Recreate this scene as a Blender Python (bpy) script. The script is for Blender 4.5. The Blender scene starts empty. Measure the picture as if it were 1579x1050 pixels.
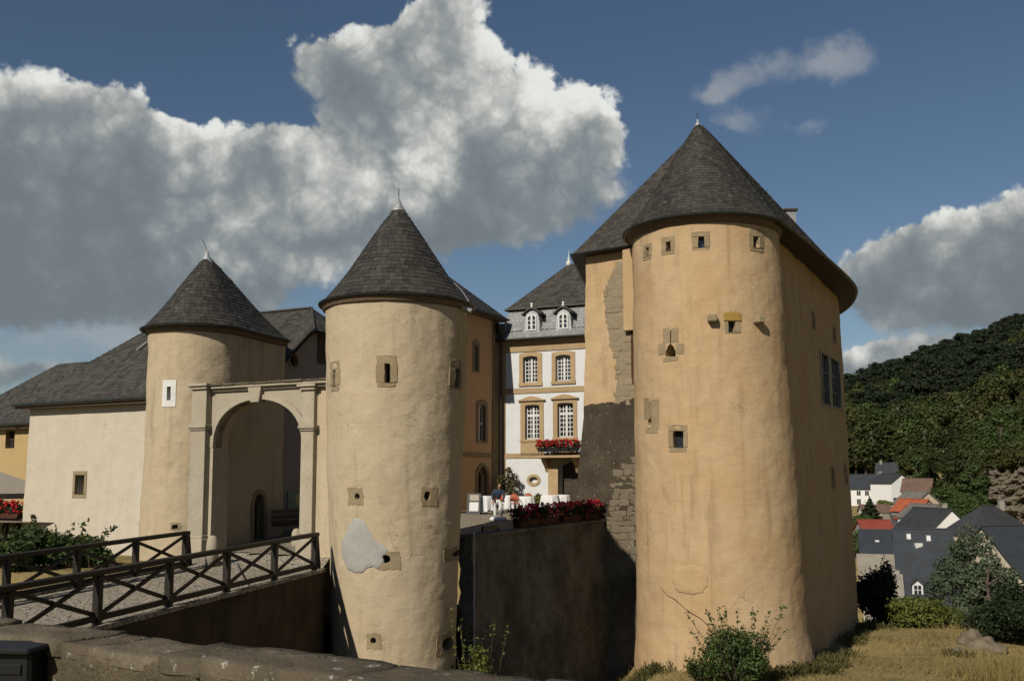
import bpy, bmesh, math, random
import numpy as np
from mathutils import Vector, Matrix, noise
from mathutils.bvhtree import BVHTree
R = math.radians
random.seed(7)
SC = bpy.context.scene
COL = SC.collection

# ------------------------------------------------------------------ camera
FPX, CX, CY, PITCH = 1500.0, 789.5, 596.0, R(5.5)          # photograph is 1579 x 1050
cd = bpy.data.cameras.new('camera')
cd.sensor_width = 36.0
cd.lens = 36.0 * FPX / 1579.0
cd.shift_y = (CY - 525.0) / 1579.0
cd.clip_start = 0.1
cd.clip_end = 3000
cam = bpy.data.objects.new('camera', cd)
COL.objects.link(cam)
cam.location = (0, 0, 0)
cam.rotation_euler = (R(90) + PITCH, 0, 0)
SC.camera = cam

# ------------------------------------------------------------------ light
SUN_AZ, SUN_EL = R(31), R(36)                                 # the sun stands behind the camera, to the left
sun_dir = Vector((-math.sin(SUN_AZ) * math.cos(SUN_EL), -math.cos(SUN_AZ) * math.cos(SUN_EL), math.sin(SUN_EL)))
sl = bpy.data.lights.new('sun', 'SUN')
sl.energy = 5.0
sl.angle = R(0.53)
sl.color = (1.0, 0.92, 0.80)
so = bpy.data.objects.new('sun', sl)
COL.objects.link(so)
so.location = (-60, -100, 70)
so.rotation_euler = sun_dir.to_track_quat('Z', 'Y').to_euler()
SC.view_settings.view_transform = 'Standard'
SC.view_settings.look = 'None'
SC.view_settings.exposure = 0.08
SC.view_settings.gamma = 1.0
SC.view_settings.use_curve_mapping = False
SC.cycles.max_bounces = 6
SC.cycles.diffuse_bounces = 1
SC.cycles.glossy_bounces = 2
SC.cycles.transmission_bounces = 2
SC.cycles.transparent_max_bounces = 4
SC.cycles.caustics_reflective = False
SC.cycles.caustics_refractive = False

# pixel -> ray, point at a depth, point on a level
_fw = Vector((0, math.cos(PITCH), math.sin(PITCH)))
_up = Vector((0, -math.sin(PITCH), math.cos(PITCH)))
def ray(x, y):
    return _fw + Vector((1, 0, 0)) * ((x - CX) / FPX) + _up * ((CY - y) / FPX)
def at(x, y, d):
    r = ray(x, y)
    return r * (d / r.y)
def onz(x, y, z):
    r = ray(x, y)
    return r * (z / r.z)

# ------------------------------------------------------------------ sky with clouds
world = bpy.data.worlds.new('World')
SC.world = world
world.use_nodes = True
def build_world():
    nt = world.node_tree
    nt.nodes.clear()
    N, L = nt.nodes.new, nt.links.new
    def M(op, a, b=None, c=None, clamp=False):
        n = N('ShaderNodeMath'); n.operation = op; n.use_clamp = clamp
        for i, v in enumerate((a, b, c)):
            if v is None: continue
            if isinstance(v, (int, float)): n.inputs[i].default_value = v
            else: L(v, n.inputs[i])
        return n.outputs[0]
    def V(op, a, b=None):
        n = N('ShaderNodeVectorMath'); n.operation = op
        for i, v in enumerate((a, b)):
            if v is None: continue
            if isinstance(v, (tuple, list)): n.inputs[i].default_value = v
            else: L(v, n.inputs[i])
        return n.outputs[1] if op == 'DOT_PRODUCT' else n.outputs[0]
    def smooth(x, lo, hi):
        n = N('ShaderNodeMapRange'); n.interpolation_type = 'SMOOTHSTEP'
        L(x, n.inputs[0]); n.inputs[1].default_value = lo; n.inputs[2].default_value = hi
        return n.outputs[0]
    sky = N('ShaderNodeTexSky'); sky.sky_type = 'NISHITA'; sky.sun_disc = False
    sky.sun_elevation = SUN_EL; sky.sun_rotation = R(180) + SUN_AZ
    sky.altitude = 300; sky.air_density = 1.0; sky.dust_density = 0.35; sky.ozone_density = 1.0
    tc = N('ShaderNodeTexCoord'); d = tc.outputs['Generated']
    sp = N('ShaderNodeSeparateXYZ'); L(d, sp.inputs[0])
    az = M('ARCTAN2', sp.outputs[0], sp.outputs[1]); el = M('ARCSINE', sp.outputs[2])
    n1 = N('ShaderNodeTexNoise'); L(d, n1.inputs['Vector'])
    n1.inputs['Scale'].default_value = 8.0; n1.inputs['Detail'].default_value = 9; n1.inputs['Roughness'].default_value = 0.62
    warp = V('MULTIPLY', V('SUBTRACT', n1.outputs['Color'], (.5, .5, .5)), (.115, .085, 0))
    ca = N('ShaderNodeCombineXYZ'); L(az, ca.inputs[0]); L(el, ca.inputs[1])
    p = V('ADD', ca.outputs[0], warp)
    vo = N('ShaderNodeTexVoronoi'); vo.feature = 'F1'
    L(V('ADD', d, V('MULTIPLY', V('SUBTRACT', n1.outputs['Color'], (.5, .5, .5)), (.05, .05, .05))), vo.inputs['Vector'])
    vo.inputs['Scale'].default_value = 26; vo.inputs['Detail'].default_value = 3.0; vo.inputs['Roughness'].default_value = .55
    billow = M('SUBTRACT', .5, vo.outputs['Distance'])             # puffs
    # cumulus heaps, as they stand over the castle: azimuth/elevation from the photograph (x, y, half widths)
    heaps = [(690, 10, 75, 80), (560, 100, 110, 50), (690, 130, 120, 75), (650, 215, 175, 80), (830, 170, 85, 75), (920, 200, 65, 60),
             (780, 285, 190, 85), (600, 290, 140, 60), (620, 350, 260, 50), (430, 250, 60, 38),
             (60, 205, 150, 75), (-60, 250, 150, 130), (190, 235, 90, 65), (300, 265, 110, 62), (110, 330, 270, 90), (340, 340, 170, 80), (20, 430, 260, 62), (300, 420, 190, 52),
             (20, 575, 80, 30), (1545, 385, 120, 75), (1400, 415, 120, 55), (1490, 470, 180, 48), (1640, 400, 150, 110), (1405, 560, 85, 24), (1335, 575, 70, 30)]
    wisps = [(1205, 105, 95, 32), (1150, 185, 55, 20), (1240, 205, 48, 17), (1300, 85, 48, 30), (1115, 140, 40, 18), (70, 505, 250, 36), (330, 485, 170, 32), (30, 565, 110, 26), (480, 420, 120, 30)]
    def field(lst, with_h):
        S = H = None
        for (x, y, rx, ry) in lst:
            r = ray(x, y).normalized()
            a0, e0 = math.atan2(r.x, r.y), math.asin(r.z)
            q = V('MULTIPLY', V('SUBTRACT', p, (a0, e0, 0)), (FPX / rx, FPX / ry, 0))
            g = M('EXPONENT', M('MULTIPLY', V('DOT_PRODUCT', q, q), -0.9))
            S = g if S is None else M('ADD', S, g)
            if with_h:
                s2 = N('ShaderNodeSeparateXYZ'); L(q, s2.inputs[0])
                H = M('MULTIPLY', g, s2.outputs[1]) if H is None else M('MULTIPLY_ADD', g, s2.outputs[1], H)
        return S, H
    S, H = field(heaps, True)
    Wf, _ = field(wisps, False)
    # unseen cloud outside the picture, thinned to keep the fill light low
    n2 = N('ShaderNodeTexNoise'); L(d, n2.inputs['Vector']); n2.inputs['Scale'].default_value = 2.6; n2.inputs['Detail'].default_value = 6
    out = M('MAXIMUM', smooth(M('ABSOLUTE', az), .62, .8), smooth(el, .42, .55))
    gen = M('MULTIPLY', out, M('MULTIPLY', smooth(n2.outputs['Fac'], .60, .78), .7))
    dens = M('ADD', M('ADD', S, M('MULTIPLY', billow, .38)), gen)
    wa = M('MULTIPLY', smooth(M('MULTIPLY_ADD', n1.outputs['Fac'], 1.1, M('MULTIPLY_ADD', billow, .35, Wf)), .95, 1.75), .55)
    hh = M('DIVIDE', H, M('ADD', S, .15))
    crisp = smooth(hh, -.15, .35)                                  # crisp heads, ragged bases
    alpha = M('ADD', M('MULTIPLY', smooth(dens, .43, .64), crisp), M('MULTIPLY', smooth(dens, .38, .80), M('SUBTRACT', 1.0, crisp)))
    n3 = N('ShaderNodeTexNoise'); L(d, n3.inputs['Vector']); n3.inputs['Scale'].default_value = 5; n3.inputs['Detail'].default_value = 6; n3.inputs['Roughness'].default_value = .5
    thick = smooth(S, .45, 1.7)
    lit = M('ADD', M('ADD', M('MULTIPLY', hh, .46), M('MULTIPLY', billow, .60)), M('MULTIPLY', M('SUBTRACT', n3.outputs['Fac'], .5), 3.0))
    lit = M('ADD', lit, M('MULTIPLY', M('SUBTRACT', 1.0, thick), .36))
    lit = smooth(M('ADD', lit, M('MULTIPLY', smooth(el, .14, .40), .34)), -.74, .74)
    ramp = N('ShaderNodeValToRGB'); L(lit, ramp.inputs[0])
    e = ramp.color_ramp.elements
    e[0].position = 0; e[0].color = (.155, .185, .205, 1)
    e[1].position = 1; e[1].color = (.74, .75, .72, 1)
    for pos, c in ((.3, (.20, .235, .255, 1)), (.55, (.30, .32, .32, 1)), (.8, (.49, .50, .48, 1))):
        k = e.new(pos); k.color = c
    b1 = N('ShaderNodeBackground'); b1.inputs[1].default_value = 0.052
    hs = N('ShaderNodeHueSaturation'); hs.inputs['Saturation'].default_value = 1.08; hs.inputs['Value'].default_value = 1.0
    L(sky.outputs[0], hs.inputs['Color']); L(hs.outputs[0], b1.inputs[0])
    b2 = N('ShaderNodeBackground'); b2.inputs[1].default_value = 1.0; L(ramp.outputs[0], b2.inputs[0])
    b3 = N('ShaderNodeBackground'); b3.inputs[0].default_value = (.42, .44, .45, 1); b3.inputs[1].default_value = 0.9
    m0 = N('ShaderNodeMixShader'); L(wa, m0.inputs[0]); L(b1.outputs[0], m0.inputs[1]); L(b3.outputs[0], m0.inputs[2])
    m1 = N('ShaderNodeMixShader'); L(alpha, m1.inputs[0]); L(m0.outputs[0], m1.inputs[1]); L(b2.outputs[0], m1.inputs[2])
    o = N('ShaderNodeOutputWorld'); L(m1.outputs[0], o.inputs[0])
build_world()
world.cycles.sampling_method = 'MANUAL'
world.cycles.sample_map_resolution = 256

# ------------------------------------------------------------------ helpers
ORG = {}
def tag(o, label=None, cat=None, group=None, kind=None):
    if label: o['label'] = label
    if cat: o['category'] = cat
    if group: o['group'] = group
    if kind: o['kind'] = kind
    return o
def thing(name, loc, label, cat, group=None):
    o = bpy.data.objects.new(name, None)
    COL.objects.link(o)
    o.empty_display_size = .2
    o.location = loc
    ORG[o.name] = Vector(loc)
    return tag(o, label, cat, group)
def link(name, me, parent=None, org=None):
    o = bpy.data.objects.new(name, me)
    COL.objects.link(o)
    if parent is not None:
        o.parent = parent
        ORG[o.name] = ORG.get(parent.name, Vector((0, 0, 0)))
    else:
        ORG[o.name] = Vector(org) if org is not None else Vector((0, 0, 0))
        o.location = ORG[o.name]
    return o
class MB:
    def __init__(s): s.v = []; s.f = []
    def add(s, vs, fs):
        b = len(s.v)
        s.v.extend(Vector(v) for v in vs)
        s.f.extend(tuple(i + b for i in f) for f in fs)
    def hexa(s, p):      # 8 points: bottom ring 0-3, top ring 4-7
        s.add(p, [(3, 2, 1, 0), (4, 5, 6, 7), (0, 1, 5, 4), (1, 2, 6, 5), (2, 3, 7, 6), (3, 0, 4, 7)])
    def box(s, x0, x1, y0, y1, z0, z1):
        s.hexa([(x0, y0, z0), (x1, y0, z0), (x1, y1, z0), (x0, y1, z0), (x0, y0, z1), (x1, y0, z1), (x1, y1, z1), (x0, y1, z1)])
    def bar(s, a, b, w, h, up=(0, 0, 1)):
        a, b = Vector(a), Vector(b)
        t = (b - a).normalized(); u = Vector(up)
        r = t.cross(u).normalized(); u = r.cross(t).normalized()
        q = [-r * w / 2 - u * h / 2, r * w / 2 - u * h / 2, r * w / 2 + u * h / 2, -r * w / 2 + u * h / 2]
        s.hexa([a + k for k in q] + [b + k for k in q])
    def tube(s, pts, r, n=8, caps=True):
        pts = [Vector(p) for p in pts]
        rr = r if isinstance(r, (list, tuple)) else [r] * len(pts)
        b = len(s.v)
        for i, p in enumerate(pts):
            t = (pts[min(i + 1, len(pts) - 1)] - pts[max(i - 1, 0)]).normalized()
            x = t.cross(Vector((0, 0, 1)))
            if x.length < 1e-3: x = t.cross(Vector((0, 1, 0)))
            x.normalize(); y = x.cross(t).normalized()
            for k in range(n):
                a = 2 * math.pi * k / n
                s.v.append(p + (x * math.cos(a) + y * math.sin(a)) * rr[i])
        for i in range(len(pts) - 1):
            for k in range(n):
                k2 = (k + 1) % n
                s.f.append((b + i * n + k, b + i * n + k2, b + (i + 1) * n + k2, b + (i + 1) * n + k))
        if caps:
            s.f.append(tuple(b + k for k in range(n))); s.f.append(tuple(b + (len(pts) - 1) * n + k for k in reversed(range(n))))
    def lathe(s, c, prof, n=24):
        c = Vector(c); b = len(s.v)
        for (r, z) in prof:
            for k in range(n):
                a = 2 * math.pi * k / n
                s.v.append(c + Vector((r * math.cos(a), r * math.sin(a), z)))
        m = len(prof)
        for i in range(m - 1):
            for k in range(n):
                k2 = (k + 1) % n
                s.f.append((b + i * n + k, b + i * n + k2, b + (i + 1) * n + k2, b + (i + 1) * n + k))
        s.f.append(tuple(b + k for k in reversed(range(n)))); s.f.append(tuple(b + (m - 1) * n + k for k in range(n)))
    def build(s, name, mat, parent=None, org=None, smooth=False, bevel=0):
        o_ = ORG.get(parent.name, Vector((0, 0, 0))) if parent is not None else (Vector(org) if org is not None else Vector((0, 0, 0)))
        me = bpy.data.meshes.new(name)
        me.from_pydata([v - o_ for v in s.v], [], s.f)
        me.materials.append(mat)
        bm = bmesh.new(); bm.from_mesh(me)
        bmesh.ops.recalc_face_normals(bm, faces=bm.faces)
        if bevel:
            bmesh.ops.bevel(bm, geom=list(bm.edges), offset=bevel, segments=1, affect='EDGES', profile=.5, clamp_overlap=True)
        bm.to_mesh(me); bm.free()
        if smooth:
            me.polygons.foreach_set('use_smooth', [True] * len(me.polygons))
        return link(name, me, parent, o_)
def np_mesh(name, V, Q, mat, parent=None, org=None):
    o_ = ORG.get(parent.name, Vector((0, 0, 0))) if parent is not None else (Vector(org) if org is not None else Vector((0, 0, 0)))
    me = np_raw(name, V - np.array(o_), Q, mat)
    return link(name, me, parent, o_)
def np_raw(name, V, Q, mat):
    me = bpy.data.meshes.new(name)
    n = len(Q)
    me.vertices.add(len(V)); me.vertices.foreach_set('co', np.ascontiguousarray(V, dtype=np.float32).ravel())
    me.loops.add(n * 4); me.loops.foreach_set('vertex_index', np.ascontiguousarray(Q, dtype=np.int32).ravel())
    me.polygons.add(n); me.polygons.foreach_set('loop_start', np.arange(0, n * 4, 4, dtype=np.int32))
    me.materials.append(mat)
    me.update(calc_edges=True); me.validate()
    return me
class Fr:
    """a facade frame: x runs right along the face, y into it, z is world height"""
    def __init__(s, o, deg=None, ex=None):
        s.o = Vector((o[0], o[1], 0))
        s.ex = Vector(ex).normalized() if ex is not None else Vector((math.cos(R(deg)), math.sin(R(deg)), 0))
        s.ey = Vector((-s.ex.y, s.ex.x, 0))
    def w(s, x, y, z): return s.o + s.ex * x + s.ey * y + Vector((0, 0, z))
    def px(s, x, y, ly=0):
        r = ray(x, y)
        t = (s.o + s.ey * ly).dot(s.ey) / r.dot(s.ey)
        p = r * t
        return ((p - s.o).dot(s.ex), p.z)
    def rect(s, x0, y0, x1, y1, ly=0):
        ym, xm = (y0 + y1) / 2, (x0 + x1) / 2
        return s.px(x0, ym, ly)[0], s.px(x1, ym, ly)[0], s.px(xm, y1, ly)[1], s.px(xm, y0, ly)[1]
def fbox(m, fr, x0, x1, y0, y1, z0, z1):
    W = fr.w
    m.hexa([W(x0, y0, z0), W(x1, y0, z0), W(x1, y1, z0), W(x0, y1, z0), W(x0, y0, z1), W(x1, y0, z1), W(x1, y1, z1), W(x0, y1, z1)])
def prism(m, fr, pts, y0, y1):
    n = len(pts)
    vs = [fr.w(x, y0, z) for x, z in pts] + [fr.w(x, y1, z) for x, z in pts]
    m.add(vs, [tuple(range(n)), tuple(reversed(range(n, 2 * n)))] + [((i + 1) % n, i, n + i, n + (i + 1) % n) for i in range(n)])
def ring(m, fr, outer, inner, y0, y1):
    n = len(outer)
    vs = []
    for y in (y0, y1):
        vs += [fr.w(x, y, z) for x, z in outer] + [fr.w(x, y, z) for x, z in inner]
    fs = []
    for i in range(n):
        j = (i + 1) % n
        fs += [(i, j, n + j, n + i), (2 * n + j, 2 * n + i, 3 * n + i, 3 * n + j), (j, i, 2 * n + i, 2 * n + j), (n + i, n + j, 3 * n + j, 3 * n + i)]
    m.add(vs, fs)
def archrect(x0, x1, z0, z1, rise, n=10):
    pts = [(x0, z0)]
    for i in range(n + 1):
        u = i / n
        pts.append((x0 + (x1 - x0) * u, z1 - rise + rise * math.sqrt(max(0, 1 - (2 * u - 1) ** 2)) if rise > .45 * (x1 - x0) else z1 - rise + rise * (1 - (2 * u - 1) ** 2)))
    pts.append((x1, z0))
    return pts
def carve(obj, m):
    o_ = ORG[obj.name]
    me = bpy.data.meshes.new('cut'); me.from_pydata([v - o_ for v in m.v], [], m.f)
    bm = bmesh.new(); bm.from_mesh(me); bmesh.ops.recalc_face_normals(bm, faces=bm.faces); bm.to_mesh(me); bm.free()
    c = bpy.data.objects.new('cut', me); COL.objects.link(c)
    par = obj.parent; obj.parent = None
    if par is None: c.location = obj.location
    md = obj.modifiers.new('b', 'BOOLEAN'); md.operation = 'DIFFERENCE'; md.object = c; md.solver = 'EXACT'
    bpy.context.view_layer.update()
    dg = bpy.context.evaluated_depsgraph_get()
    nm = bpy.data.meshes.new_from_object(obj.evaluated_get(dg))
    obj.modifiers.clear(); old = obj.data; obj.data = nm; nm.name = old.name
    bpy.data.objects.remove(c); bpy.data.meshes.remove(me); bpy.data.meshes.remove(old)
    obj.parent = par
def bvh_of(obj):
    o_ = ORG[obj.name]
    return BVHTree.FromPolygons([v.co + o_ for v in obj.data.vertices], [tuple(p.vertices) for p in obj.data.polygons])
def fbm(p, s, oct=3, seed=0):
    return noise.fractal(Vector(p) * s + Vector((seed * 13.1, seed * 7.7, seed * 3.3)), 1.0, 2.0, oct)
# plan outlines -----------------------------------------------------
def normals_of(pts, closed=True):
    n = len(pts); out = []
    for i in range(n):
        a = pts[(i - 1) % n] if closed or i else pts[0]
        b = pts[(i + 1) % n] if closed or i < n - 1 else pts[-1]
        t = Vector((b[0] - a[0], b[1] - a[1])).normalized()
        out.append(Vector((t.y, -t.x)))          # outward for counter-clockwise outlines
    return out
def resample(pts, step, closed=True):
    P = [Vector(p[:2]) for p in pts]
    if closed: P = P + [P[0]]
    out = []
    for a, b in zip(P[:-1], P[1:]):
        k = max(1, round((b - a).length / step))
        out += [a.lerp(b, i / k) for i in range(k)]
    if not closed: out.append(P[-1])
    return out
def circle(c, r, n, a0=0, a1=2 * math.pi):
    full = abs(a1 - a0 - 2 * math.pi) < 1e-6
    return [Vector((c[0] + r * math.cos(a0 + (a1 - a0) * i / (n if full else n - 1)), c[1] + r * math.sin(a0 + (a1 - a0) * i / (n if full else n - 1)))) for i in range(n)]
def body(pts, zs, off, amp=.02, sc=.6, seed=0, shift=None):
    """closed solid: outline extruded through zs, pushed out by off(z) and uneven like hand-laid plaster"""
    N = normals_of(pts); n = len(pts); m = MB()
    for z in zs:
        for p, q in zip(pts, N):
            d = off(z) + amp * fbm((p.x, p.y, z), sc, 3, seed) + amp * .5 * fbm((p.x, p.y, z), sc * 3.3, 2, seed + 5)
            v = Vector((p.x + q.x * d, p.y + q.y * d, z))
            if shift: v += shift(z)
            m.v.append(v)
    for i in range(len(zs) - 1):
        for k in range(n):
            j = (k + 1) % n
            m.f.append((i * n + k, i * n + j, (i + 1) * n + j, (i + 1) * n + k))
    m.f.append(tuple(reversed(range(n)))); m.f.append(tuple((len(zs) - 1) * n + k for k in range(n)))
    return m
def sweep(m, pts, prof, closed=True):
    """sweep a closed (out, z) profile along a plan outline"""
    N = normals_of(pts, closed); b = len(m.v); k = len(prof); n = len(pts)
    for p, q in zip(pts, N):
        for (o, z) in prof:
            m.v.append(Vector((p.x + q.x * o, p.y + q.y * o, z)))
    for i in range(n if closed else n - 1):
        i2 = (i + 1) % n
        for j in range(k):
            j2 = (j + 1) % k
            m.f.append((b + i * k + j, b + i2 * k + j, b + i2 * k + j2, b + i * k + j2))
    if not closed:
        m.f.append(tuple(b + j for j in range(k))); m.f.append(tuple(b + (n - 1) * k + j for j in reversed(range(k))))
# slates ---------------------------------------------------------------
def slate(m, a, b, c, d, n, t):
    """a,b lower edge, c,d upper edge (c above b), n out of the roof"""
    lo = n * t; hi = n * .004
    m.add([a + lo, b + lo, c + hi, d + hi, a, b], [(0, 1, 2, 3), (0, 4, 5, 1), (0, 3, 4), (1, 5, 2)])
def fan_roof(m_deck, m_sl, eave, apex, flare, w, h, rng, closed=True, s_top=.93, pw=3):
    """roof spanned from an eave line up to an apex, laid in courses"""
    apex = Vector(apex)
    g = lambda s: s + flare * s * (1 - s) ** pw
    def P(e, s):
        q = g(s)
        return Vector((e.x + (apex.x - e.x) * q, e.y + (apex.y - e.y) * q, e.z + (apex.z - e.z) * s))
    n = len(eave)
    S = [i / 16 for i in range(17)]
    b = len(m_deck.v)
    for s in S:
        for e in eave: m_deck.v.append(P(e, min(s, .995)))
    for i in range(16):
        for k in range(n if closed else n - 1):
            j = (k + 1) % n
            m_deck.f.append((b + i * n + k, b + i * n + j, b + (i + 1) * n + j, b + (i + 1) * n + k))
    E = list(eave) + ([eave[0]] if closed else [])
    mid = E[len(E) // 3]
    sl = sum((P(mid, (i + 1) / 40) - P(mid, i / 40)).length for i in range(40))
    nc = max(3, int(sl / h)); ds = 1 / nc
    for c in range(int(nc * s_top)):
        s0, s1 = c * ds, min(1, (c + 1.35) * ds)
        lo = [P(e, s0) for e in E]; hi = [P(e, s1) for e in E]
        cum = [0]
        for x, y in zip(lo[:-1], lo[1:]): cum.append(cum[-1] + (y - x).length)
        tot = cum[-1]; k = max(6, int(tot / w)); off = rng.random() * .6 + (c % 2) * .5
        def samp(arr, u):
            u = min(max(u, 0), tot - 1e-6)
            import bisect
            i = min(len(cum) - 2, bisect.bisect_right(cum, u) - 1)
            f = (u - cum[i]) / max(1e-9, cum[i + 1] - cum[i])
            return arr[i].lerp(arr[i + 1], f)
        for q in range(-1, k + 1):
            u0 = (q + off) / k * tot; u1 = (q + 1 + off - .04) / k * tot + 0
            if u1 <= 0 or u0 >= tot: continue
            u0, u1 = max(u0, 0), min(u1, tot)
            a, bb, cc, dd = samp(lo, u0), samp(lo, u1), samp(hi, u1), samp(hi, u0)
            nn = (bb - a).cross(dd - a)
            if nn.length < 1e-9: continue
            nn.normalize()
            if nn.z < 0: nn = -nn
            drop = (a - dd).normalized() * rng.uniform(-.012, .012)
            slate(m_sl, a + drop, bb + drop + nn * rng.uniform(0, .006), cc, dd, nn, rng.uniform(.014, .026))
def slate_poly(m_deck, m_sl, poly, w, h, rng, thick=.02, diag=0):
    """a flat convex roof slope"""
    P = [Vector(p) for p in poly]
    n = (P[1] - P[0]).cross(P[2] - P[0]).normalized()
    if n.z < 0: n = -n
    e1 = Vector((0, 0, 1)).cross(n).normalized(); e2 = n.cross(e1).normalized()
    o = P[0]; uv = [((p - o).dot(e1), (p - o).dot(e2)) for p in P]
    m_deck.add([p - n * .01 for p in P] + [p - n * .12 for p in P], [tuple(range(len(P))), tuple(reversed(range(len(P), 2 * len(P))))] +
               [(i, (i + 1) % len(P), len(P) + (i + 1) % len(P), len(P) + i) for i in range(len(P))])
    v0, v1 = min(q[1] for q in uv), max(q[1] for q in uv)
    def span(v):
        xs = []
        for (a, b) in zip(uv, uv[1:] + uv[:1]):
            if (a[1] - v) * (b[1] - v) <= 0 and abs(a[1] - b[1]) > 1e-9:
                xs.append(a[0] + (b[0] - a[0]) * (v - a[1]) / (b[1] - a[1]))
        return (min(xs), max(xs)) if len(xs) > 1 else None
    v = v0 + 1e-4; row = 0
    while v < v1 - .02:
        s = span(v); s2 = span(min(v + h, v1 - 1e-3))
        if s:
            s2 = s2 or s
            x = s[0] - w * ((row % 2) * .5 + rng.random() * .3)
            hh = min(h * 1.3, v1 - v)
            while x < s[1]:
                x1 = x + w * rng.uniform(.94, 1.0)
                a0, a1 = max(x, s[0]), min(x1, s[1])
                b0, b1 = min(max(x, s2[0]), s2[1]), max(min(x1, s2[1]), s2[0])
                if a1 - a0 > .02:
                    dv = rng.uniform(-.01, .01)
                    pt = lambda u, vv: o + e1 * u + e2 * vv
                    slate(m_sl, pt(a0, v + dv), pt(a1, v + dv + diag * w), pt(max(b1, b0 + .01), v + hh), pt(b0, v + hh), n, rng.uniform(.6, 1.2) * thick)
                x = x1 + .008
        v += h; row += 1
# ------------------------------------------------------------------ materials
def mat_base(name, rough=.9, spec=.2):
    m = bpy.data.materials.new(name); m.use_nodes = True
    nt = m.node_tree; b = nt.nodes['Principled BSDF']
    b.inputs['Roughness'].default_value = rough
    b.inputs['Specular IOR Level'].default_value = spec
    return m, nt, b
class NB:
    def __init__(s, nt): s.nt = nt; s.N = nt.nodes.new; s.L = nt.links.new; s.tc = s.N('ShaderNodeTexCoord').outputs['Object']
    def noise(s, scale, detail=4, rough=.55, vec=None, stretch=None):
        v = vec or s.tc
        if stretch:
            mp = s.N('ShaderNodeMapping'); s.L(v, mp.inputs[0]); mp.inputs['Scale'].default_value = stretch; v = mp.outputs[0]
        n = s.N('ShaderNodeTexNoise'); s.L(v, n.inputs['Vector']); n.inputs['Scale'].default_value = scale
        n.inputs['Detail'].default_value = detail; n.inputs['Roughness'].default_value = rough
        return n.outputs['Fac']
    def ramp(s, x, lo, hi, a=0., b=1.):
        n = s.N('ShaderNodeMapRange'); n.interpolation_type = 'SMOOTHSTEP'; s.L(x, n.inputs[0])
        n.inputs[1].default_value = lo; n.inputs[2].default_value = hi; n.inputs[3].default_value = a; n.inputs[4].default_value = b
        return n.outputs[0]
    def mix(s, f, a, b, mode='MIX'):
        n = s.N('ShaderNodeMix'); n.data_type = 'RGBA'; n.blend_type = mode
        for i, v in ((0, f), (6, a), (7, b)):
            if isinstance(v, (int, float)): n.inputs[i].default_value = v
            elif isinstance(v, (tuple, list)): n.inputs[i].default_value = (*v[:3], 1)
            else: s.L(v, n.inputs[i])
        return n.outputs[2]
    def math(s, op, a, b=None):
        n = s.N('ShaderNodeMath'); n.operation = op
        for i, v in enumerate((a, b)):
            if v is None: continue
            if isinstance(v, (int, float)): n.inputs[i].default_value = v
            else: s.L(v, n.inputs[i])
        return n.outputs[0]
    def bump(s, bsdf, h, dist, strength=1.0, prev=None):
        n = s.N('ShaderNodeBump'); n.inputs['Distance'].default_value = dist; n.inputs['Strength'].default_value = strength
        s.L(h, n.inputs['Height'])
        if prev: s.L(prev, n.inputs['Normal'])
        s.L(n.outputs[0], bsdf.inputs['Normal'])
        return n.outputs[0]
    def island(s):
        return s.N('ShaderNodeNewGeometry').outputs['Random Per Island']
    def objrand(s):
        return s.N('ShaderNodeObjectInfo').outputs['Random']
def c_(v, k): return tuple(x * k for x in v)
def stucco(name, col, pale, dirt, bump=.012, streak=.35, patch=.5):
    """lime plaster: pale and warm clouds, rain streaks, damp foot, hand-thrown relief"""
    col, pale, dirt = c_(col, .56), c_(pale, .56), c_(dirt, .56)
    m, nt, b = mat_base(name, .94, .12); k = NB(nt)
    big = k.ramp(k.noise(.35, 5, .6), .35, .68)
    c = k.mix(k.math('MULTIPLY', big, patch), col, pale)
    mid = k.ramp(k.noise(1.7, 5, .65), .42, .66)
    c = k.mix(k.math('MULTIPLY', mid, .30), c, c_(col, .80))
    st = k.ramp(k.noise(2.6, 4, .6, stretch=(1, 1, .10)), .50, .74)
    c = k.mix(k.math('MULTIPLY', st, streak), c, dirt)
    blot = k.ramp(k.noise(.9, 7, .7, stretch=(1, 1, .55)), .60, .74)
    c = k.mix(k.math('MULTIPLY', blot, streak * .9), c, c_(dirt, .9))
    vo = k.N('ShaderNodeTexVoronoi'); vo.feature = 'DISTANCE_TO_EDGE'; vo.inputs['Scale'].default_value = .55; vo.inputs['Randomness'].default_value = 1
    wv = k.N('ShaderNodeVectorMath'); wv.operation = 'MULTIPLY_ADD'; nz = k.N('ShaderNodeTexNoise'); k.L(k.tc, nz.inputs['Vector']); nz.inputs['Scale'].default_value = 2.2; nz.inputs['Detail'].default_value = 5
    k.L(nz.outputs['Color'], wv.inputs[0]); wv.inputs[1].default_value = (.7, .7, .7); k.L(k.tc, wv.inputs[2]); k.L(wv.outputs[0], vo.inputs['Vector'])
    crack = k.math('MULTIPLY', k.ramp(vo.outputs['Distance'], .002, .009, 1, 0), k.ramp(k.noise(.5, 3), .52, .62))
    c = k.mix(k.math('MULTIPLY', crack, .5), c, c_(dirt, .6))
    fine = k.noise(26, 4, .7)
    c = k.mix(k.ramp(fine, .3, .7, 0, .16), c, c_(col, .55))
    k.L(c, b.inputs['Base Color'])
    h = k.math('ADD', k.math('MULTIPLY', k.noise(4.2, 5, .62, stretch=(1, 1, 1.5)), 1.5), k.math('MULTIPLY', k.noise(22, 4, .75), .9))
    k.bump(b, h, bump * 1.8, .55)
    return m
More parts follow.
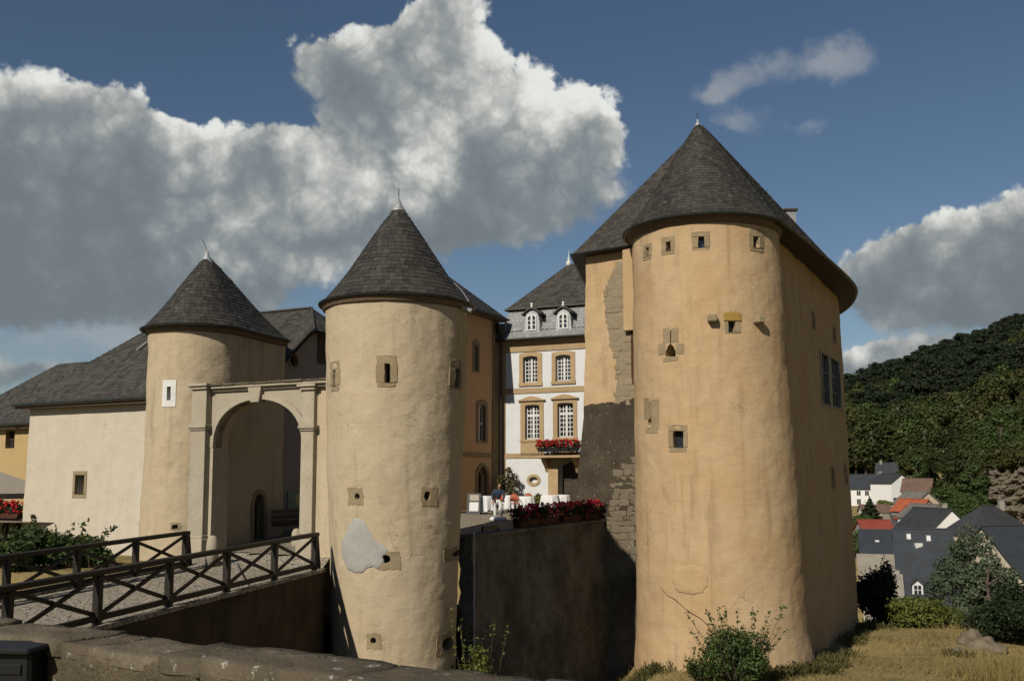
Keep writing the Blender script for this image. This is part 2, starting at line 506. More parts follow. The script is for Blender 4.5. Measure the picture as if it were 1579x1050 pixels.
def stone(name, a, bcol, scale=5, bump=.02, lichen=None, rough=.92, var=.5):
    a, bcol = c_(a, .63), c_(bcol, .63); lichen = c_(lichen, .64) if lichen else None
    m, nt, b = mat_base(name, rough, .15); k = NB(nt)
    c = k.mix(k.ramp(k.noise(scale * .4, 6, .65), .32, .68), a, bcol)
    c = k.mix(k.ramp(k.noise(scale * 6, 4, .7), .35, .7, 0, .4), c, c_(a, .5))
    c = k.mix(k.math('MULTIPLY', k.objrand(), var), c, c_(bcol, .62))
    if lichen:
        c = k.mix(k.ramp(k.noise(scale * 2.2, 5, .7), .60, .68, 0, .85), c, lichen)
    k.L(c, b.inputs['Base Color'])
    k.bump(b, k.math('ADD', k.noise(scale * 1.2, 5, .6), k.math('MULTIPLY', k.noise(scale * 8, 3, .6), .35)), bump, .8)
    return m
def slate_mat(name, a, bcol, moss):
    m, nt, b = mat_base(name, .62, .35); k = NB(nt)
    c = k.mix(k.island(), a, bcol)
    c = k.mix(k.ramp(k.noise(.8, 5, .65), .45, .70, 0, .55), c, moss)
    c = k.mix(k.ramp(k.noise(14, 4, .7), .4, .7, 0, .35), c, c_(a, .5))
    c = k.mix(k.ramp(k.noise(2.2, 6, .7), .64, .70, 0, .30), c, (.20, .19, .16))
    k.L(c, b.inputs['Base Color'])
    k.L(k.ramp(k.noise(6, 3), .3, .7, .5, .8), b.inputs['Roughness'])
    k.bump(b, k.noise(18, 4, .6), .006, .6)
    return m
def flat(name, col, rough=.6, spec=.3, metal=0, var=.25, scale=6, bump=0):
    col = c_(col, .65)
    m, nt, b = mat_base(name, rough, spec); k = NB(nt)
    b.inputs['Metallic'].default_value = metal
    c = k.mix(k.ramp(k.noise(scale, 4, .6), .35, .68, 0, 1), col, c_(col, 1 - var))
    k.L(c, b.inputs['Base Color'])
    if bump: k.bump(b, k.noise(scale * 5, 3, .6), bump, .7)
    return m
def leafy(name, a, bcol, trans=.25, hi=None, ov=.35, oc=None):
    a, bcol = c_(a, .74), c_(bcol, .74)
    m, nt, b = mat_base(name, .62, .25); k = NB(nt)
    c = k.mix(k.island(), a, bcol)
    c = k.mix(k.ramp(k.noise(.9, 3), .35, .7, 0, .5), c, hi or c_(bcol, 1.35))
    c = k.mix(k.math('MULTIPLY', k.objrand(), ov), c, oc or c_(a, .8))
    k.L(c, b.inputs['Base Color'])
    tr = k.N('ShaderNodeBsdfTranslucent'); k.L(c, tr.inputs[0])
    mx = k.N('ShaderNodeMixShader'); mx.inputs[0].default_value = trans
    k.L(b.outputs[0], mx.inputs[1]); k.L(tr.outputs[0], mx.inputs[2])
    k.L(mx.outputs[0], nt.nodes['Material Output'].inputs[0])
    return m
def woodm(name, a, bcol, rough=.7):
    m, nt, b = mat_base(name, rough, .3); k = NB(nt)
    c = k.mix(k.ramp(k.noise(3, 5, .6, stretch=(6, 6, 1)), .35, .7), a, bcol)
    c = k.mix(k.math('MULTIPLY', k.objrand(), .4), c, c_(a, .7))
    c = k.mix(k.ramp(k.noise(30, 3, .6), .5, .8, 0, .5), c, c_(bcol, 1.5))
    k.L(c, b.inputs['Base Color']); k.bump(b, k.noise(14, 4, .6, stretch=(3, 3, .6)), .006, .7)
    return m
def cement_mat(name, a, bcol, spots, sc=3, bump=.05):
    """coarse dark weathered render with pale lichen spots"""
    a, bcol = c_(a, .7), c_(bcol, .7)
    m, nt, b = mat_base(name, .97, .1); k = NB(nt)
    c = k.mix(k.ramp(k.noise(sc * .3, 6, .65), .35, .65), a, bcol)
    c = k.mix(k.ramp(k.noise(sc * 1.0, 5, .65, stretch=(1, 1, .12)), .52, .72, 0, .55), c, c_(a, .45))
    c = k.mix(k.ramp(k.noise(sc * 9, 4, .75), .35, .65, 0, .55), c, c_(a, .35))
    if spots:
        vo = k.N('ShaderNodeTexVoronoi'); k.L(k.tc, vo.inputs['Vector']); vo.inputs['Scale'].default_value = sc * 3.2
        sp = k.math('MULTIPLY', k.ramp(vo.outputs['Distance'], .10, .24, 1, 0), k.ramp(k.noise(sc * .9, 5, .7), .5, .62))
        c = k.mix(k.math('MULTIPLY', sp, .8), c, spots)
    k.L(c, b.inputs['Base Color'])
    k.bump(b, k.math('ADD', k.noise(sc * 3.2, 5, .7), k.math('MULTIPLY', k.noise(sc * 12, 3, .7), .5)), bump, .95)
    return m
def paving(name, a, bcol, scale, bump=.03):
    a, bcol = c_(a, .66), c_(bcol, .66)
    m, nt, b = mat_base(name, .9, .2); k = NB(nt)
    vo = k.N('ShaderNodeTexVoronoi'); k.L(k.tc, vo.inputs['Vector']); vo.inputs['Scale'].default_value = scale; vo.feature = 'DISTANCE_TO_EDGE'
    v2 = k.N('ShaderNodeTexVoronoi'); k.L(k.tc, v2.inputs['Vector']); v2.inputs['Scale'].default_value = scale
    sp = k.N('ShaderNodeSeparateColor'); k.L(v2.outputs['Color'], sp.inputs[0])
    c = k.mix(sp.outputs[0], a, bcol)
    joint = k.ramp(vo.outputs['Distance'], .02, .09)
    c = k.mix(joint, c_(a, .45), c)
    c = k.mix(k.ramp(k.noise(.6, 5, .6), .4, .7, 0, .4), c, c_(bcol, .7))
    k.L(c, b.inputs['Base Color']); k.bump(b, joint, bump, .8)
    return m
def glassm(name, col=(.02, .025, .03), rough=.08):
    m, nt, b = mat_base(name, rough, .6); b.inputs['Base Color'].default_value = (*col, 1)
    return m
M = {}
M['cream'] = stucco('plaster_cream', (.685, .55, .365), (.745, .635, .455), (.35, .275, .185), .014, .50)
M['orange'] = stucco('plaster_orange', (.67, .458, .248), (.745, .565, .345), (.36, .25, .145), .013, .52, .7)
M['pale'] = stucco('plaster_pale', (.76, .67, .53), (.81, .74, .61), (.55, .47, .35), .010, .2, .4)
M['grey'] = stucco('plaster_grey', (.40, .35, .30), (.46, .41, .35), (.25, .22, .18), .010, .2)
M['salmon'] = stucco('plaster_salmon', (.92, .58, .32), (.95, .64, .37), (.62, .40, .22), .008, .2)
M['white'] = stucco('plaster_white', (.93, .95, .95), (.97, .99, 1.0), (.74, .74, .71), .005, .14, .3)
M['yellow'] = stucco('plaster_yellow', (.66, .47, .22), (.72, .55, .30), (.45, .32, .18), .010, .2)
M['slate'] = slate_mat('slate_weathered', (.018, .0165, .014), (.050, .046, .038), (.046, .041, .026))
M['slate_grey'] = slate_mat('slate_grey', (.17, .175, .175), (.26, .262, .255), (.19, .19, .17))
M['slate_mid'] = slate_mat('slate_mid', (.026, .0245, .021), (.066, .062, .052), (.062, .055, .036))
M['deck'] = flat('roof_boarding', (.035, .032, .028), .9, .1)
M['zinc'] = flat('zinc_sheet', (.55, .57, .58), .42, .5, .35, .3, 8)
M['boulder'] = stone('boulder_stone', (.24, .195, .13), (.32, .265, .185), 4, .07, (.10, .10, .05), .95, .6)
M['gutter'] = flat('gutter_dark_metal', (.035, .042, .038), .5, .4, .2, .4, 5)
M['eave_wood'] = woodm('eave_board', (.09, .062, .038), (.15, .105, .065))
M['soffit'] = woodm('soffit_board', (.022, .017, .012), (.040, .030, .021))
M['sand'] = stone('sandstone_warm', (.52, .36, .19), (.62, .46, .27), 4, .012)
M['greystone'] = stone('stone_grey', (.52, .45, .33), (.62, .55, .42), 5, .02, (.27, .25, .20))
M['frame'] = stone('stone_frame', (.36, .275, .16), (.45, .36, .22), 6, .02)
M['ochre'] = stone('stone_ochre', (.42, .26, .06), (.55, .36, .09), 6, .02)
M['rubble'] = stone('rubble_stone', (.40, .31, .195), (.47, .38, .255), 5, .05, None, .95, .55)
M['mortar'] = stone('mortar', (.36, .285, .18), (.44, .36, .24), 8, .05)
M['cap'] = stone('capstone', (.23, .19, .13), (.13, .105, .07), 5, .04, (.46, .45, .40), .95, .6)
M['patch'] = stone('fresh_cement', (.50, .49, .44), (.57, .56, .51), 2.5, .012)
M['dark_cement'] = cement_mat('dark_render', (.115, .092, .062), (.070, .056, .040), (.40, .38, .33), 2.2, .07)
M['terrace'] = cement_mat('terrace_render', (.34, .315, .25), (.14, .128, .10), (.42, .40, .33), 1.8, .18)
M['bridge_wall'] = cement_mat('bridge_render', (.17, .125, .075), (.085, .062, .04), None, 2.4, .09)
M['parapet'] = cement_mat('parapet_render', (.20, .165, .105), (.115, .092, .060), (.58, .57, .52), 5.0, .035)
M['wood'] = woodm('railing_wood', (.010, .007, .005), (.020, .014, .009), .6)
M['iron'] = flat('iron_black', (.014, .014, .014), .5, .4, .3)
M['winwhite'] = flat('painted_white_wood', (.80, .79, .75), .5, .3, 0, .08)
M['wingrey'] = flat('painted_grey_wood', (.16, .165, .165), .5, .3, 0, .1)
M['glass'] = glassm('window_glass')
M['door'] = woodm('door_wood', (.035, .024, .016), (.06, .04, .025))
M['paving'] = paving('courtyard_setts', (.34, .29, .21), (.42, .37, .28), 5.0)
M['deckstone'] = paving('bridge_setts', (.36, .31, .235), (.46, .41, .32), 6.0)
M['asphalt'] = flat('asphalt', (.13, .125, .115), .9, .2, 0, .25, 3)
M['leaf'] = leafy('leaf_green', (.035, .060, .014), (.075, .115, .028))
M['leaf_pale'] = leafy('leaf_silvery', (.055, .080, .040), (.12, .15, .085))
M['leaf_dark'] = leafy('leaf_dark', (.014, .026, .009), (.030, .048, .015))
M['leaf_pine'] = leafy('leaf_pine', (.010, .017, .007), (.026, .036, .014), .10, (.032, .042, .014), .6, (.011, .019, .009))
M['leaf_wood'] = leafy('leaf_woodland', (.017, .027, .007), (.040, .055, .013), .15, (.052, .062, .014), .75, (.054, .055, .012))
M['leaf_yellow'] = leafy('leaf_yellow', (.09, .115, .020), (.16, .18, .035))
M['straw'] = leafy('dry_grass', (.20, .155, .050), (.30, .24, .085))
M['bark'] = woodm('bark', (.055, .042, .030), (.10, .08, .06), .95)
M['bark_pale'] = woodm('bark_pale', (.35, .31, .25), (.45, .40, .33), .95)
M['red'] = leafy('petal_red', (.50, .012, .015), (.72, .03, .03), .2, (.8, .06, .07))
M['crimson'] = leafy('petal_crimson', (.30, .010, .035), (.46, .015, .06), .2, (.5, .02, .07))
M['pink'] = leafy('petal_pink', (.78, .09, .13), (.90, .22, .24), .2, (.9, .25, .25))
M['terracotta'] = flat('terracotta', (.11, .045, .026), .85, .15, 0, .4)
M['cloth'] = flat('white_cloth', (.84, .84, .83), .85, .1, 0, .04)
M['awning'] = flat('awning_canvas', (.52, .46, .37), .85, .1, 0, .12)
M['wicker'] = flat('chair_coral', (.55, .16, .09), .6, .2, 0, .3, 30, .01)

# ================================================================== terrain
V0 = Vector((31, 73)); VA = Vector((math.sin(R(21)), math.cos(R(21)))); VB = Vector((VA.y, -VA.x))
def sstep(x, a, b):
    t = min(1, max(0, (x - a) / (b - a))); return t * t * (3 - 2 * t)
def lerp_tab(x, tab):
    if x <= tab[0][0]: return tab[0][1]
    for (a, za), (b, zb) in zip(tab[:-1], tab[1:]):
        if x <= b: return za + (zb - za) * (x - a) / (b - a)
    return tab[-1][1]
PAR_A = Vector((-3.60, 6.52)); PAR_D = Vector((.837, -.547)).normalized(); PAR_N = Vector((-PAR_D.y, PAR_D.x))
HILL_EDGE = [(-20, 40), (10, 26), (60, 22), (140, 22), (220, 14), (300, 2), (420, -12)]
def gz(x, y):
    p = Vector((x, y)); q = p - V0
    al, ac = q.dot(VA), q.dot(VB)
    z = lerp_tab(al, [(-60, -6.2), (-42, -6.5), (-24, -7.7), (-17, -8.5), (0, -16), (20, -20), (43, -19.5), (85, -11.2), (100, -9.8), (125, -8.2), (160, -7.2), (205, -6.8), (253, 0), (330, 14), (450, 36), (600, 43), (900, 42)])
    hill = max(0, ac - lerp_tab(al, HILL_EDGE))
    z += min(75, lerp_tab(al, [(0, .62), (160, .56), (300, .42), (420, .33)]) * hill) * sstep(al, -12, 25)
    z += .25 * fbm((x, y, 0), .12, 3, 2) * sstep(y, 12, 30)
    dip = sstep(y, 20, 26) * (1 - sstep(y, 43, 47)) * sstep(x, -12, -9)
    z -= dip * (.45 + 1.35 * (1 - sstep(x, 3.2, 6.0)))
    # bank below the white wing at the left
    t = sstep(-x, 9.6, 11.5) * sstep(y, 26.0, 29.5)
    z = z + (-2.75 - z) * t * (1 - sstep(y, 90, 130))
    # the road the photographer stands on
    sd = (p - PAR_A).dot(PAR_N)
    t = 1 - sstep(sd, .7, 4.5)
    return z + (-1.78 - z) * t
def build_ground():
    def axis(lo, hi, c0, c1, fine, grow):
        xs = [c0]
        while xs[-1] < c1: xs.append(xs[-1] + fine)
        st = fine
        while xs[-1] < hi: st *= grow; xs.append(xs[-1] + st)
        st = fine; left = [c0]
        while left[-1] > lo: st *= grow; left.append(left[-1] - st)
        return left[:0:-1] + xs
    X = axis(-900, 900, -16, 34, .7, 1.09); Y = axis(-200, 1100, 3, 66, .7, 1.06)
    V = np.array([(x, y, gz(x, y)) for y in Y for x in X]); nx = len(X)
    Q = np.array([(j * nx + i, j * nx + i + 1, (j + 1) * nx + i + 1, (j + 1) * nx + i) for j in range(len(Y) - 1) for i in range(nx - 1)])
    m, nt, b = mat_base('ground_grass', .95, .1); k = NB(nt)
    c = k.mix(k.ramp(k.noise(.22, 5, .6), .38, .62), (.27, .20, .085), (.20, .155, .065))
    c = k.mix(k.ramp(k.noise(.55, 5, .65), .52, .66, 0, .8), c, (.085, .095, .03))
    c = k.mix(k.ramp(k.noise(9, 5, .7, stretch=(1, 2.5, 1)), .4, .7, 0, .6), c, (.36, .28, .13))
    c = k.mix(k.ramp(k.noise(3, 4, .7), .62, .7, 0, .6), c, (.09, .065, .04))
    k.L(c, b.inputs['Base Color']); k.bump(b, k.noise(7, 5, .75), .12, .9)
    o = np_mesh('ground', V, Q, m); o.data.polygons.foreach_set('use_smooth', [True] * len(o.data.polygons))
    tag(o, 'dry grass slope below the castle walls running down into the valley', 'ground', kind='structure')
build_ground()

# ================================================================== feature helper (openings in uneven plaster)
def feat_frame(bv, x, y, centre=None):
    h = bv.ray_cast(Vector((0, 0, 0)), ray(x, y).normalized())
    while h[0] is None: x -= 1; h = bv.ray_cast(Vector((0, 0, 0)), ray(x, y).normalized())
    p, n = h[0], h[1]
    if centre is not None: n = Vector((p.x - centre[0], p.y - centre[1], 0))
    else: n = Vector((n.x, n.y, 0))
    n.normalize()
    return Fr(p, ex=(-n.y, n.x, 0)), n, p
def snap(bv, fr, n, x, z, out=0.0):
    """a point of the facade plane pressed on to the wall behind it"""
    s = fr.w(x, 0, z)
    h = bv.ray_cast(s + n * .8, -n, 2.0)
    return (h[0] if h[0] is not None else s) + n * out
def on_wall(bv, fr, n, outer, inner, proud, deep):
    """stone surround lying on the wall: outer and inner outlines of equal count"""
    m = MB(); k = len(outer)
    O = [snap(bv, fr, n, x, z, 0) for x, z in outer]; I = [snap(bv, fr, n, x, z, 0) for x, z in inner]
    vs = [p - n * .12 for p in O] + [p + n * proud for p in O] + [p + n * proud * .8 for p in I] + [p - n * deep for p in I]
    fs = []
    for a in range(3):
        for i in range(k):
            j = (i + 1) % k
            fs.append((a * k + i, a * k + j, (a + 1) * k + j, (a + 1) * k + i))
    m.add(vs, fs)
    return m
def rect_loop(x0, x1, z0, z1, n=5, jit=0, rng=random):
    c = [(x0, z0), (x1, z0), (x1, z1), (x0, z1)]; out = []
    for a, b in zip(c, c[1:] + c[:1]):
        for i in range(n):
            u = i / n
            out.append((a[0] + (b[0] - a[0]) * u + rng.uniform(-jit, jit), a[1] + (b[1] - a[1]) * u + rng.uniform(-jit, jit)))
    return out
def loophole(parent, bv, cut, centre, box, hole, mat, shape='rect', name='loophole_frame', proud=.02, depth=1.1, label=None, jit=.022, blocks=True):
    fx, fy = (box[0] + box[2]) / 2, (box[1] + box[3]) / 2
    fr, n, p = feat_frame(bv, fx, fy, centre)
    x0, x1, z0, z1 = fr.rect(*box); a0, a1, b0, b1 = fr.rect(*hole)
    outer = rect_loop(x0, x1, z0, z1, 6, jit)
    if shape == 'rect': inner = rect_loop(a0, a1, b0, b1, 6)
    else:
        k = len(outer); cx, cz = (a0 + a1) / 2, (b0 + b1) / 2; rx, rz = (a1 - a0) / 2, (b1 - b0) / 2
        inner = []
        for i in range(k):
            ang = math.atan2(outer[i][1] - cz, outer[i][0] - cx)
            r = 1.0
            if shape == 'key' and math.sin(ang) > .9: r = 1.0
            inner.append((cx + rx * r * math.cos(ang), cz + rz * r * math.sin(ang)))
    if shape == 'rect' and blocks:
        t = .35 * jit
        top = b1 + (z1 - b1) * .1; bot = b0 - (b0 - z0) * .1
        for (u0, u1, v0, v1, nm) in ((x0, x1, b1, z1, 'lintel'), (x0 + jit, x1 - jit, z0, b0, 'sill'), (x0 + random.uniform(-1, 1) * jit, a0, b0, b1, 'jamb'), (a1, x1 + random.uniform(-1, 1) * jit, b0, b1, 'jamb')):
            g = .006; lp = rect_loop(u0 + g, u1 - g, v0 + g, v1 - g, 4, jit * .6); k = len(lp); cu, cv = (u0 + u1) / 2, (v0 + v1) / 2; pr = proud * random.uniform(.5, 1.5)
            vs = [snap(bv, fr, n, *q, -.12) for q in lp] + [snap(bv, fr, n, *q, pr * .35) for q in lp] + [snap(bv, fr, n, cu + (u - cu) * .9, cv + (v - cv) * .9, pr) for u, v in lp]
            mm = MB(); mm.add(vs, [(a * k + i, a * k + (i + 1) % k, (a + 1) * k + (i + 1) % k, (a + 1) * k + i) for a in range(2) for i in range(k)] + [tuple(2 * k + i for i in range(k))])
            o = mm.build(nm, mat, parent)
    else: o = on_wall(bv, fr, n, outer, inner, proud, .3).build(name, mat, parent)
    if label: o['label'] = label
    g = .012
    if shape == 'rect': prism(cut, fr, [(a0 - g, b0 - g), (a1 + g, b0 - g), (a1 + g, b1 + g), (a0 - g, b1 + g)], -.5, depth)
    else:
        cx, cz = (a0 + a1) / 2, (b0 + b1) / 2; rx, rz = (a1 - a0) / 2 + g, (b1 - b0) / 2 + g
        prism(cut, fr, [(cx + rx * math.cos(t * math.pi / 8), cz + rz * math.sin(t * math.pi / 8)) for t in range(16)], -.5, depth)
    if name == 'window_frame' and depth > .9:
        m = MB(); fbox(m, fr, a0, a1, .30, .33, b0, b1); m.build('pane', M['glass'], o if not blocks else parent)  # dark pane added so the sunlit recess looks black
    return o
def zrange(a, b, n): return [a + (b - a) * i / n for i in range(n + 1)]
def spike(parent, top, base_r, h, rod=0, lean=(0, 0)):
    m = MB(); m.lathe(top, [(base_r * 1.06, 0), (base_r * 1.0, h * .08), (base_r * .45, h * .55), (.03, h), (.0, h * 1.04)], 20)
    o = m.build('finial_cap', M['zinc'], parent, smooth=True)
    if rod:
        m = MB(); t = Vector(top) + Vector((0, 0, h * .95)); m.tube([t, t + Vector((lean[0], lean[1], rod))], .012, 6)
        m.build('lightning_rod', M['iron'], o)
    return o
def gutter(parent, pts, z, out, r=.075, closed=True):
    m = MB(); sweep(m, pts, [(out + r * math.cos(a), z + r * math.sin(a)) for a in [math.pi + i * math.pi / 5 for i in range(6)]] + [(out + r * .8, z + .012), (out - r * .8, z + .012)], closed)
    return m.build('gutter', M['gutter'], parent, smooth=False)

# ================================================================== the round gate tower (middle of the picture)
def gate_tower():
    C = Vector((-3.60, 30.2)); ze = 5.32; rng = random.Random(3)
    root = thing('gate_tower', (C.x, C.y, -8.5), 'cream round gate tower with pale grey cement patch, right of the arched gate', 'tower', 'towers with pointed slate roofs')
    off = lambda z: -.34 * sstep(5.0 - z, 0, 12) + .03 * sstep(z, 3.5, 5.3)
    wall = body(circle(C, 2.19, 220), zrange(-9.2, ze + .12, 100), off, .028, .75, 4).build('wall', M['cream'], root)
    bv = bvh_of(wall); cut = MB()
    loophole(root, bv, cut, C, (509, 557, 523.5, 603), (513.5, 571, 517.5, 595), M['frame'])
    loophole(root, bv, cut, C, (580, 548, 612, 596), (593.5, 561, 601, 590), M['frame'])
    loophole(root, bv, cut, C, (694, 555, 714, 600), (702, 568, 709, 597), M['frame'])
    for (bx, hx) in (((537, 752, 559, 778), (547, 760, 555, 770)), ((650, 751, 674, 779), (654, 757, 664, 772)), ((565, 976, 588, 1000), (571, 982, 580, 992)),
                     ((584, 850, 617, 878), (587, 855, 602, 868)), ((695, 843, 715, 862), (700, 847, 712, 858)), ((676, 975, 703, 1008), (682, 982, 698, 1002))):
        loophole(root, bv, cut, C, bx, hx, M['frame'], 'round', 'gun_port', proud=.015, jit=.03)
    # the cement repair
    fr, n, p = feat_frame(bv, 556, 842, C)
    out = [(552, 798), (562, 802), (568, 815), (575, 830), (590, 843), (594, 850), (586, 858), (588, 868), (580, 878), (574, 873), (566, 875), (558, 883), (545, 883), (534, 878), (528, 866), (523, 850), (524, 836), (532, 822), (537, 812), (545, 800)]
    o2 = []
    for a, b in zip(out, out[1:] + out[:1]):
        o2 += [a, ((a[0] + b[0]) / 2 + rng.uniform(-1, 1), (a[1] + b[1]) / 2 + rng.uniform(-1, 1))]
    uv = [fr.px(*q) for q in o2]; cx = sum(u for u, v in uv) / len(uv); cz = sum(v for u, v in uv) / len(uv)
    m = MB(); k = len(uv); rings = [1.0, .96, .7, .4, .15]
    vs = [snap(bv, fr, n, u, v, -.03) for u, v in uv]
    for s in rings:
        vs += [snap(bv, fr, n, cx + (u - cx) * s, cz + (v - cz) * s, .010 if s == 1 else .024) for u, v in uv]
    fs = [(a * k + i, a * k + (i + 1) % k, (a + 1) * k + (i + 1) % k, (a + 1) * k + i) for a in range(len(rings)) for i in range(k)]
    fs.append(tuple(len(rings) * k + i for i in range(k)))
    m.add(vs, fs); o = m.build('cement_patch', M['patch'], root, smooth=True); o['label'] = 'pale grey patch of fresh cement'
    carve(wall, cut)
    # cornice board, roof, gutter, cap
    cir = circle(C, 2.2, 96)
    m = MB(); sweep(m, cir, [(.0, ze - .14), (.10, ze - .10), (.16, ze + .04), (.22, ze + .10), (.0, ze + .12)]); m.build('cornice', M['eave_wood'], root)
    ea = [Vector((q.x, q.y, ze + .13)) for q in circle(C, 2.33, 96)]
    apex = at(615, 318, 30.2); apex = Vector((C.x, C.y, apex.z + .12))
    md, ms = MB(), MB(); fan_roof(md, ms, ea, apex, .34, .20, .165, rng, s_top=.93)
    roof = md.build('roof', M['deck'], root)
    s = ms.build('slates', M['slate'], roof); s['kind'] = 'stuff'
    gutter(roof, circle(C, 2.33, 96), ze + .10, .05)
    spike(roof, (C.x, C.y, apex.z - .30), .22, .42, .35)
    # lamp and cable at the eave
    a = at(712, 474, 29.2); m = MB(); m.tube([a, a + Vector((.28, .05, -.10))], [.05, .07], 8); m.build('floodlight', M['zinc'], root)
    m = MB(); b0 = at(700, 436, 30.6); m.tube([b0, at(712, 448, 30.0), at(722, 463, 29.6), at(728, 478, 29.4)], .012, 6); m.build('cable', M['zinc'], root)
gate_tower()

# ================================================================== the left gate tower: round front, straight flank
def left_tower():
    C = Vector((-11.44, 35.15)); r = 1.70; ze = 5.30; rng = random.Random(5); f = R(19)
    back = Vector((math.sin(f), math.cos(f))); side = Vector((math.cos(f), -math.sin(f)))
    root = thing('horseshoe_tower', (C.x, C.y, -3.2), 'cream horseshoe tower with white framed slit, left of the arched gate', 'tower', 'towers with pointed slate roofs')
    a0 = math.atan2(-side.y, -side.x)
    def plan(rad, ln):
        arc = circle(C, rad, 80, a0, a0 + math.pi)
        e = C + side * rad + back * ln; s_ = C - side * rad + back * ln
        rest = resample([C + side * rad, e, s_, C - side * rad], .12, False)
        return [Vector(q) for q in arc] + [Vector(q) for q in rest[1:-1]]
    wall = body(plan(r, 3.1), zrange(-7.0, ze + .1, 70), lambda z: .10 * sstep(2 - z, 0, 6), .035, .7, 9).build('wall', M['cream'], root)
    bv = bvh_of(wall); cut = MB()
    loophole(root, bv, cut, None, (250, 586, 271, 627), (257.5, 596, 263.5, 617), M['winwhite'], label='white painted surround of the slit', jit=.004, blocks=False)
    loophole(root, bv, cut, None, (262, 805, 279, 818), (266, 809, 274, 815), M['frame'])
    # arched door on the flank
    fr, n, p = feat_frame(bv, 400, 800)
    x0, x1, z0, z1 = fr.rect(386.5, 754, 412, 846)
    outer = archrect(x0, x1, z0 - .3, z1, (x1 - x0) / 2); w = (x1 - x0) * .17
    inner = archrect(x0 + w, x1 - w, z0 - .3, z1 - w, (x1 - x0) / 2 - w)
    o = on_wall(bv, fr, n, outer, inner, .03, .25).build('door_frame', M['frame'], root)
    prism(cut, fr, inner, -.5, .45); m = MB(); prism(m, fr, inner, .32, .40); m.build('door', M['door'], root)
    carve(wall, cut)
    m = MB(); sweep(m, plan(r, 3.1), [(.0, ze - .14), (.09, ze - .10), (.14, ze + .04), (.20, ze + .10), (.0, ze + .12)]); m.build('cornice', M['eave_wood'], root)
    pl = plan(r + .20, 2.95); ea = [Vector((q.x, q.y, ze + .12)) for q in pl]
    az = at(318, 395, 35.6).z + .1; A = at(319, 400, 35.7)
    md, ms = MB(), MB(); fan_roof(md, ms, ea, (A.x, A.y, az), .30, .20, .17, rng, s_top=.93)
    roof = md.build('roof', M['deck'], root); s = ms.build('slates', M['slate'], roof); s['kind'] = 'stuff'
    gutter(roof, pl, ze + .09, .05)
    spike(roof, (A.x, A.y, az - .36), .24, .50, .45, (-.18, 0))
    a = at(213, 540, 37); m = MB(); m.bar(a, at(229, 527, 36.4), .14, .05); m.build('flashing', M['zinc'], roof)
left_tower()

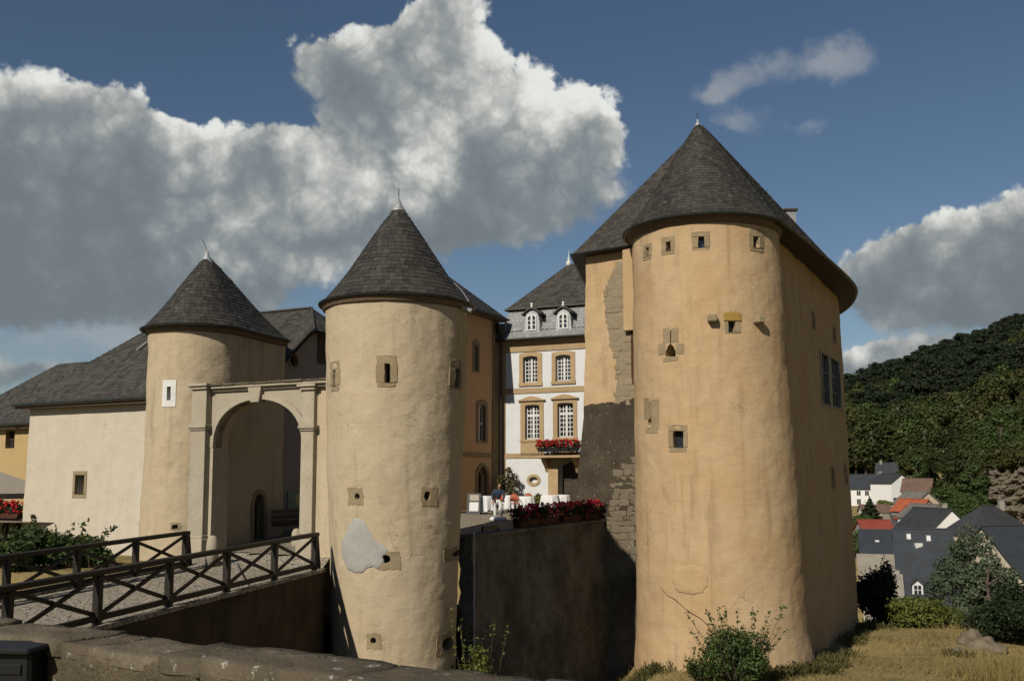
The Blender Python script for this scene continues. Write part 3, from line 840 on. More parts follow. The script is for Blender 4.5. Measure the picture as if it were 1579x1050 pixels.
# ================================================================== the great tower at the right
TC = Vector((7.93, 39.3)); TE = 10.0
def great_tower():
    C = TC; ze = TE; rng = random.Random(11)
    root = thing('great_round_tower', (C.x, C.y, -7.5), 'tall orange round tower with keyhole loophole and small windows under its eave', 'tower', 'towers with pointed slate roofs')
    sh = lambda z: Vector((.42 * (ze - z) / 17, 0, 0))
    off = lambda z: .42 * (ze - z) / 17 + .12 * sstep(-5.5 - z, 0, 1.5)
    wall = body(circle(C, 2.95, 260), zrange(-9.4, ze + .12, 130), off, .032, .6, 21, sh).build('wall', M['orange'], root)
    bv = bvh_of(wall); cut = MB()
    for bx, hx in (((991, 376, 1005, 401), (996, 382, 1001, 397)), ((1019, 365, 1041, 393), (1027, 373, 1034, 388)), ((1066, 357, 1095, 386), (1077, 365, 1086, 382)), ((1155, 354, 1178, 388), (1162, 365, 1170, 382))):
        loophole(root, bv, cut, C, bx, hx, M['frame'], name='window_frame')
    loophole(root, bv, cut, C, (1030, 655, 1060, 697), (1038, 665, 1054, 690), M['frame'], name='window_frame')
    fr = loophole(root, bv, cut, C, (1117, 494, 1143, 514), (1123.5, 495.5, 1134, 512), M['frame'], name='window_frame')
    f1, n1, p1 = feat_frame(bv, 1130, 488, C); x0, x1, z0, z1 = f1.rect(1115.5, 481.5, 1142.5, 494.5)
    m = MB(); k = 8; tp = [(x0 + (x1 - x0) * i / k, z1 - .05 * (2 * i / k - 1) ** 2) for i in range(k + 1)]; bt = [(x0 + (x1 - x0) * i / k, z0) for i in range(k + 1)]
    vs = [snap(bv, f1, n1, *q, .045) for q in tp + bt] + [snap(bv, f1, n1, *q, -.1) for q in tp + bt]; K = k + 1
    fs = []
    for i in range(k): fs += [(i, i + 1, K + i + 1, K + i), (2 * K + i, i, i + 1, 2 * K + i + 1)[::-1], (K + i, K + i + 1, 3 * K + i + 1, 3 * K + i)]
    m.add(vs, fs); o = m.build('lintel', M['ochre'], root); o['label'] = 'yellow ochre lintel stone'
    # keyhole loopholes
    def keyhole(cx, ytop, ybot, halfw, box, plain):
        fr, n, p = feat_frame(bv, cx, (ytop + ybot) / 2, C)
        def q(x, y): return fr.px(x, y)
        yw = ybot - (ybot - ytop) * (.46 if not plain else .34)
        loop = [q(cx - halfw, ybot), q(cx + halfw, ybot), q(cx + halfw * .96, ybot - (ybot - yw) * .45), q(cx + halfw * .5, yw + 2), q(cx + 1.1, yw), q(cx + 1.1, ytop), q(cx - 1.1, ytop), q(cx - 1.1, yw), q(cx - halfw * .5, yw + 2), q(cx - halfw * .96, ybot - (ybot - yw) * .45)]
        prism(cut, fr, loop, -.5, 1.2)
        for (a, b, c, d) in box:
            x0, x1, z0, z1 = fr.rect(a, b, c, d)
            mm = MB(); lp = rect_loop(x0, x1, z0, z1, 4, .012); vs = [snap(bv, fr, n, u, v, .016) for u, v in lp] + [snap(bv, fr, n, u, v, -.1) for u, v in lp]; k = len(lp)
            mm.add(vs, [tuple(range(k))] + [(i, (i + 1) % k, k + (i + 1) % k, k + i) for i in range(k)]); mm.build('loophole_stone', M['frame'], root)
    keyhole(1034, 509, 550, 8, [(1022, 506, 1032.5, 528), (1035.5, 506, 1046, 528), (1014, 530, 1026, 547), (1042, 530, 1054, 546), (1022, 551, 1046, 557)], False)
    keyhole(1003.5, 620, 655, 5, [(992, 613, 1002, 646), (1005, 616, 1016, 662), (997, 658, 1014, 668)], True)
    # two corbel stones beside the yellow window
    for (cx, cy) in ((1098, 492), (1166, 494)):
        fr, n, p = feat_frame(bv, cx, cy, C)
        m = MB(); fbox(m, fr, -.17, .17, -.34, .3, p.z - .15, p.z + .15); o = m.build('corbel', M['frame'], root, bevel=.05)
    # scars in the plaster
    f1, n1, p1 = feat_frame(bv, 1063, 893, C); x0, x1, z0, z1 = f1.rect(1036, 871, 1091, 916)
    cx, cz, rx, rz = (x0 + x1) / 2, (z0 + z1) / 2, (x1 - x0) / 2, (z1 - z0) / 2; K = 36
    lp = [(cx + rx * (1 + .08 * rng.uniform(-1, 1)) * math.copysign(abs(math.cos(t)) ** .75, math.cos(t)), cz + rz * (1 + .08 * rng.uniform(-1, 1)) * math.copysign(abs(math.sin(t)) ** .75, math.sin(t))) for t in [2 * math.pi * i / K for i in range(K)]]
    m = MB(); vs = []
    for s, o_ in ((1, -.03), (.99, .012), (.93, .026), (.6, .022), (.25, .02)):
        vs += [snap(bv, f1, n1, cx + (u - cx) * s, cz + (v - cz) * s, o_) for u, v in lp]
    m.add(vs, [(a * K + i, a * K + (i + 1) % K, (a + 1) * K + (i + 1) % K, (a + 1) * K + i) for a in range(4) for i in range(K)] + [tuple(4 * K + i for i in range(K))])
    m.build('plaster_patch', M['orange'], root, smooth=True)
    pts = [(1018, 905), (1030, 918), (1041, 924), (1052, 934), (1066, 945), (1080, 953), (1094, 966), (1104, 975)]
    P3 = []
    for q in pts:
        f2, n2, p2 = feat_frame(bv, *q, C); P3.append(p2 + n2 * .004)
    m = MB(); m.tube(P3, [.006, .014, .02, .012, .02, .018, .012, .006], 5); m.build('plaster_crack', M['terracotta'], root)
    P3 = []
    for q in [(993, 925), (1001, 930), (1007, 936), (1012, 934)]:
        f2, n2, p2 = feat_frame(bv, max(q[0], 1004), q[1], C); P3.append(Vector((at(q[0], q[1], p2.y).x, p2.y - .12, at(q[0], q[1], p2.y).z)))
    carve(wall, cut)
    cir = circle(C, 2.97, 120)
    m = MB(); sweep(m, cir, [(.0, ze - .22), (.08, ze - .16), (.14, ze - .02), (.30, ze + .08), (.0, ze + .12)]); m.build('cornice', M['eave_wood'], root)
    ea = [Vector((q.x, q.y, ze + .14)) for q in circle(C, 3.22, 120)]
    A = at(1080, 193, 39.6)
    md, ms = MB(), MB(); fan_roof(md, ms, ea, (C.x - .15, C.y + .2, A.z + .10), .24, .205, .165, rng, s_top=.95)
    roof = md.build('roof', M['deck'], root); s = ms.build('slates', M['slate'], roof); s['kind'] = 'stuff'
    gutter(roof, circle(C, 3.22, 120), ze + .10, .06, .10)
    spike(roof, (C.x - .15, C.y + .2, A.z - .26), .20, .46, .30)
great_tower()

# ================================================================== the hall behind the great tower
HALL_EAVE = [(2.72, 42.75), (10.45, 37.2), (12.0, 39.75), (13.4, 42.05), (14.8, 44.4), (16.4, 47.2), (17.9, 50.0), (18.75, 52.4), (19.5, 55.4), (19.9, 58.8), (19.3, 62.5), (17.0, 65.5), (12, 67), (6, 62)]
def inset(pts, d):
    N = normals_of([Vector(p) for p in pts])
    return [Vector(p) - n * d for p, n in zip(pts, N)]
def smooth_pts(pts, keep, it=2):
    P = [Vector(p) for p in pts]; K = list(keep)
    for _ in range(it):
        out, k2 = [], []
        for i in range(len(P)):
            j = (i + 1) % len(P)
            if K[i]: out.append(P[i]); k2.append(True)
            else: out.append(P[i]); k2.append(False)
            out.append((P[i] + P[j]) / 2); k2.append(False)
        P2 = list(out)
        for i in range(len(out)):
            if not k2[i]: P2[i] = out[i] * .5 + (out[i - 1] + out[(i + 1) % len(out)]) * .25
        P, K = P2, k2
    return P
HALL_W = None
def hall():
    global HALL_W, HALL_BV, HALL_ROOT
    rng = random.Random(17); ze = TE - .05
    root = thing('great_hall', (10, 50, -10), 'orange hall with big hipped slate roof behind the tall round tower', 'building'); HALL_ROOT = root
    E = smooth_pts(HALL_EAVE, [i in (0, 1) for i in range(len(HALL_EAVE))], 2)
    WP = inset(HALL_EAVE, .62); p0 = Vector((10.25, 38.2)); dr = Vector((math.sin(R(28)), math.cos(R(28))))
    WP[1] = Vector((9.9, 38.0))
    for i in range(2, 8):
        q = Vector(WP[i]); t = (q - p0).dot(dr); WP[i] = p0 + dr * t
    Wp = resample(smooth_pts(WP, [i in (0, 1) for i in range(len(WP))], 2), .35)
    wall = body(Wp, zrange(-11, ze + .05, 70), lambda z: .55 * (ze - z) / 20, .05, .5, 31).build('wall', M['orange'], root); HALL_W = wall
    bv = bvh_of(wall); HALL_BV = bv; cut = MB()
    for bx, hx in (((1251, 480, 1257.5, 510), (1253, 484, 1255.5, 506)), ((1283.5, 503, 1289, 531), (1285, 507, 1287.5, 527)), ((1281, 718, 1288, 754), (1283, 722, 1286, 750)), ((1302, 713, 1308, 748), (1304, 717, 1306.5, 744))):
        loophole(root, bv, cut, None, bx, hx, M['frame'], proud=.012)
    for (a, b, c, d) in ((1266, 545, 1280, 627), (1282.5, 553, 1296, 631)):
        o = loophole(root, bv, cut, None, (a, b, c, d), (a + 2.2, b + 3, c - 2.2, d - 4), M['wingrey'], name='window', depth=.35, jit=0, proud=.03, blocks=False)
        fr, n, p = feat_frame(bv, (a + c) / 2, (b + d) / 2); x0, x1, z0, z1 = fr.rect(a + 2.2, b + 3, c - 2.2, d - 4)
        m = MB(); fbox(m, fr, x0, x1, .16, .18, z0, z1); m.build('pane', M['glass'], o)
        m = MB(); fbox(m, fr, (x0 + x1) / 2 - .05, (x0 + x1) / 2 + .05, .08, .15, z0, z1)
        for t in (.3, .65): fbox(m, fr, x0, x1, .09, .14, z0 + (z1 - z0) * t - .03, z0 + (z1 - z0) * t + .03)
        m.build('muntins', M['wingrey'], o)
    # exposed stonework on the face left of the tower
    fr, n, p = feat_frame(bv, 940, 480)
    lb = [(400, 962), (410, 947), (425, 940), (445, 934), (470, 932), (490, 935), (515, 938), (530, 941), (548, 949), (565, 951), (585, 953), (600, 950), (622, 949)]
    rb = [(400, 966), (480, 973), (560, 979), (622, 985)]
    stone_me = []; foot_me = []
    for i in range(6):
        m = MB(); J = lambda: rng.uniform(-.09, .09)
        m.hexa([Vector((x + J(), y, z + J())) for x, y, z in ((-.5, -.5, -.5), (.5, -.5, -.5), (.5, .5, -.5), (-.5, .5, -.5), (-.5, -.5, .5), (.5, -.5, .5), (.5, .5, .5), (-.5, .5, .5))])
        me = bpy.data.meshes.new('stone'); me.from_pydata(m.v, [], m.f); bm = bmesh.new(); bm.from_mesh(me)
        bmesh.ops.recalc_face_normals(bm, faces=bm.faces); bmesh.ops.bevel(bm, geom=list(bm.edges), offset=.12, segments=1, affect='EDGES', profile=.5); bm.to_mesh(me); bm.free()
        me.materials.append(M['rubble']); stone_me.append(me)
        m2 = me.copy(); m2.materials[0] = M['boulder']; foot_me.append(m2)
    def put_stone(cx, cz, w, h, dep, out, tilt=.03, lib=None):
        q = snap(bv, fr, n, cx, cz, out)
        o = bpy.data.objects.new('stone', rng.choice(lib or stone_me)); COL.objects.link(o); o.parent = wall
        o.location = q - ORG[wall.name]; o.scale = (w, dep, h); o.rotation_euler = (0, rng.uniform(-tilt, tilt), math.atan2(fr.ex.y, fr.ex.x) + rng.uniform(-tilt, tilt))
    # mortar bed
    mm = MB(); ys = list(range(400, 623, 6)); prev = None; L_ = []; R_ = []
    for y in ys:
        L_.append(snap(bv, fr, n, *fr.px(lerp_tab(y, lb) + 1.5, y), .02)); R_.append(snap(bv, fr, n, *fr.px(lerp_tab(y, rb), y), .02))
    k = len(ys); mm.add(L_ + R_ + [v - n * .1 for v in L_] + [v - n * .1 for v in R_], [(i, k + i, k + i + 1, i + 1) for i in range(k - 1)] + [(i, i + 1, 2 * k + i + 1, 2 * k + i) for i in range(k - 1)] + [(k + i, 3 * k + i, 3 * k + i + 1, k + i + 1) for i in range(k - 1)])
    mm.build('mortar', M['mortar'], wall)
    y = 402
    while y < 620:
        hpx = rng.uniform(5.5, 12); x = lerp_tab(y + hpx / 2, lb) + rng.uniform(-3, 3); xr = lerp_tab(y, rb)
        while x < xr - 2:
            wpx = min(rng.choice((6, 9, 12, 17, 24, 30)) * rng.uniform(.85, 1.15), xr - x + 1)
            if xr - x - wpx < 5: wpx = xr - x
            a, c, b_, d_ = fr.rect(x, y, x + wpx, y + hpx)
            put_stone((a + c) / 2, (b_ + d_) / 2, (c - a) * .99, (d_ - b_) * rng.uniform(.96, 1.08), .22, rng.uniform(-.095, -.055))
            x += wpx
        y += hpx
    # rubble foot beside the tower
    y = 704
    while y < 852:
        hpx = rng.uniform(6, 12); x = lerp_tab(y, [(704, 966), (740, 956), (800, 951), (852, 958)]) + rng.uniform(-5, 5)
        while x < 992:
            wpx = rng.uniform(6, 19); a, c, b_, d_ = fr.rect(x, y, x + wpx, y + hpx)
            put_stone((a + c) / 2, (b_ + d_) / 2, (c - a) * 1.05, (d_ - b_) * rng.uniform(1.0, 1.2), .24, rng.uniform(-.12, -.05) + .06 + .55 * (max(0, min(y + hpx / 2, 812) - 622) / 190) ** 1.2, .10, foot_me)
            x += wpx
        y += hpx
    # shaft beside the tower
    x0, x1, z0, z1 = fr.rect(966, 400, 986, 511); m = MB(); fbox(m, fr, x0, x1 + .4, -.32, .4, z0, ze); m.build('shaft', M['orange'], root, bevel=.03)
    x0, x1, z0, z1 = fr.rect(975, 512, 981, 592); m = MB(); fbox(m, fr, x0, x1, -.10, .3, z0, z1); m.build('downpipe', M['terracotta'], root)  # dark reddish bar added in place of a slot, no pipe
    carve(wall, cut)
    # roof
    ea_pts = resample(E, .7); ea = [Vector((q.x, q.y, ze + .12)) for q in ea_pts]
    A = at(1083, 196, 46.5)
    md, ms = MB(), MB(); fan_roof(md, ms, ea, (A.x, A.y, A.z + .1), .05, .23, .20, rng, s_top=.99, pw=6)
    roof = md.build('roof', M['deck'], root); s = ms.build('slates', M['slate_mid'], roof); s['kind'] = 'stuff'
    m = MB(); sweep(m, ea_pts, [(-2.0, ze - .02), (.0, ze + .02), (.02, ze + .12), (-2.0, ze + .10)]); m.build('soffit', M['soffit'], roof)
    gutter(roof, ea_pts, ze + .10, .06, .09)
    c = at(1217, 330, 50); m = MB(); m.box(c.x - .26, c.x + .26, c.y - .3, c.y + .3, c.z - 1.6, c.z + .10); ch = m.build('chimney', M['slate_grey'], roof)
    m = MB(); m.box(c.x - .36, c.x + .36, c.y - .4, c.y + .4, c.z + .10, c.z + .20); m.build('chimney_cap', M['slate_mid'], ch)
    Ap = Vector((A.x, A.y, A.z + .1)); tang = ea[0]
    for (px_, py_) in ((1155, 276), (1170, 283), (1182, 293), (1190, 303)):
        a = at(px_, py_ + 6, 46); m = MB(); m.tube([a, at(px_, py_, 46)], .02, 5); m.build('roof_hook', M['iron'], roof)
    # the dark battered foot left of the tower
    rt = thing('buttress', at(930, 790, 42), 'dark rough rendered buttress leaning on the orange hall', 'buttress')
    m = MB(); n_u, n_v = 26, 70
    for j in range(n_v + 1):
        v = j / n_v; y = y0 = 622 + (1060 - 622) * v
        for i in range(n_u + 1):
            u = i / n_u; xl = lerp_tab(y, [(622, 899), (680, 896), (740, 886), (790, 877), (812, 876), (830, 930), (1060, 934)]); x = xl + (lerp_tab(y, [(622, 988), (800, 992), (1060, 1010)]) - xl) * u; y = y0 + (8 * fbm((x * .06, 0, 2), 1, 3, 2) + 10 * (u - .5) * -1) * (1 - v)
            lz = fr.px(x, y)
            out = .06 + .55 * min(1, (y0 - 622) / 190) ** 1.2
            out += .05 * fbm((lz[0], lz[1], 0), 1.3, 4, 3)
            if u < .12: out -= (1 - u / .12) ** 2 * .5 * (out + .2)
            q = snap(bv, fr, n, lz[0], lz[1], out)
            m.v.append(q)
    K = n_u + 1; cutrow = int(n_v * (818 - 622) / (1060 - 622)); b = len(m.v); m.v += [v - n * 1.2 for v in m.v]
    for (r0, r1, nm, mt) in ((0, cutrow, 'wall', 'dark_cement'), (cutrow, n_v, 'foot', 'terrace')):
        q = MB(); q.v = [v.copy() for v in m.v]
        for j in range(r0, r1):
            for i in range(n_u): q.f.append((j * K + i, j * K + i + 1, (j + 1) * K + i + 1, (j + 1) * K + i))
            q.f.append((j * K, (j + 1) * K, b + (j + 1) * K, b + j * K)); q.f.append((j * K + n_u, b + j * K + n_u, b + (j + 1) * K + n_u, (j + 1) * K + n_u))
        if r0 == 0:
            for i in range(n_u): q.f.append((i, b + i, b + i + 1, i + 1))
        used = sorted({i for f in q.f for i in f}); mp = {a: k for k, a in enumerate(used)}
        q.v = [q.v[a] for a in used]; q.f = [tuple(mp[a] for a in f) for f in q.f]
        q.build(nm, M[mt], rt)
hall()

# ================================================================== courtyard and gate
GD = 26.6
GATE = Fr((-10.8, 32.9), -GD)
def court_z(x, y):
    d = (Vector((x, y)) - Vector((-8.2, 31.6))).length
    return -2.32 + .70 * sstep(d, 1.5, 12)
TW_A, TW_B = Vector((-1.25, 31.0)), Vector((4.55, 42.6))            # terrace wall, front edge
def courtyard():
    t = (TW_B - TW_A).normalized(); nr = Vector((t.y, -t.x))
    Xs = [-26 + .5 * i for i in range(105)]; Ys = [29.5 + .5 * i for i in range(90)]
    idx = {}; V = []; Q = []
    def ok(x, y):
        p = Vector((x, y))
        if (p - TW_A).dot(nr) > -.25 and y < 43.5: return False
        g = (p - Vector((-10.8, 32.9))); ey = Vector((math.sin(R(GD)), math.cos(R(GD))))
        if g.dot(ey) < -.05 and x < -2.2: return False
        if x < -10.2 and y < 38: return False
        if x > 6 + max(0, (y - 46) * .35): return False
        return True
    def vi(i, j):
        if (i, j) not in idx:
            idx[(i, j)] = len(V); V.append((Xs[i], Ys[j], court_z(Xs[i], Ys[j])))
        return idx[(i, j)]
    for i in range(len(Xs) - 1):
        for j in range(len(Ys) - 1):
            if ok(Xs[i] + .25, Ys[j] + .25): Q.append((vi(i, j), vi(i + 1, j), vi(i + 1, j + 1), vi(i, j + 1)))
    o = np_mesh('courtyard_paving', np.array(V), np.array(Q), M['paving'])
    tag(o, 'pale stone paving of the castle courtyard', 'paving', kind='structure')
courtyard()
def gate():
    F = GATE; root = thing('arched_gateway', F.w(2.7, 0, -2.35), 'pale stone arched gateway with pilasters and keystone between two round towers', 'gateway')
    P = F.px
    xL, xR = P(331, 720)[0], P(467.5, 720)[0]; xe = 6.6
    zt = P(420, 600)[1]; zs = P(334, 690)[1]; zc = P(399, 616)[1]; zb = -2.7
    x0 = P(303, 700)[0] - .3
    # wall with the arch cut out
    m = MB(); prism(m, F, [(x0, zb), (xe, zb), (xe, zt), (x0, zt)], .02, .62); wall = m.build('wall', M['cream'], root)
    n = 24; arch = [(xL, zb - .2), (xL, zs)] + [(xL + (xR - xL) * (1 - math.cos(math.pi * i / n)) / 2, zs + (zc - zs) * math.sin(math.pi * i / n) ** .8) for i in range(1, n)] + [(xR, zs), (xR, zb - .2)]
    c = MB(); prism(c, F, arch, -1, 2); carve(wall, c)
    # dressed stone spandrels
    xp0, xp1 = P(325, 650)[0], P(470, 650)[0]
    top = zt - .02; k = len(arch)
    m = MB(); ar = arch[1:-1]; tp = [(min(max(x, xp0), xp1), top) for x, z in ar]; tp[0] = (xp0, zs); tp[-1] = (xp1, zs)
    tp[1] = (xp0, top); tp[-2] = (xp1, top)
    outer = tp; inner = [(x, z) for x, z in ar]; K = len(ar)
    vs = [F.w(x, -.06, z) for x, z in outer] + [F.w(x, -.06, z) for x, z in inner] + [F.w(x, .3, z) for x, z in outer] + [F.w(x, .3, z) for x, z in inner]
    fs = []
    for i in range(K - 1): fs += [(i, i + 1, K + i + 1, K + i), (K + i, K + i + 1, 3 * K + i + 1, 3 * K + i), (i, 2 * K + i, 2 * K + i + 1, i + 1)]
    m.add(vs, fs); m.build('spandrel', M['greystone'], root)
    # archivolt moulding
    m = MB()
    o1 = [(x + (x - (xL + xR) / 2) * .09, z + .16 * (1 if z > zs + .02 else 0)) for x, z in inner]
    vs = []
    for (pp, y) in ((inner, -.06), (inner, -.12), (o1, -.12), (o1, -.06)): vs += [F.w(x, y, z) for x, z in pp]
    m.add(vs, [(a * K + i, a * K + i + 1, ((a + 1) % 4) * K + i + 1, ((a + 1) % 4) * K + i) for a in range(4) for i in range(K - 1)]); m.build('archivolt', M['greystone'], root)
    # keystone
    a, b = P(389, 595)[0], P(410, 595)[0]; a2, b2 = P(393, 621)[0], P(406, 621)[0]; z1, z2 = P(400, 596)[1], P(400, 621)[1]
    m = MB(); prism(m, F, [(a2, z2), (b2, z2), (b, z1), (a, z1)], -.24, .1); m.build('keystone', M['greystone'], root, bevel=.015)
    # pilasters: base, two shafts, impost, capital
    for (pa, pb, pr, nm) in ((303.5, 326, .34, 'l'), (468, 487, .16, 'r')):
        xa, xb = P(pa, 720)[0], P(pb, 720)[0]; zi = P((pa + pb) / 2, 660)[1]; zt2 = P((pa + pb) / 2, 602)[1]; zg = court_z(-8, 31.5) - .1; zb2 = P((pa + pb) / 2, 824)[1]
        m = MB(); fbox(m, F, xa, xb, -pr, .1, zb2, zi - .09); fbox(m, F, xa + .01, xb - .01, -pr + .02, .1, zi + .09, zt2); p_ = m.build('pilaster', M['greystone'], root, bevel=.012)
        m = MB(); fbox(m, F, xa - .07, xb + .07, -pr - .09, .12, zg, zb2 - .12); fbox(m, F, xa - .03, xb + .03, -pr - .045, .11, zb2 - .12, zb2); m.build('base', M['greystone'], p_, bevel=.02)
        m = MB(); fbox(m, F, xa - .03, xb + .05, -pr - .05, .1, zi - .09, zi - .02); fbox(m, F, xa - .06, xb + .09, -pr - .10, .1, zi - .02, zi + .09); m.build('impost', M['greystone'], p_, bevel=.012)
        m = MB(); fbox(m, F, xa - .05, xb + .05, -pr - .06, .12, zt2, zt2 + .10); fbox(m, F, xa - .12, xb + .12, -pr - .13, .14, zt2 + .10, zt2 + .19); m.build('capital', M['greystone'], p_, bevel=.015)
        # inner jamb
        xx = xL if nm == 'l' else xR
        m = MB(); fbox(m, F, xx - (.14 if nm == 'l' else 0), xx + (0 if nm == 'l' else .0) + .001, -.10, .66, zg, zs); m.build('jamb', M['greystone'], root)
    # cornice on top, with lichen-dark slabs
    m = MB(); xa = P(327, 590)[0]; fbox(m, F, xa, xe, -.16, .7, zt - .01, zt + .08); fbox(m, F, xa - .04, xe, -.27, .78, zt + .08, zt + .17); m.build('cornice', M['greystone'], root, bevel=.02)
    rng = random.Random(2); x = xa - .06; me = None
    while x < xe - .2:
        w = rng.uniform(.5, .8); m = MB(); fbox(m, F, x, min(x + w - .015, xe), -.30 - rng.uniform(0, .03), .8, zt + .172, zt + .235 + rng.uniform(-.01, .015)); m.build('coping_slab', M['cap'], root, bevel=.015); x += w
gate()
for (px_, py_, nm) in ((457, 843, 'stone guard post beside the right pilaster of the gate'), (327, 858, 'stone guard post at the foot of the left gate pilaster')):
    p = onz(px_, py_, -2.33); m = MB(); m.lathe(p + Vector((0, 0, -.25)), [(.20, 0), (.19, .5), (.16, .78), (.09, .88), (0, .9)], 14)
    tag(m.build('guard_stone', M['greystone'], None, p, smooth=True), nm, 'guard stone', 'guard stones at the gate')

# ================================================================== bridge with timber railings
BD = Vector((math.sin(R(15)), math.cos(R(15)), 0)); BL = Vector((-BD.y, BD.x, 0))
BN0 = Vector((-5.77, 28.75, 0))                                           # near railing end
def deck_z(p): return -2.63 + .0255 * (Vector((p.x, p.y, 0)) - BN0).dot(BD)
def bpt(t, s, dz=0):
    p = BN0 + BD * t + BL * s; p.z = deck_z(p) + dz; return p
def bridge():
    root = thing('stone_bridge', bpt(-9, 2, -4), 'stone bridge with sloping deck leading to the arched gateway', 'bridge')
    w0, w1 = -.10, 4.5
    m = MB(); ts = [-23 + i for i in range(0, 24)] + [.4]
    a = [bpt(t, w0 + .06, -.02) for t in ts]; b = [bpt(t, w1, -.02) for t in ts]; k = len(ts)
    m.add(a + b, [(i, k + i, k + i + 1, i + 1) for i in range(k - 1)])
    ext = [bpt(.4, w0 + .06, -.02), Vector((-5.6, 30.4, -2.34)), Vector((-10.9, 33.0, -2.34)), bpt(.4, w1, -.02)]
    m.add(ext, [(0, 1, 2, 3)])
    m.build('deck', M['deckstone'], root)
    rng = random.Random(4)
    for (s0, s1, t1) in ((w0 - .06, w0 + .06, .35), (w1 - .05, w1 + .3, 3.2)):
        m = MB(); nt_, nz = 90, 16
        for j in range(nz + 1):
            for i in range(nt_ + 1):
                t = -22 + (t1 + 22) * i / nt_; p = bpt(t, s0 if s0 < 0 else s1); zt = p.z - .06
                o = .03 * fbm((p.x, p.y, j * .3), 1.1, 3, 6)
                q = p + BL * (o if s0 < 0 else -o); q.z = zt + (-9.3 - zt) * j / nz
                if s0 < 0: q -= BL * .10 * (j / nz)
                m.v.append(q)
        K = nt_ + 1
        for j in range(nz):
            for i in range(nt_): m.f.append((j * K + i, j * K + i + 1, (j + 1) * K + i + 1, (j + 1) * K + i))
        b = len(m.v)
        for i in range(nt_ + 1):
            t = -22 + (t1 + 22) * i / nt_; q = bpt(t, s1 if s0 < 0 else s0); q.z -= .06; m.v.append(q)
        for i in range(nt_): m.f.append((i, b + i, b + i + 1, i + 1))
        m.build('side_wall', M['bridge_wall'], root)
        m = MB(); aa = [bpt(-22, s0 - (.05 if s0 < 0 else 0), -.055), bpt(t1, s0 - (.05 if s0 < 0 else 0), -.055), bpt(t1, s1, -.055), bpt(-22, s1, -.055)]
        m.hexa(aa + [q + Vector((0, 0, .10)) for q in aa]); m.build('edge_course', M['deckstone'], root)
bridge()
def railing(s, ts, label, endret):
    o = bpt(ts[-1], s); root = thing('timber_railing', o, label, 'railing', 'dark timber railings on the bridge')
    H = 1.11; rng = random.Random(int(s * 10))
    # shared meshes for alike pieces, in the local frame of a bay
    for i, t in enumerate(ts):
        p = bpt(t, s); m = MB(); m.bar(p + Vector((0, 0, .03)), p + Vector((0, 0, H - .06)), .15, .15, BD); m.build('post', M['wood'], root, bevel=.012)
    for a, b in zip(ts[:-1], ts[1:]):
        p, q = bpt(a, s), bpt(b, s); u = (q - p).normalized()
        m = MB(); m.bar(p + u * .08 + Vector((0, 0, .16)), q - u * .08 + Vector((0, 0, .16)), .09, .12); m.build('bottom_rail', M['wood'], root, bevel=.008)
        g = .09
        for (z0, z1, off) in ((.24, H - .14, -.026), (H - .14, .24, .026)):
            m = MB(); m.bar(p + u * g + Vector((0, 0, z0)) + BL * off, q - u * g + Vector((0, 0, z1)) + BL * off, .05, .085); m.build('brace', M['wood'], root, bevel=.006)
    a, b = bpt(ts[0] - .1, s, H - .055), bpt(ts[-1] + .12, s, H - .055)
    m = MB(); m.bar(a, b, .20, .11); m.build('top_rail', M['wood'], root, bevel=.015)
    if endret:
        e = bpt(ts[-1] + .12, s); m = MB(); m.bar(e + Vector((0, 0, H - .06)), bpt(ts[-1] + .30, s, .05), .10, .09, BL); m.build('end_brace', M['wood'], root, bevel=.01)
railing(0, [-2.365 * i for i in range(7, -1, -1)], 'dark timber railing with crossed braces on the near side of the bridge', True)
railing(4.2, [-2.365 * i - .15 for i in range(7, -1, -1)], 'dark timber railing with crossed braces on the far side of the bridge', True)
def hose():
    p = [bpt(-7.0, .1, .95), bpt(-6.6, -.02, .55), bpt(-6.2, -.3, .15), bpt(-5.4, -.52, -.35), bpt(-5.0, -.56, -1.0), bpt(-5.2, -.58, -1.5), bpt(-5.5, -.60, -1.75)]
    q = [at(366, 868, 25.13), at(374, 884, 25.45), at(383, 900, 25.77), at(389, 915, 25.88), at(390, 930, 25.88), at(386, 944, 25.77), at(380, 951, 25.67)]
    m = MB(); m.tube(q, .03, 6); tag(m.build('water_hose', M['wingrey'], None, q[0], smooth=True), 'grey hose hanging from the near railing down the bridge wall', 'hose')
hose()

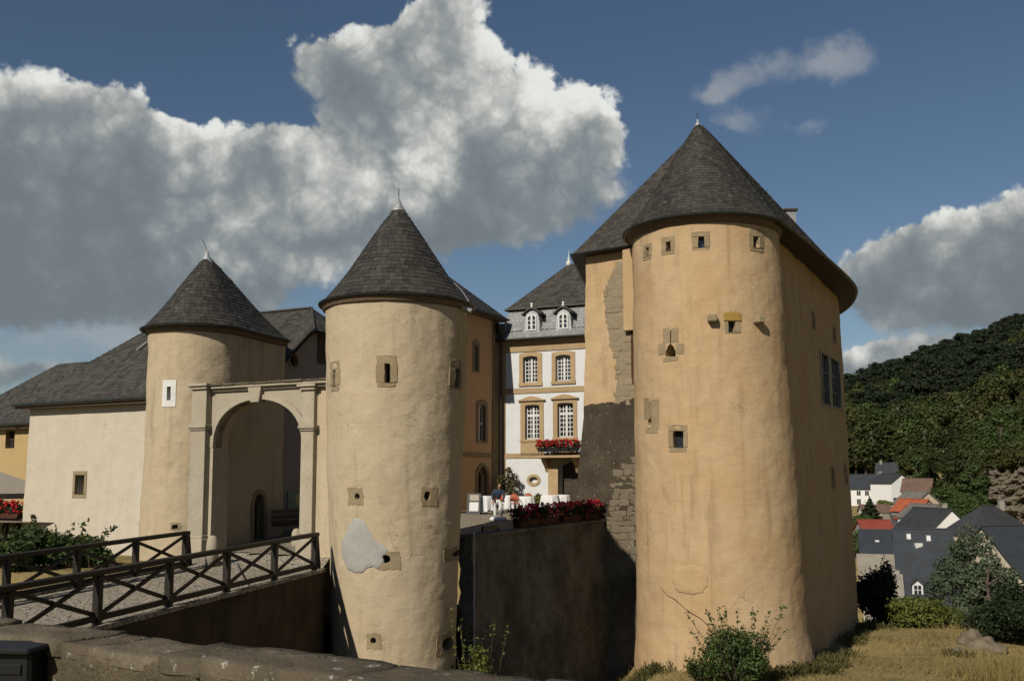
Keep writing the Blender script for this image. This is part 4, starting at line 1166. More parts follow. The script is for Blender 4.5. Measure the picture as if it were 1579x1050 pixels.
# ================================================================== terrace wall between the towers
def terrace():
    t = (TW_B - TW_A).normalized(); nr = Vector((t.y, -t.x)); L = (TW_B - TW_A).length
    root = thing('terrace_wall', (TW_A.x, TW_A.y, -6.8), 'dark rough retaining wall below the flower boxes between the two large towers', 'wall')
    top = lambda u: -1.70 + .09 * u
    m = MB(); nu, nv = 240, 130
    for j in range(nv + 1):
        for i in range(nu + 1):
            u = i / nu; p = TW_A + t * L * u; zt = top(u) - .10; z = zt + (-9.4 - zt) * j / nv
            o = .25 * (j / nv) + .07 * fbm((p.x, p.y, z), .9, 4, 8) + .075 * fbm((p.x, p.y, z * .8), 3.2, 4, 4)
            m.v.append(Vector((p.x + nr.x * o, p.y + nr.y * o, z)))
    K = nu + 1
    for j in range(nv):
        for i in range(nu): m.f.append((j * K + i, j * K + i + 1, (j + 1) * K + i + 1, (j + 1) * K + i))
    b = len(m.v)
    for i in range(nu + 1):
        p = TW_A + t * L * i / nu - nr * .5; m.v.append(Vector((p.x, p.y, top(i / nu) - .1)))
    for i in range(nu): m.f.append((i, b + i, b + i + 1, i + 1))
    # near end face
    b = len(m.v)
    for j in range(nv + 1):
        q = m.v[j * K].copy(); m.v.append(q - Vector((nr.x, nr.y, 0)) * .5)
    for j in range(nv): m.f.append((j * K, (j + 1) * K, b + j + 1, b + j))
    m.build('wall', M['terrace'], root)
    rng = random.Random(6); u = -.01
    while u < 1.0:
        w = rng.uniform(.05, .09); u2 = min(u + w, 1.02)
        pts = []
        for (uu, oo) in ((u, .09), (u2 - .003, .09), (u2 - .003, -.52), (u, -.52)):
            p = TW_A + t * L * uu + nr * (oo + rng.uniform(-.02, .02)); pts.append((p.x, p.y, top(uu)))
        m = MB(); m.hexa([Vector((x, y, z - .105)) for x, y, z in pts] + [Vector((x, y, z + rng.uniform(-.01, .01))) for x, y, z in pts])
        m.build('capstone', M['terrace'], root, bevel=.02); u = u2
    p0 = at(731, 818, 30.6); m = MB(); m.tube([p0, Vector((p0.x + .02, p0.y, -7))], .02, 6); m.build('drain_pipe', M['zinc'], root)
terrace()

# ================================================================== white wing left of the gate
def rows(m_deck, m_sl, poly, rng, w=.22, h=.2): slate_poly(m_deck, m_sl, poly, w, h, rng)
WW = Fr((-13.55, 36.0), -GD)
def white_wing():
    F = WW; rng = random.Random(8)
    root = thing('white_wing', F.w(-3, 0, -2.8), 'pale plastered wing with one small barred window left of the horseshoe tower', 'building', 'castle buildings')
    ze = 2.98; xl = F.px(43, 720)[0]
    m = MB(); nx, nz = 60, 50
    def wl(x, z): return -.06 * (ze - z) / 5 + .02 * fbm((x, 0, z), .8, 3, 12)
    x0, x1 = xl, 1.5
    for j in range(nz + 1):
        z = -4.5 + (ze + 4.5) * j / nz
        for i in range(nx + 1): x = x0 + (x1 - x0) * i / nx; m.v.append(F.w(x - .10 * (ze - z) / 5 * (1 if i == 0 else 0), wl(x, z), z))
    K = nx + 1; n1 = len(m.v)
    for j in range(nz + 1):
        z = -4.5 + (ze + 4.5) * j / nz
        for i in range(nx + 1): x = x0 + (x1 - x0) * i / nx; m.v.append(F.w(x - .10 * (ze - z) / 5 * (1 if i == 0 else 0), 7.0, z))
    for j in range(nz):
        for i in range(nx):
            m.f.append((j * K + i, j * K + i + 1, (j + 1) * K + i + 1, (j + 1) * K + i)); m.f.append((n1 + j * K + i + 1, n1 + j * K + i, n1 + (j + 1) * K + i, n1 + (j + 1) * K + i + 1))
        m.f.append((n1 + j * K, j * K, (j + 1) * K, n1 + (j + 1) * K)); m.f.append((j * K + nx, n1 + j * K + nx, n1 + (j + 1) * K + nx, (j + 1) * K + nx))
    for i in range(nx): m.f.append((i, n1 + i, n1 + i + 1, i + 1)); m.f.append((nz * K + i, nz * K + i + 1, n1 + nz * K + i + 1, n1 + nz * K + i))
    wall = m.build('wall', M['pale'], root); bv = bvh_of(wall); cut = MB()
    fw = loophole(root, bv, cut, None, (112, 726, 134, 768), (116, 732.5, 130, 762), M['frame'], name='window_frame', depth=.5, jit=.004)
    fr, n, p = feat_frame(bv, 123, 747); x0_, x1_, z0, z1 = fr.rect(116, 732.5, 130, 762)
    for i in range(1, 4):
        xx = x0_ + (x1_ - x0_) * i / 4; m = MB(); m.tube([fr.w(xx, .1, z0 - .02), fr.w(xx, .1, z1 + .02)], .012, 6); m.build('bar', M['iron'], fw)
    carve(wall, cut)
    # hipped roof
    yo = -.42; zE = ze + .02
    e0 = F.w(xl - .45, yo, zE); e1 = F.w(2.6, yo, zE); ridge_y, rz = 3.6, 3.55
    r0 = F.px(150, 555, ridge_y)
    ra = F.px(240, 502, ridge_y); A = F.w(ra[0], ridge_y, ra[1]); B = F.w(ra[0] + 3, ridge_y, ra[1]); Cc = F.w(xl - .45, 7.6, zE)
    md, ms = MB(), MB(); rows(md, ms, [e0, e1, B, A], rng); rows(md, ms, [e0, A, Cc], rng)
    roof = md.build('roof', M['deck'], root); s = ms.build('slates', M['slate_mid'], roof); s['kind'] = 'stuff'
    m = MB(); fbox(m, F, xl - .42, 1.5, yo + .03, .05, zE - .17, zE - .02); m.build('eave_board', M['eave_wood'], roof)
    m = MB(); m.tube([F.w(xl - .45, yo - .05, zE - .02), F.w(1.2, yo - .05, zE + .01)], .075, 8); m.build('gutter', M['gutter'], roof)
    m = MB(); pA = A.lerp(e0, .06); m.bar(pA, A + F.ex * .5, .2, .06); m.build('ridge_flashing', M['zinc'], roof)
white_wing()
def yellow_house():
    F = Fr(at(46, 800, 45.0), -GD); rng = random.Random(9)
    root = thing('yellow_outbuilding', F.w(-4, 0, -2.9), 'yellow plastered outbuilding with slate roof at the far left edge', 'building', 'castle buildings')
    ze = F.px(20, 655)[1]
    m = MB(); fbox(m, F, -9, 3.0, 0, 7, -4.5, ze); wall = m.build('wall', M['yellow'], root); cut = MB()
    x0, x1, z0, z1 = F.rect(8.5, 664, 22.5, 691); fbox(cut, F, x0, x1, -1, .5, z0, z1); carve(wall, cut)
    m = MB(); fbox(m, F, x0, x1, .22, .25, z0, z1); w = m.build('window', M['glass'], root)
    m = MB(); fbox(m, F, (x0 + x1) / 2 - .03, (x0 + x1) / 2 + .03, .17, .219, z0, z1); fbox(m, F, x0, x1, .18, .218, (z0 + z1) / 2 - .03, (z0 + z1) / 2 + .03); m.build('muntins', M['terracotta'], w)
    L_ = F.px(92, 561, 3.5); R_ = F.px(144, 560, 3.5); zr = L_[1]
    A = F.w(L_[0], 3.5, zr); B = F.w(R_[0] + 3, 3.5, zr); e0 = F.w(-9.4, -.4, ze); e0b = F.w(L_[0] - 3.4, -.4, ze)
    md, ms = MB(), MB(); rows(md, ms, [e0b, F.w(3.4, -.4, ze), B, A], rng); rows(md, ms, [e0b, A, F.w(L_[0] - 3.4, 7.4, ze)], rng)
    rows(md, ms, [F.w(-9.5, -.41, ze - .02), F.w(L_[0] - 3.0, -.41, ze - .02), F.w(L_[0] - 3.0, 3.0, ze + .9), F.w(-9.5, 3.0, ze + .9)], rng)
    roof = md.build('roof', M['deck'], root); s = ms.build('slates', M['slate_mid'], roof); s['kind'] = 'stuff'
    m = MB(); fbox(m, F, -9.3, 3.2, -.36, .02, ze - .20, ze - .03); m.build('eave_board', M['eave_wood'], roof)
    m = MB(); m.tube([F.w(-9.4, -.45, ze - .02), F.w(3.3, -.45, ze - .01)], .08, 8); m.build('gutter', M['gutter'], roof)
    p = F.w(F.px(30, 656)[0], -.3, F.px(30, 656)[1]); m = MB(); m.bar(p, p + Vector((.4, -.2, -.05)), .22, .16); m.build('floodlight', M['iron'], root)
yellow_house()
# ================================================================== grey gabled house seen over the gate
def gable_house():
    f = R(GD); A = Vector((-9.05, 37.9)); F = Fr(A, ex=(math.sin(f), math.cos(f), 0)); rng = random.Random(10)   # x runs along the gable, y into the house
    root = thing('gabled_house', F.w(3, 2, -2.5), 'grey shaded gable house with round attic window behind the gateway', 'building', 'castle buildings')
    ze, zh, zr, w = 4.85, 6.10, 7.30, 6.0
    xc = (zh - ze) / ((zr - ze) / (w / 2))
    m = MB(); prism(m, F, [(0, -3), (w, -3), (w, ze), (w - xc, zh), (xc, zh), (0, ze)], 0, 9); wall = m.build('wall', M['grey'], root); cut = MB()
    cx, cz = F.px(453, 556); prism(cut, F, [(cx + .26 * math.cos(i * math.pi / 8), cz + .26 * math.sin(i * math.pi / 8)) for i in range(16)], -1, .6)
    x0, x1, z0, z1 = F.rect(490, 519, 512, 562); fbox(cut, F, x0, x1, -1, .4, z0, z1); carve(wall, cut)
    m = MB(); outer = [(cx + .36 * math.cos(i * math.pi / 10), cz + .36 * math.sin(i * math.pi / 10)) for i in range(20)]; inner = [(cx + .25 * math.cos(i * math.pi / 10), cz + .25 * math.sin(i * math.pi / 10)) for i in range(20)]
    ring(m, F, outer, inner, -.03, .3); m.build('round_window_frame', M['frame'], root)
    m = MB(); fbox(m, F, x0 - .02, x1 + .02, -.05, .1, z0, z1); m.build('shutter', M['door'], root)
    m = MB(); sx0, sx1, sz0, sz1 = F.rect(442.5, 758, 465, 785); fbox(m, F, sx0, sx1, -.04, .01, sz0, sz1); b_ = m.build('notice_board', flat('board_blue', (.24, .30, .27), .6), root)
    m = MB(); fbox(m, F, sx0 + (sx1 - sx0) * .55, sx1 - .1, -.046, -.041, sz0 + .15, sz1 - .1); m.build('notice_sheet', flat('sheet_yellow', (.55, .52, .16), .7), b_)
    md, ms = MB(), MB(); o = .35; set_ = .95
    sl = (zr - ze) / (w / 2)
    def pt(x, y, z): return F.w(x, y, z)
    zl = ze - .25 * sl
    P = [pt(-.25, -o, zl), pt(xc, -o, zh + .0), pt(w / 2, set_, zr), pt(w / 2, 9.3, zr), pt(-.25, 9.3, zl)]
    rows(md, ms, [P[0], P[1], P[2], P[3], P[4]], rng)
    rows(md, ms, [pt(w + .25, -o, zl), pt(w - xc, -o, zh), P[2], P[3], pt(w + .25, 9.3, zl)], rng)
    rows(md, ms, [pt(xc - .1, -o - .1, zh - .04), pt(w - xc + .1, -o - .1, zh - .04), P[2]], rng)
    roof = md.build('roof', M['deck'], root); s = ms.build('slates', M['slate_mid'], roof); s['kind'] = 'stuff'
    m = MB(); m.bar(pt(w / 2, set_, zr + .03), pt(w / 2, 9.3, zr + .03), .22, .06); m.bar(pt(xc - .1, -o - .1, zh), pt(w / 2, set_, zr + .02), .08, .05); m.build('ridge_lead', M['slate_mid'], roof)
    m = MB(); m.bar(pt(-.2, -o + .05, zl - .06), pt(xc, -o + .05, zh - .06), .06, .16); m.build('bargeboard', M['wood'], roof)
gable_house()
def bench():
    p = onz(438, 846, -2.0); d = Vector((math.sin(R(GD)), math.cos(R(GD)), 0)); r = Vector((d.y, -d.x, 0))
    c = at(448, 838, 37.0); c.z = court_z(c.x, c.y)
    root = thing('dark_bench', c, 'dark timber bench with high end posts standing inside the gate', 'bench')
    W = 1.1
    for s_ in (-W, W):
        m = MB(); m.bar(c + d * s_, c + d * s_ + Vector((0, 0, 1.25)), .13, .13); m.bar(c + d * s_ + r * .5, c + d * s_ + r * .5 + Vector((0, 0, .6)), .10, .10); m.build('end_post', M['door'], root, bevel=.01)
    for z in (.55, .75, .95):
        m = MB(); m.bar(c - d * W + Vector((0, 0, z)), c + d * W + Vector((0, 0, z)), .05, .16); m.build('back_slat', M['door'], root, bevel=.008)
    for k in range(3):
        m = MB(); m.bar(c - d * W + r * (.1 + .17 * k) + Vector((0, 0, .45)), c + d * W + r * (.1 + .17 * k) + Vector((0, 0, .45)), .15, .045); m.build('seat_slat', M['door'], root, bevel=.008)
bench()

# ================================================================== the white palace at the back of the courtyard
PAL = Fr(at(777, 740, 57.0), -24)
PZ = -1.66
def sash(parent, F, x0, x1, z0, z1, cols, rws, y, mat, transom=None, rise=0, name='window'):
    m = MB(); fw = .075
    if rise: ring(m, F, archrect(x0, x1, z0, z1, rise, 8), archrect(x0 + fw, x1 - fw, z0 + fw, z1 - fw, rise, 8), y, y + .07)
    else: ring(m, F, [(x0, z0), (x1, z0), (x1, z1), (x0, z1)], [(x0 + fw, z0 + fw), (x1 - fw, z0 + fw), (x1 - fw, z1 - fw), (x0 + fw, z1 - fw)], y, y + .07)
    o = m.build(name, mat, parent)
    m = MB(); xm = (x0 + x1) / 2
    if cols % 2 == 0: fbox(m, F, xm - .06, xm + .06, y - .01, y + .06, z0 + fw, z1 - fw)
    for i in range(1, cols):
        if i * 2 == cols: continue
        xx = x0 + fw + (x1 - x0 - 2 * fw) * i / cols; fbox(m, F, xx - .022, xx + .022, y + .012, y + .05, z0 + fw, z1 - fw - rise * .6 * abs(2 * i / cols - 1))
    for j in range(1, rws):
        zz = z0 + fw + (z1 - z0 - 2 * fw - rise * .4) * j / rws; t = .07 if transom == j else .022
        fbox(m, F, x0 + fw * .9, x1 - fw * .9, y + .005 if transom == j else y + .014, y + .048, zz - t, zz + t)
    m.build('muntins', mat, o)
    m = MB(); fbox(m, F, x0 + .02, x1 - .02, y + .052, y + .06, z0 + .02, z1 - .02 - rise * .5); m.build('pane', M['glass'], o)
    return o
def palace():
    F = PAL; rng = random.Random(12); P = F.px
    root = thing('white_palace', F.w(6, 4, PZ), 'white palace facade with sandstone window surrounds, balcony and mansard roof across the courtyard', 'building', 'castle buildings')
    ze = P(835, 523)[1]; W = 11.0
    m = MB(); fbox(m, F, -.4, W, 0, 9, PZ - .6, ze); wall = m.build('wall', M['white'], root); cut = MB()
    sur = MB()
    wins = [((807, 549, 829, 590), (801, 543, 836, 594), 4, 6, None, False), ((857, 547, 880, 587), (851, 541, 887, 591), 4, 6, None, False),
            ((810, 624, 832, 677), (803, 616, 838.5, 680), 4, 7, 5, True), ((860, 621, 884, 674), (853, 613, 890, 677), 4, 7, 5, True)]
    for (o_, s_, cc, rr, tr, ped) in wins:
        x0, x1, z0, z1 = F.rect(*o_); a0, a1, b0, b1 = F.rect(*s_); rise = .08 if not ped else .04
        inn = archrect(x0, x1, z0, z1, rise, 8); outr = archrect(a0, a1, b0, b1, rise * 1.1 if not ped else .12, 8)
        prism(cut, F, inn, -1, .5)
        m = MB(); ring(m, F, outr, inn, -.05, .22); sf = m.build('window_surround', M['sand'], root)
        if ped:
            m = MB(); n = 12; wv = [(a0 - .12 + (a1 - a0 + .24) * i / n, b1 - .02 + .20 * math.sin(math.pi * i / n) ** 1.5) for i in range(n + 1)]
            prism(m, F, [(a0 - .12, b1 - .08)] + wv + [(a1 + .12, b1 - .08)], -.16, .1); m.build('hood_mould', M['sand'], sf)
            m = MB(); fbox(m, F, a0, a1, -.045, .05, P((s_[0] + s_[2]) / 2, 703)[1] + .02, b0 - .04); m.build('apron', M['sand'], sf)
        m = MB(); fbox(m, F, a0 - .03, a1 + .03, -.09, .24, b0 - .04, z0 - .003); m.build('sill', M['sand'], sf)
        sash(root, F, x0, x1, z0, z1, cc, rr, .20, M['winwhite'], tr, rise)
    # oval window
    cx, cz = P(823, 740); ov = lambda a, b: [(cx + a * math.cos(i * math.pi / 12), cz + b * math.sin(i * math.pi / 12)) for i in range(24)]
    prism(cut, F, ov(.27, .19), -1, .5); m = MB(); ring(m, F, ov(.43, .34), ov(.27, .19), -.05, .25); ovf = m.build('oval_window_surround', M['sand'], root, smooth=False)
    m = MB(); prism(m, F, ov(.28, .2), .2, .22); m.build('shutter', M['winwhite'], ovf)
    # door
    x0, x1, z0, z1 = F.rect(861, 711, 896, 792); rise = .25
    inn = archrect(x0, x1, PZ - .1, z1, rise, 8); prism(cut, F, inn, -1, .9)
    a0 = P(846, 740)[0]; outr = archrect(a0, x1 + (x0 - a0), PZ - .1, P(870, 703)[1], .05, 8); m = MB(); ring(m, F, outr, inn, -.08, .25); ds = m.build('door_surround', M['sand'], root)
    m = MB(); fbox(m, F, x0 + .01, x1 - .01, .7, .76, PZ - .05, z1); dr = m.build('door', M['door'], root)
    m = MB()
    for k in range(2):
        for j in range(3):
            xx = x0 + .1 + k * (x1 - x0) / 2; fbox(m, F, xx, xx + (x1 - x0) / 2 - .2, .66, .699, PZ + .2 + j * .75, PZ + .8 + j * .75)
    m.build('door_panels', M['door'], dr)
    carve(wall, cut)
    # string courses, corner pier, cornice
    for (y0, y1, pr) in ((597.5, 605.5, .05), (698.5, 706, .045)):
        zz0, zz1 = P(836, y1)[1], P(836, y0)[1]; m = MB(); fbox(m, F, -.35, P(846 if y0 > 650 else 900, 700)[0] + (0 if y0 > 650 else 4), -pr, .1, zz0, zz1); m.build('string_course', M['sand'], root)
    m = MB(); z0 = P(835, 541)[1]; fbox(m, F, -.35, W, -.06, .1, z0, ze - .28); fbox(m, F, -.4, W, -.17, .1, ze - .28, ze - .14); fbox(m, F, -.45, W, -.30, .1, ze - .14, ze); m.build('cornice', M['sand'], root)
    m = MB(); fbox(m, F, -.42, .12, -.035, .2, PZ, z0); m.build('corner_pier', M['sand'], root)
    # balcony
    x0, x1, _, _ = F.rect(838, 690, 900, 703); z = P(866, 703)[1]
    m = MB(); fbox(m, F, x0, x1 + .3, -.95, .05, z - .12, z + .02); bal = m.build('balcony', M['sand'], root, bevel=.02)
    for xx in (x0 + .25, x1 - .35):
        m = MB(); prism(m, Fr(F.w(xx, 0, 0), ex=-F.ey), [(-.02, z - .13), (.75, z - .13), (.55, z - .35), (.2, z - .6), (-.02, z - .95)], -.12, .12); m.build('console', M['sand'], bal)
    for i in range(15):
        xx = x0 + .06 + (x1 - x0 + .2) * i / 14; m = MB(); m.bar(F.w(xx, -.88, z + .02), F.w(xx, -.88, z + .75), .025, .025, F.ey); m.build('baluster', M['iron'], bal)
    m = MB(); m.bar(F.w(x0, -.88, z + .78), F.w(x1 + .3, -.88, z + .78), .05, .05); m.build('handrail', M['iron'], bal)
    a, b, c, d = F.rect(861.5, 681, 888, 694, -.95); m = MB(); fbox(m, F, a, b, -.95, -.92, c, d); m.build('banner', M['cloth'], bal)
    # mansard
    zk = P(835, 469)[1]; yk = 1.15; zb = P(835, 508)[1]
    md, ms = MB(), MB(); W2 = W
    q = lambda x, y, z: F.w(x, y, z)
    slate_poly(md, ms, [q(-.5, -.42, ze + .04), q(W2, -.42, ze + .04), q(W2, .18, zb), q(-.3, .18, zb)], .26, .22, rng)
    slate_poly(md, ms, [q(-.3, .18, zb), q(W2, .18, zb), q(W2, yk, zk), q(-.1, yk, zk)], .28, .24, rng, .022, .25)
    low = md.build('mansard_roof', M['deck'], root); s = ms.build('slates', M['slate_grey'], low); s['kind'] = 'stuff'
    md, ms = MB(), MB(); ap = P(877, 408, 4.6); 
    e0, e1 = q(-.35, yk - .2, zk - .02), q(W2, yk - .2, zk - .02); a_ = q(ap[0], 4.6, ap[1]); b_ = q(W2, 4.6, ap[1]); c_b = q(-.35, 8.2, zk - .02)
    slate_poly(md, ms, [e0, e1, b_, a_], .26, .22, rng, .02, .25); slate_poly(md, ms, [e0, a_, c_b], .26, .22, rng)
    up = md.build('roof', M['deck'], root); s = ms.build('slates', M['slate_mid'], up); s['kind'] = 'stuff'
    m = MB(); m.bar(q(-.4, yk - .24, zk), q(W2, yk - .24, zk), .12, .09); m.build('kerb_moulding', M['slate_mid'], up)
    m = MB(); m.lathe(a_ + Vector((0, 0, -.1)), [(.20, 0), (.16, .25), (.06, .35), (.08, .45), (.03, .6), (0, 1.1)], 10); m.build('finial', M['winwhite'], up, smooth=True)
    m = MB(); m.tube([q(-.5, -.48, ze + .02), q(W2, -.48, ze + .02)], .07, 8); m.build('gutter', M['gutter'], low)
    # dormers
    for (cx_, y0, y1, hw) in ((820.5, 483, 511, 9.5), (869, 481, 508.5, 9.5)):
        x0, x1, z0, z1 = F.rect(cx_ - hw, y0, cx_ + hw, y1, .05); xm = (x0 + x1) / 2
        m = MB(); prism(m, F, [(x0 - .12, z0 - .08), (x1 + .12, z0 - .08), (x1 + .05, z1 - .25), (x1 - .06, z1 + .0), (xm, z1 + .20), (x0 + .06, z1 + .0), (x0 - .05, z1 - .25)], .02, 1.5); d_ = m.build('dormer', M['zinc'], root)
        sash(root, F, x0 + .08, x1 - .08, z0 + .04, z1 - .06, 2, 3, -.04, M['winwhite'], None, .12, 'dormer_window')
        m = MB(); arc = [(x0 - .22 + (x1 - x0 + .44) * i / 10, z1 - .12 + .36 * math.sin(math.pi * i / 10) ** 1.3) for i in range(11)]
        ar2 = [(x, z + .09) for x, z in arc]; prism(m, F, arc + ar2[::-1], -.12, 1.4); m.build('dormer_hood', M['slate_mid'], d_)
        m = MB(); m.lathe(F.w(xm, .0, z1 + .30), [(.06, 0), (.09, .08), (.05, .16), (.08, .26), (0, .34)], 8); m.build('dormer_finial', M['winwhite'], d_, smooth=True)
palace()
# ================================================================== the salmon side wing
def side_wing():
    f = R(27.5); c0 = PAL.w(-.36, -.02, 0); d = Vector((math.sin(f), math.cos(f), 0)); Ln = 6.3
    F = Fr(c0 - d * Ln, ex=d); rng = random.Random(13); P = F.px
    root = thing('salmon_wing', F.w(Ln / 2, 3, -1.7), 'salmon side wing in shade with arched door beside the white palace', 'building', 'castle buildings')
    ze = P(768, 493)[1]
    m = MB(); fbox(m, F, 0, Ln, 0, 7, -2.6, ze); wall = m.build('wall', M['salmon'], root); cut = MB()
    for (o_, s_, rr, tr) in (((730.5, 531, 736.5, 571), (729, 524, 739, 574), 5, None), ((737.5, 624, 748, 680), (734.5, 616, 751.5, 683), 7, 5)):
        x0, x1, z0, z1 = F.rect(*o_); a0, a1, b0, b1 = F.rect(*s_); inn = archrect(x0, x1, z0, z1, .14, 8); prism(cut, F, inn, -1, .5)
        m = MB(); ring(m, F, archrect(a0, a1, b0, b1, .18, 8), inn, -.05, .22); m.build('window_surround', M['frame'], root)
        sash(root, F, x0, x1, z0, z1, 2, 1 if rr == 5 else 2, .16, M['winwhite'], 1, .14)
    x0, x1, z0, z1 = F.rect(736, 719, 751, 772); inn = archrect(x0, x1, -1.8, z1, (x1 - x0) / 2 * .9, 10); prism(cut, F, inn, -1, .6); w = .2
    m = MB(); ring(m, F, archrect(x0 - w, x1 + w, -1.8, z1 + w, (x1 - x0) / 2 * .9, 10), inn, -.06, .2); m.build('door_frame', M['frame'], root)
    m = MB(); prism(m, F, inn, .4, .46); m.build('door', M['door'], root)
    carve(wall, cut)
    zz = P(757, 702)[1]; m = MB(); fbox(m, F, 0, Ln - .5, -.05, .1, zz - .12, zz + .12); m.build('string_course', M['frame'], root)
    m = MB(); fbox(m, F, Ln - .75, Ln - .03, -.06, .1, -1.7, ze); m.build('corner_pier', M['frame'], root)
    zr = ze + 3.3; md, ms = MB(), MB()
    rows(md, ms, [F.w(-.4, -.5, ze), F.w(Ln + .3, -.5, ze), F.w(Ln - 2.2, 3.4, zr), F.w(2.6, 3.4, zr)], rng); rows(md, ms, [F.w(-.4, 7.3, ze), F.w(-.4, -.5, ze), F.w(2.6, 3.4, zr)], rng); rows(md, ms, [F.w(Ln + .3, -.5, ze), F.w(Ln + .3, 7.3, ze), F.w(Ln - 2.2, 3.4, zr)], rng)
    roof = md.build('roof', M['deck'], root); s = ms.build('slates', M['slate'], roof); s['kind'] = 'stuff'
    m = MB(); fbox(m, F, -.3, Ln + .2, -.45, .05, ze - .16, ze - .02); m.build('eave_board', M['eave_wood'], roof)
    m = MB(); m.tube([F.w(-.4, -.55, ze - .02), F.w(Ln + .25, -.55, ze - .02)], .08, 8); m.build('gutter', M['gutter'], roof)
    a = F.w(Ln - .35, -.35, ze - .35); m = MB(); m.lathe(a + Vector((0, 0, -1.1)), [(.07, 0), (.10, .3), (.30, .7), (.32, 1.1)], 10); hp = m.build('rain_hopper', M['gutter'], root)
    m = MB(); m.tube([a + Vector((0, 0, -1.0)), Vector((a.x, a.y, -1.6))], .06, 8); m.build('downpipe', M['gutter'], hp)
side_wing()

# ================================================================== foliage
def leaves_np(blobs, n, size, rng, shell=.45, aspect=.55, up=.35):
    """n leaf quads spread through ellipsoid clumps: blobs = [(centre, (rx, ry, rz))]"""
    C = np.array([tuple(b[0]) for b in blobs]); Rr = np.array([b[1] for b in blobs])
    w = Rr.prod(1) ** .67; idx = rng.choice(len(blobs), n, p=w / w.sum())
    d = rng.normal(size=(n, 3)); d /= np.linalg.norm(d, axis=1)[:, None]
    rad = shell + (1 - shell) * rng.random(n) ** .6; rad *= 1 + .12 * rng.normal(size=n)
    P = C[idx] + d * Rr[idx] * rad[:, None]
    nrm = d + np.array([0, 0, up]) + .7 * rng.normal(size=(n, 3)); nrm /= np.linalg.norm(nrm, axis=1)[:, None]
    t = rng.normal(size=(n, 3)); t -= (t * nrm).sum(1)[:, None] * nrm; t /= np.linalg.norm(t, axis=1)[:, None]
    b = np.cross(nrm, t); s = size * (.6 + .8 * rng.random(n))[:, None]
    V = np.stack([P - t * s, P - b * s * aspect, P + t * s, P + b * s * aspect], 1).reshape(-1, 3)
    return V, np.arange(4 * n).reshape(n, 4)
def limb_tree(m, base, h, r, n, rng, spread):
    base = Vector(base); tips = []
    top = base + Vector((rng.uniform(-.1, .1) * h, rng.uniform(-.1, .1) * h, h))
    pts = [base.lerp(top, i / 5) + Vector((rng.uniform(-1, 1), rng.uniform(-1, 1), 0)) * h * .02 * (i > 0) for i in range(6)]
    m.tube(pts, [r * (1 - .75 * i / 5) for i in range(6)], 7)
    for k in range(n):
        u = rng.uniform(.3, .95); a = base.lerp(top, u); ang = rng.uniform(0, 6.28); l = spread * rng.uniform(.5, 1) * (1.15 - .6 * u)
        e = a + Vector((math.cos(ang) * l, math.sin(ang) * l, l * rng.uniform(.25, .9)))
        m.tube([a, a.lerp(e, .5) + Vector((0, 0, l * .1)), e], [r * .35, r * .22, r * .06], 5); tips.append(e)
    return tips
def bush(name, label, cat, p, w, h, mat, n, size, seed, group=None, sprays=0, stems=5):
    rg = random.Random(seed); ng = np.random.default_rng(seed); p = Vector(p)
    root = thing(name, p, label, cat, group)
    bl = []
    for i in range(9):
        a = rg.uniform(0, 6.28); rr = rg.uniform(0, .62); u = rg.uniform(.25, .75)
        bl.append((p + Vector((math.cos(a) * rr * w / 2, math.sin(a) * rr * w / 2, h * u)), (w * rg.uniform(.17, .28), w * rg.uniform(.17, .28), h * rg.uniform(.18, .30))))
    V, Q = leaves_np(bl, n, size, ng)
    m = MB()
    for i in range(stems):
        a = rg.uniform(0, 6.28); e = p + Vector((math.cos(a) * w * .28, math.sin(a) * w * .28, h * .7)); m.tube([p + Vector((math.cos(a) * .08, math.sin(a) * .08, -.1)), p.lerp(e, .5) + Vector((0, 0, h * .1)), e], [.03, .022, .008], 5)
    Vs = [V]
    for i in range(sprays):
        a = rg.uniform(0, 6.28); l = h * rg.uniform(.8, 1.15); b0 = p + Vector((math.cos(a) * w * .15, math.sin(a) * w * .15, h * .2))
        e = b0 + Vector((math.cos(a) * w * rg.uniform(.2, .55), math.sin(a) * w * rg.uniform(.2, .5), l)); m.tube([b0, e], [.014, .004], 4)
        k = 46; u = ng.random(k) ** .7; c = np.array(b0)[None] + (np.array(e) - np.array(b0))[None] * u[:, None] + ng.normal(size=(k, 3)) * .045
        v2, _ = leaves_np([(Vector(q), (.03, .03, .03)) for q in c], k, size * 1.1, ng, aspect=.45); Vs.append(v2)
    V = np.concatenate(Vs); Q = np.arange(len(V)).reshape(-1, 4)
    np_mesh('foliage', V, Q, mat, root); m.build('stems', M['bark'], root)
    return root
def tree(name, label, p, h, w, mat, n, size, seed, cat='tree', group=None, bark='bark', low=.25, conifer=False):
    rg = random.Random(seed); ng = np.random.default_rng(seed); p = Vector(p); root = thing(name, p, label, cat, group)
    m = MB(); tips = limb_tree(m, p - Vector((0, 0, .3)), h * .9, h * .028 + .05, 14, rg, w * .42); m.build('trunk', M[bark], root)
    bl = []
    if conifer:
        for i in range(26):
            u = i / 25; rr = w / 2 * (1 - u) * .95 + .1; a = i * 2.4
            bl.append((p + Vector((math.cos(a) * rr * .45, math.sin(a) * rr * .45, h * (.08 + .9 * u))), (rr * .6, rr * .6, h * .06)))
    else:
        for e in tips: bl.append((e, (w * rg.uniform(.12, .2), w * rg.uniform(.12, .2), h * rg.uniform(.07, .13))))
        for i in range(10):
            a = rg.uniform(0, 6.28); u = rg.uniform(low, 1.0); rr = w * .36 * math.sin(math.pi * min(1, .15 + .85 * u)) + .02
            bl.append((p + Vector((math.cos(a) * rr, math.sin(a) * rr, h * u)), (w * rg.uniform(.11, .19), w * rg.uniform(.11, .19), h * rg.uniform(.06, .12))))
    V, Q = leaves_np(bl, n, size, ng); np_mesh('crown', V, Q, mat, root)
    return root

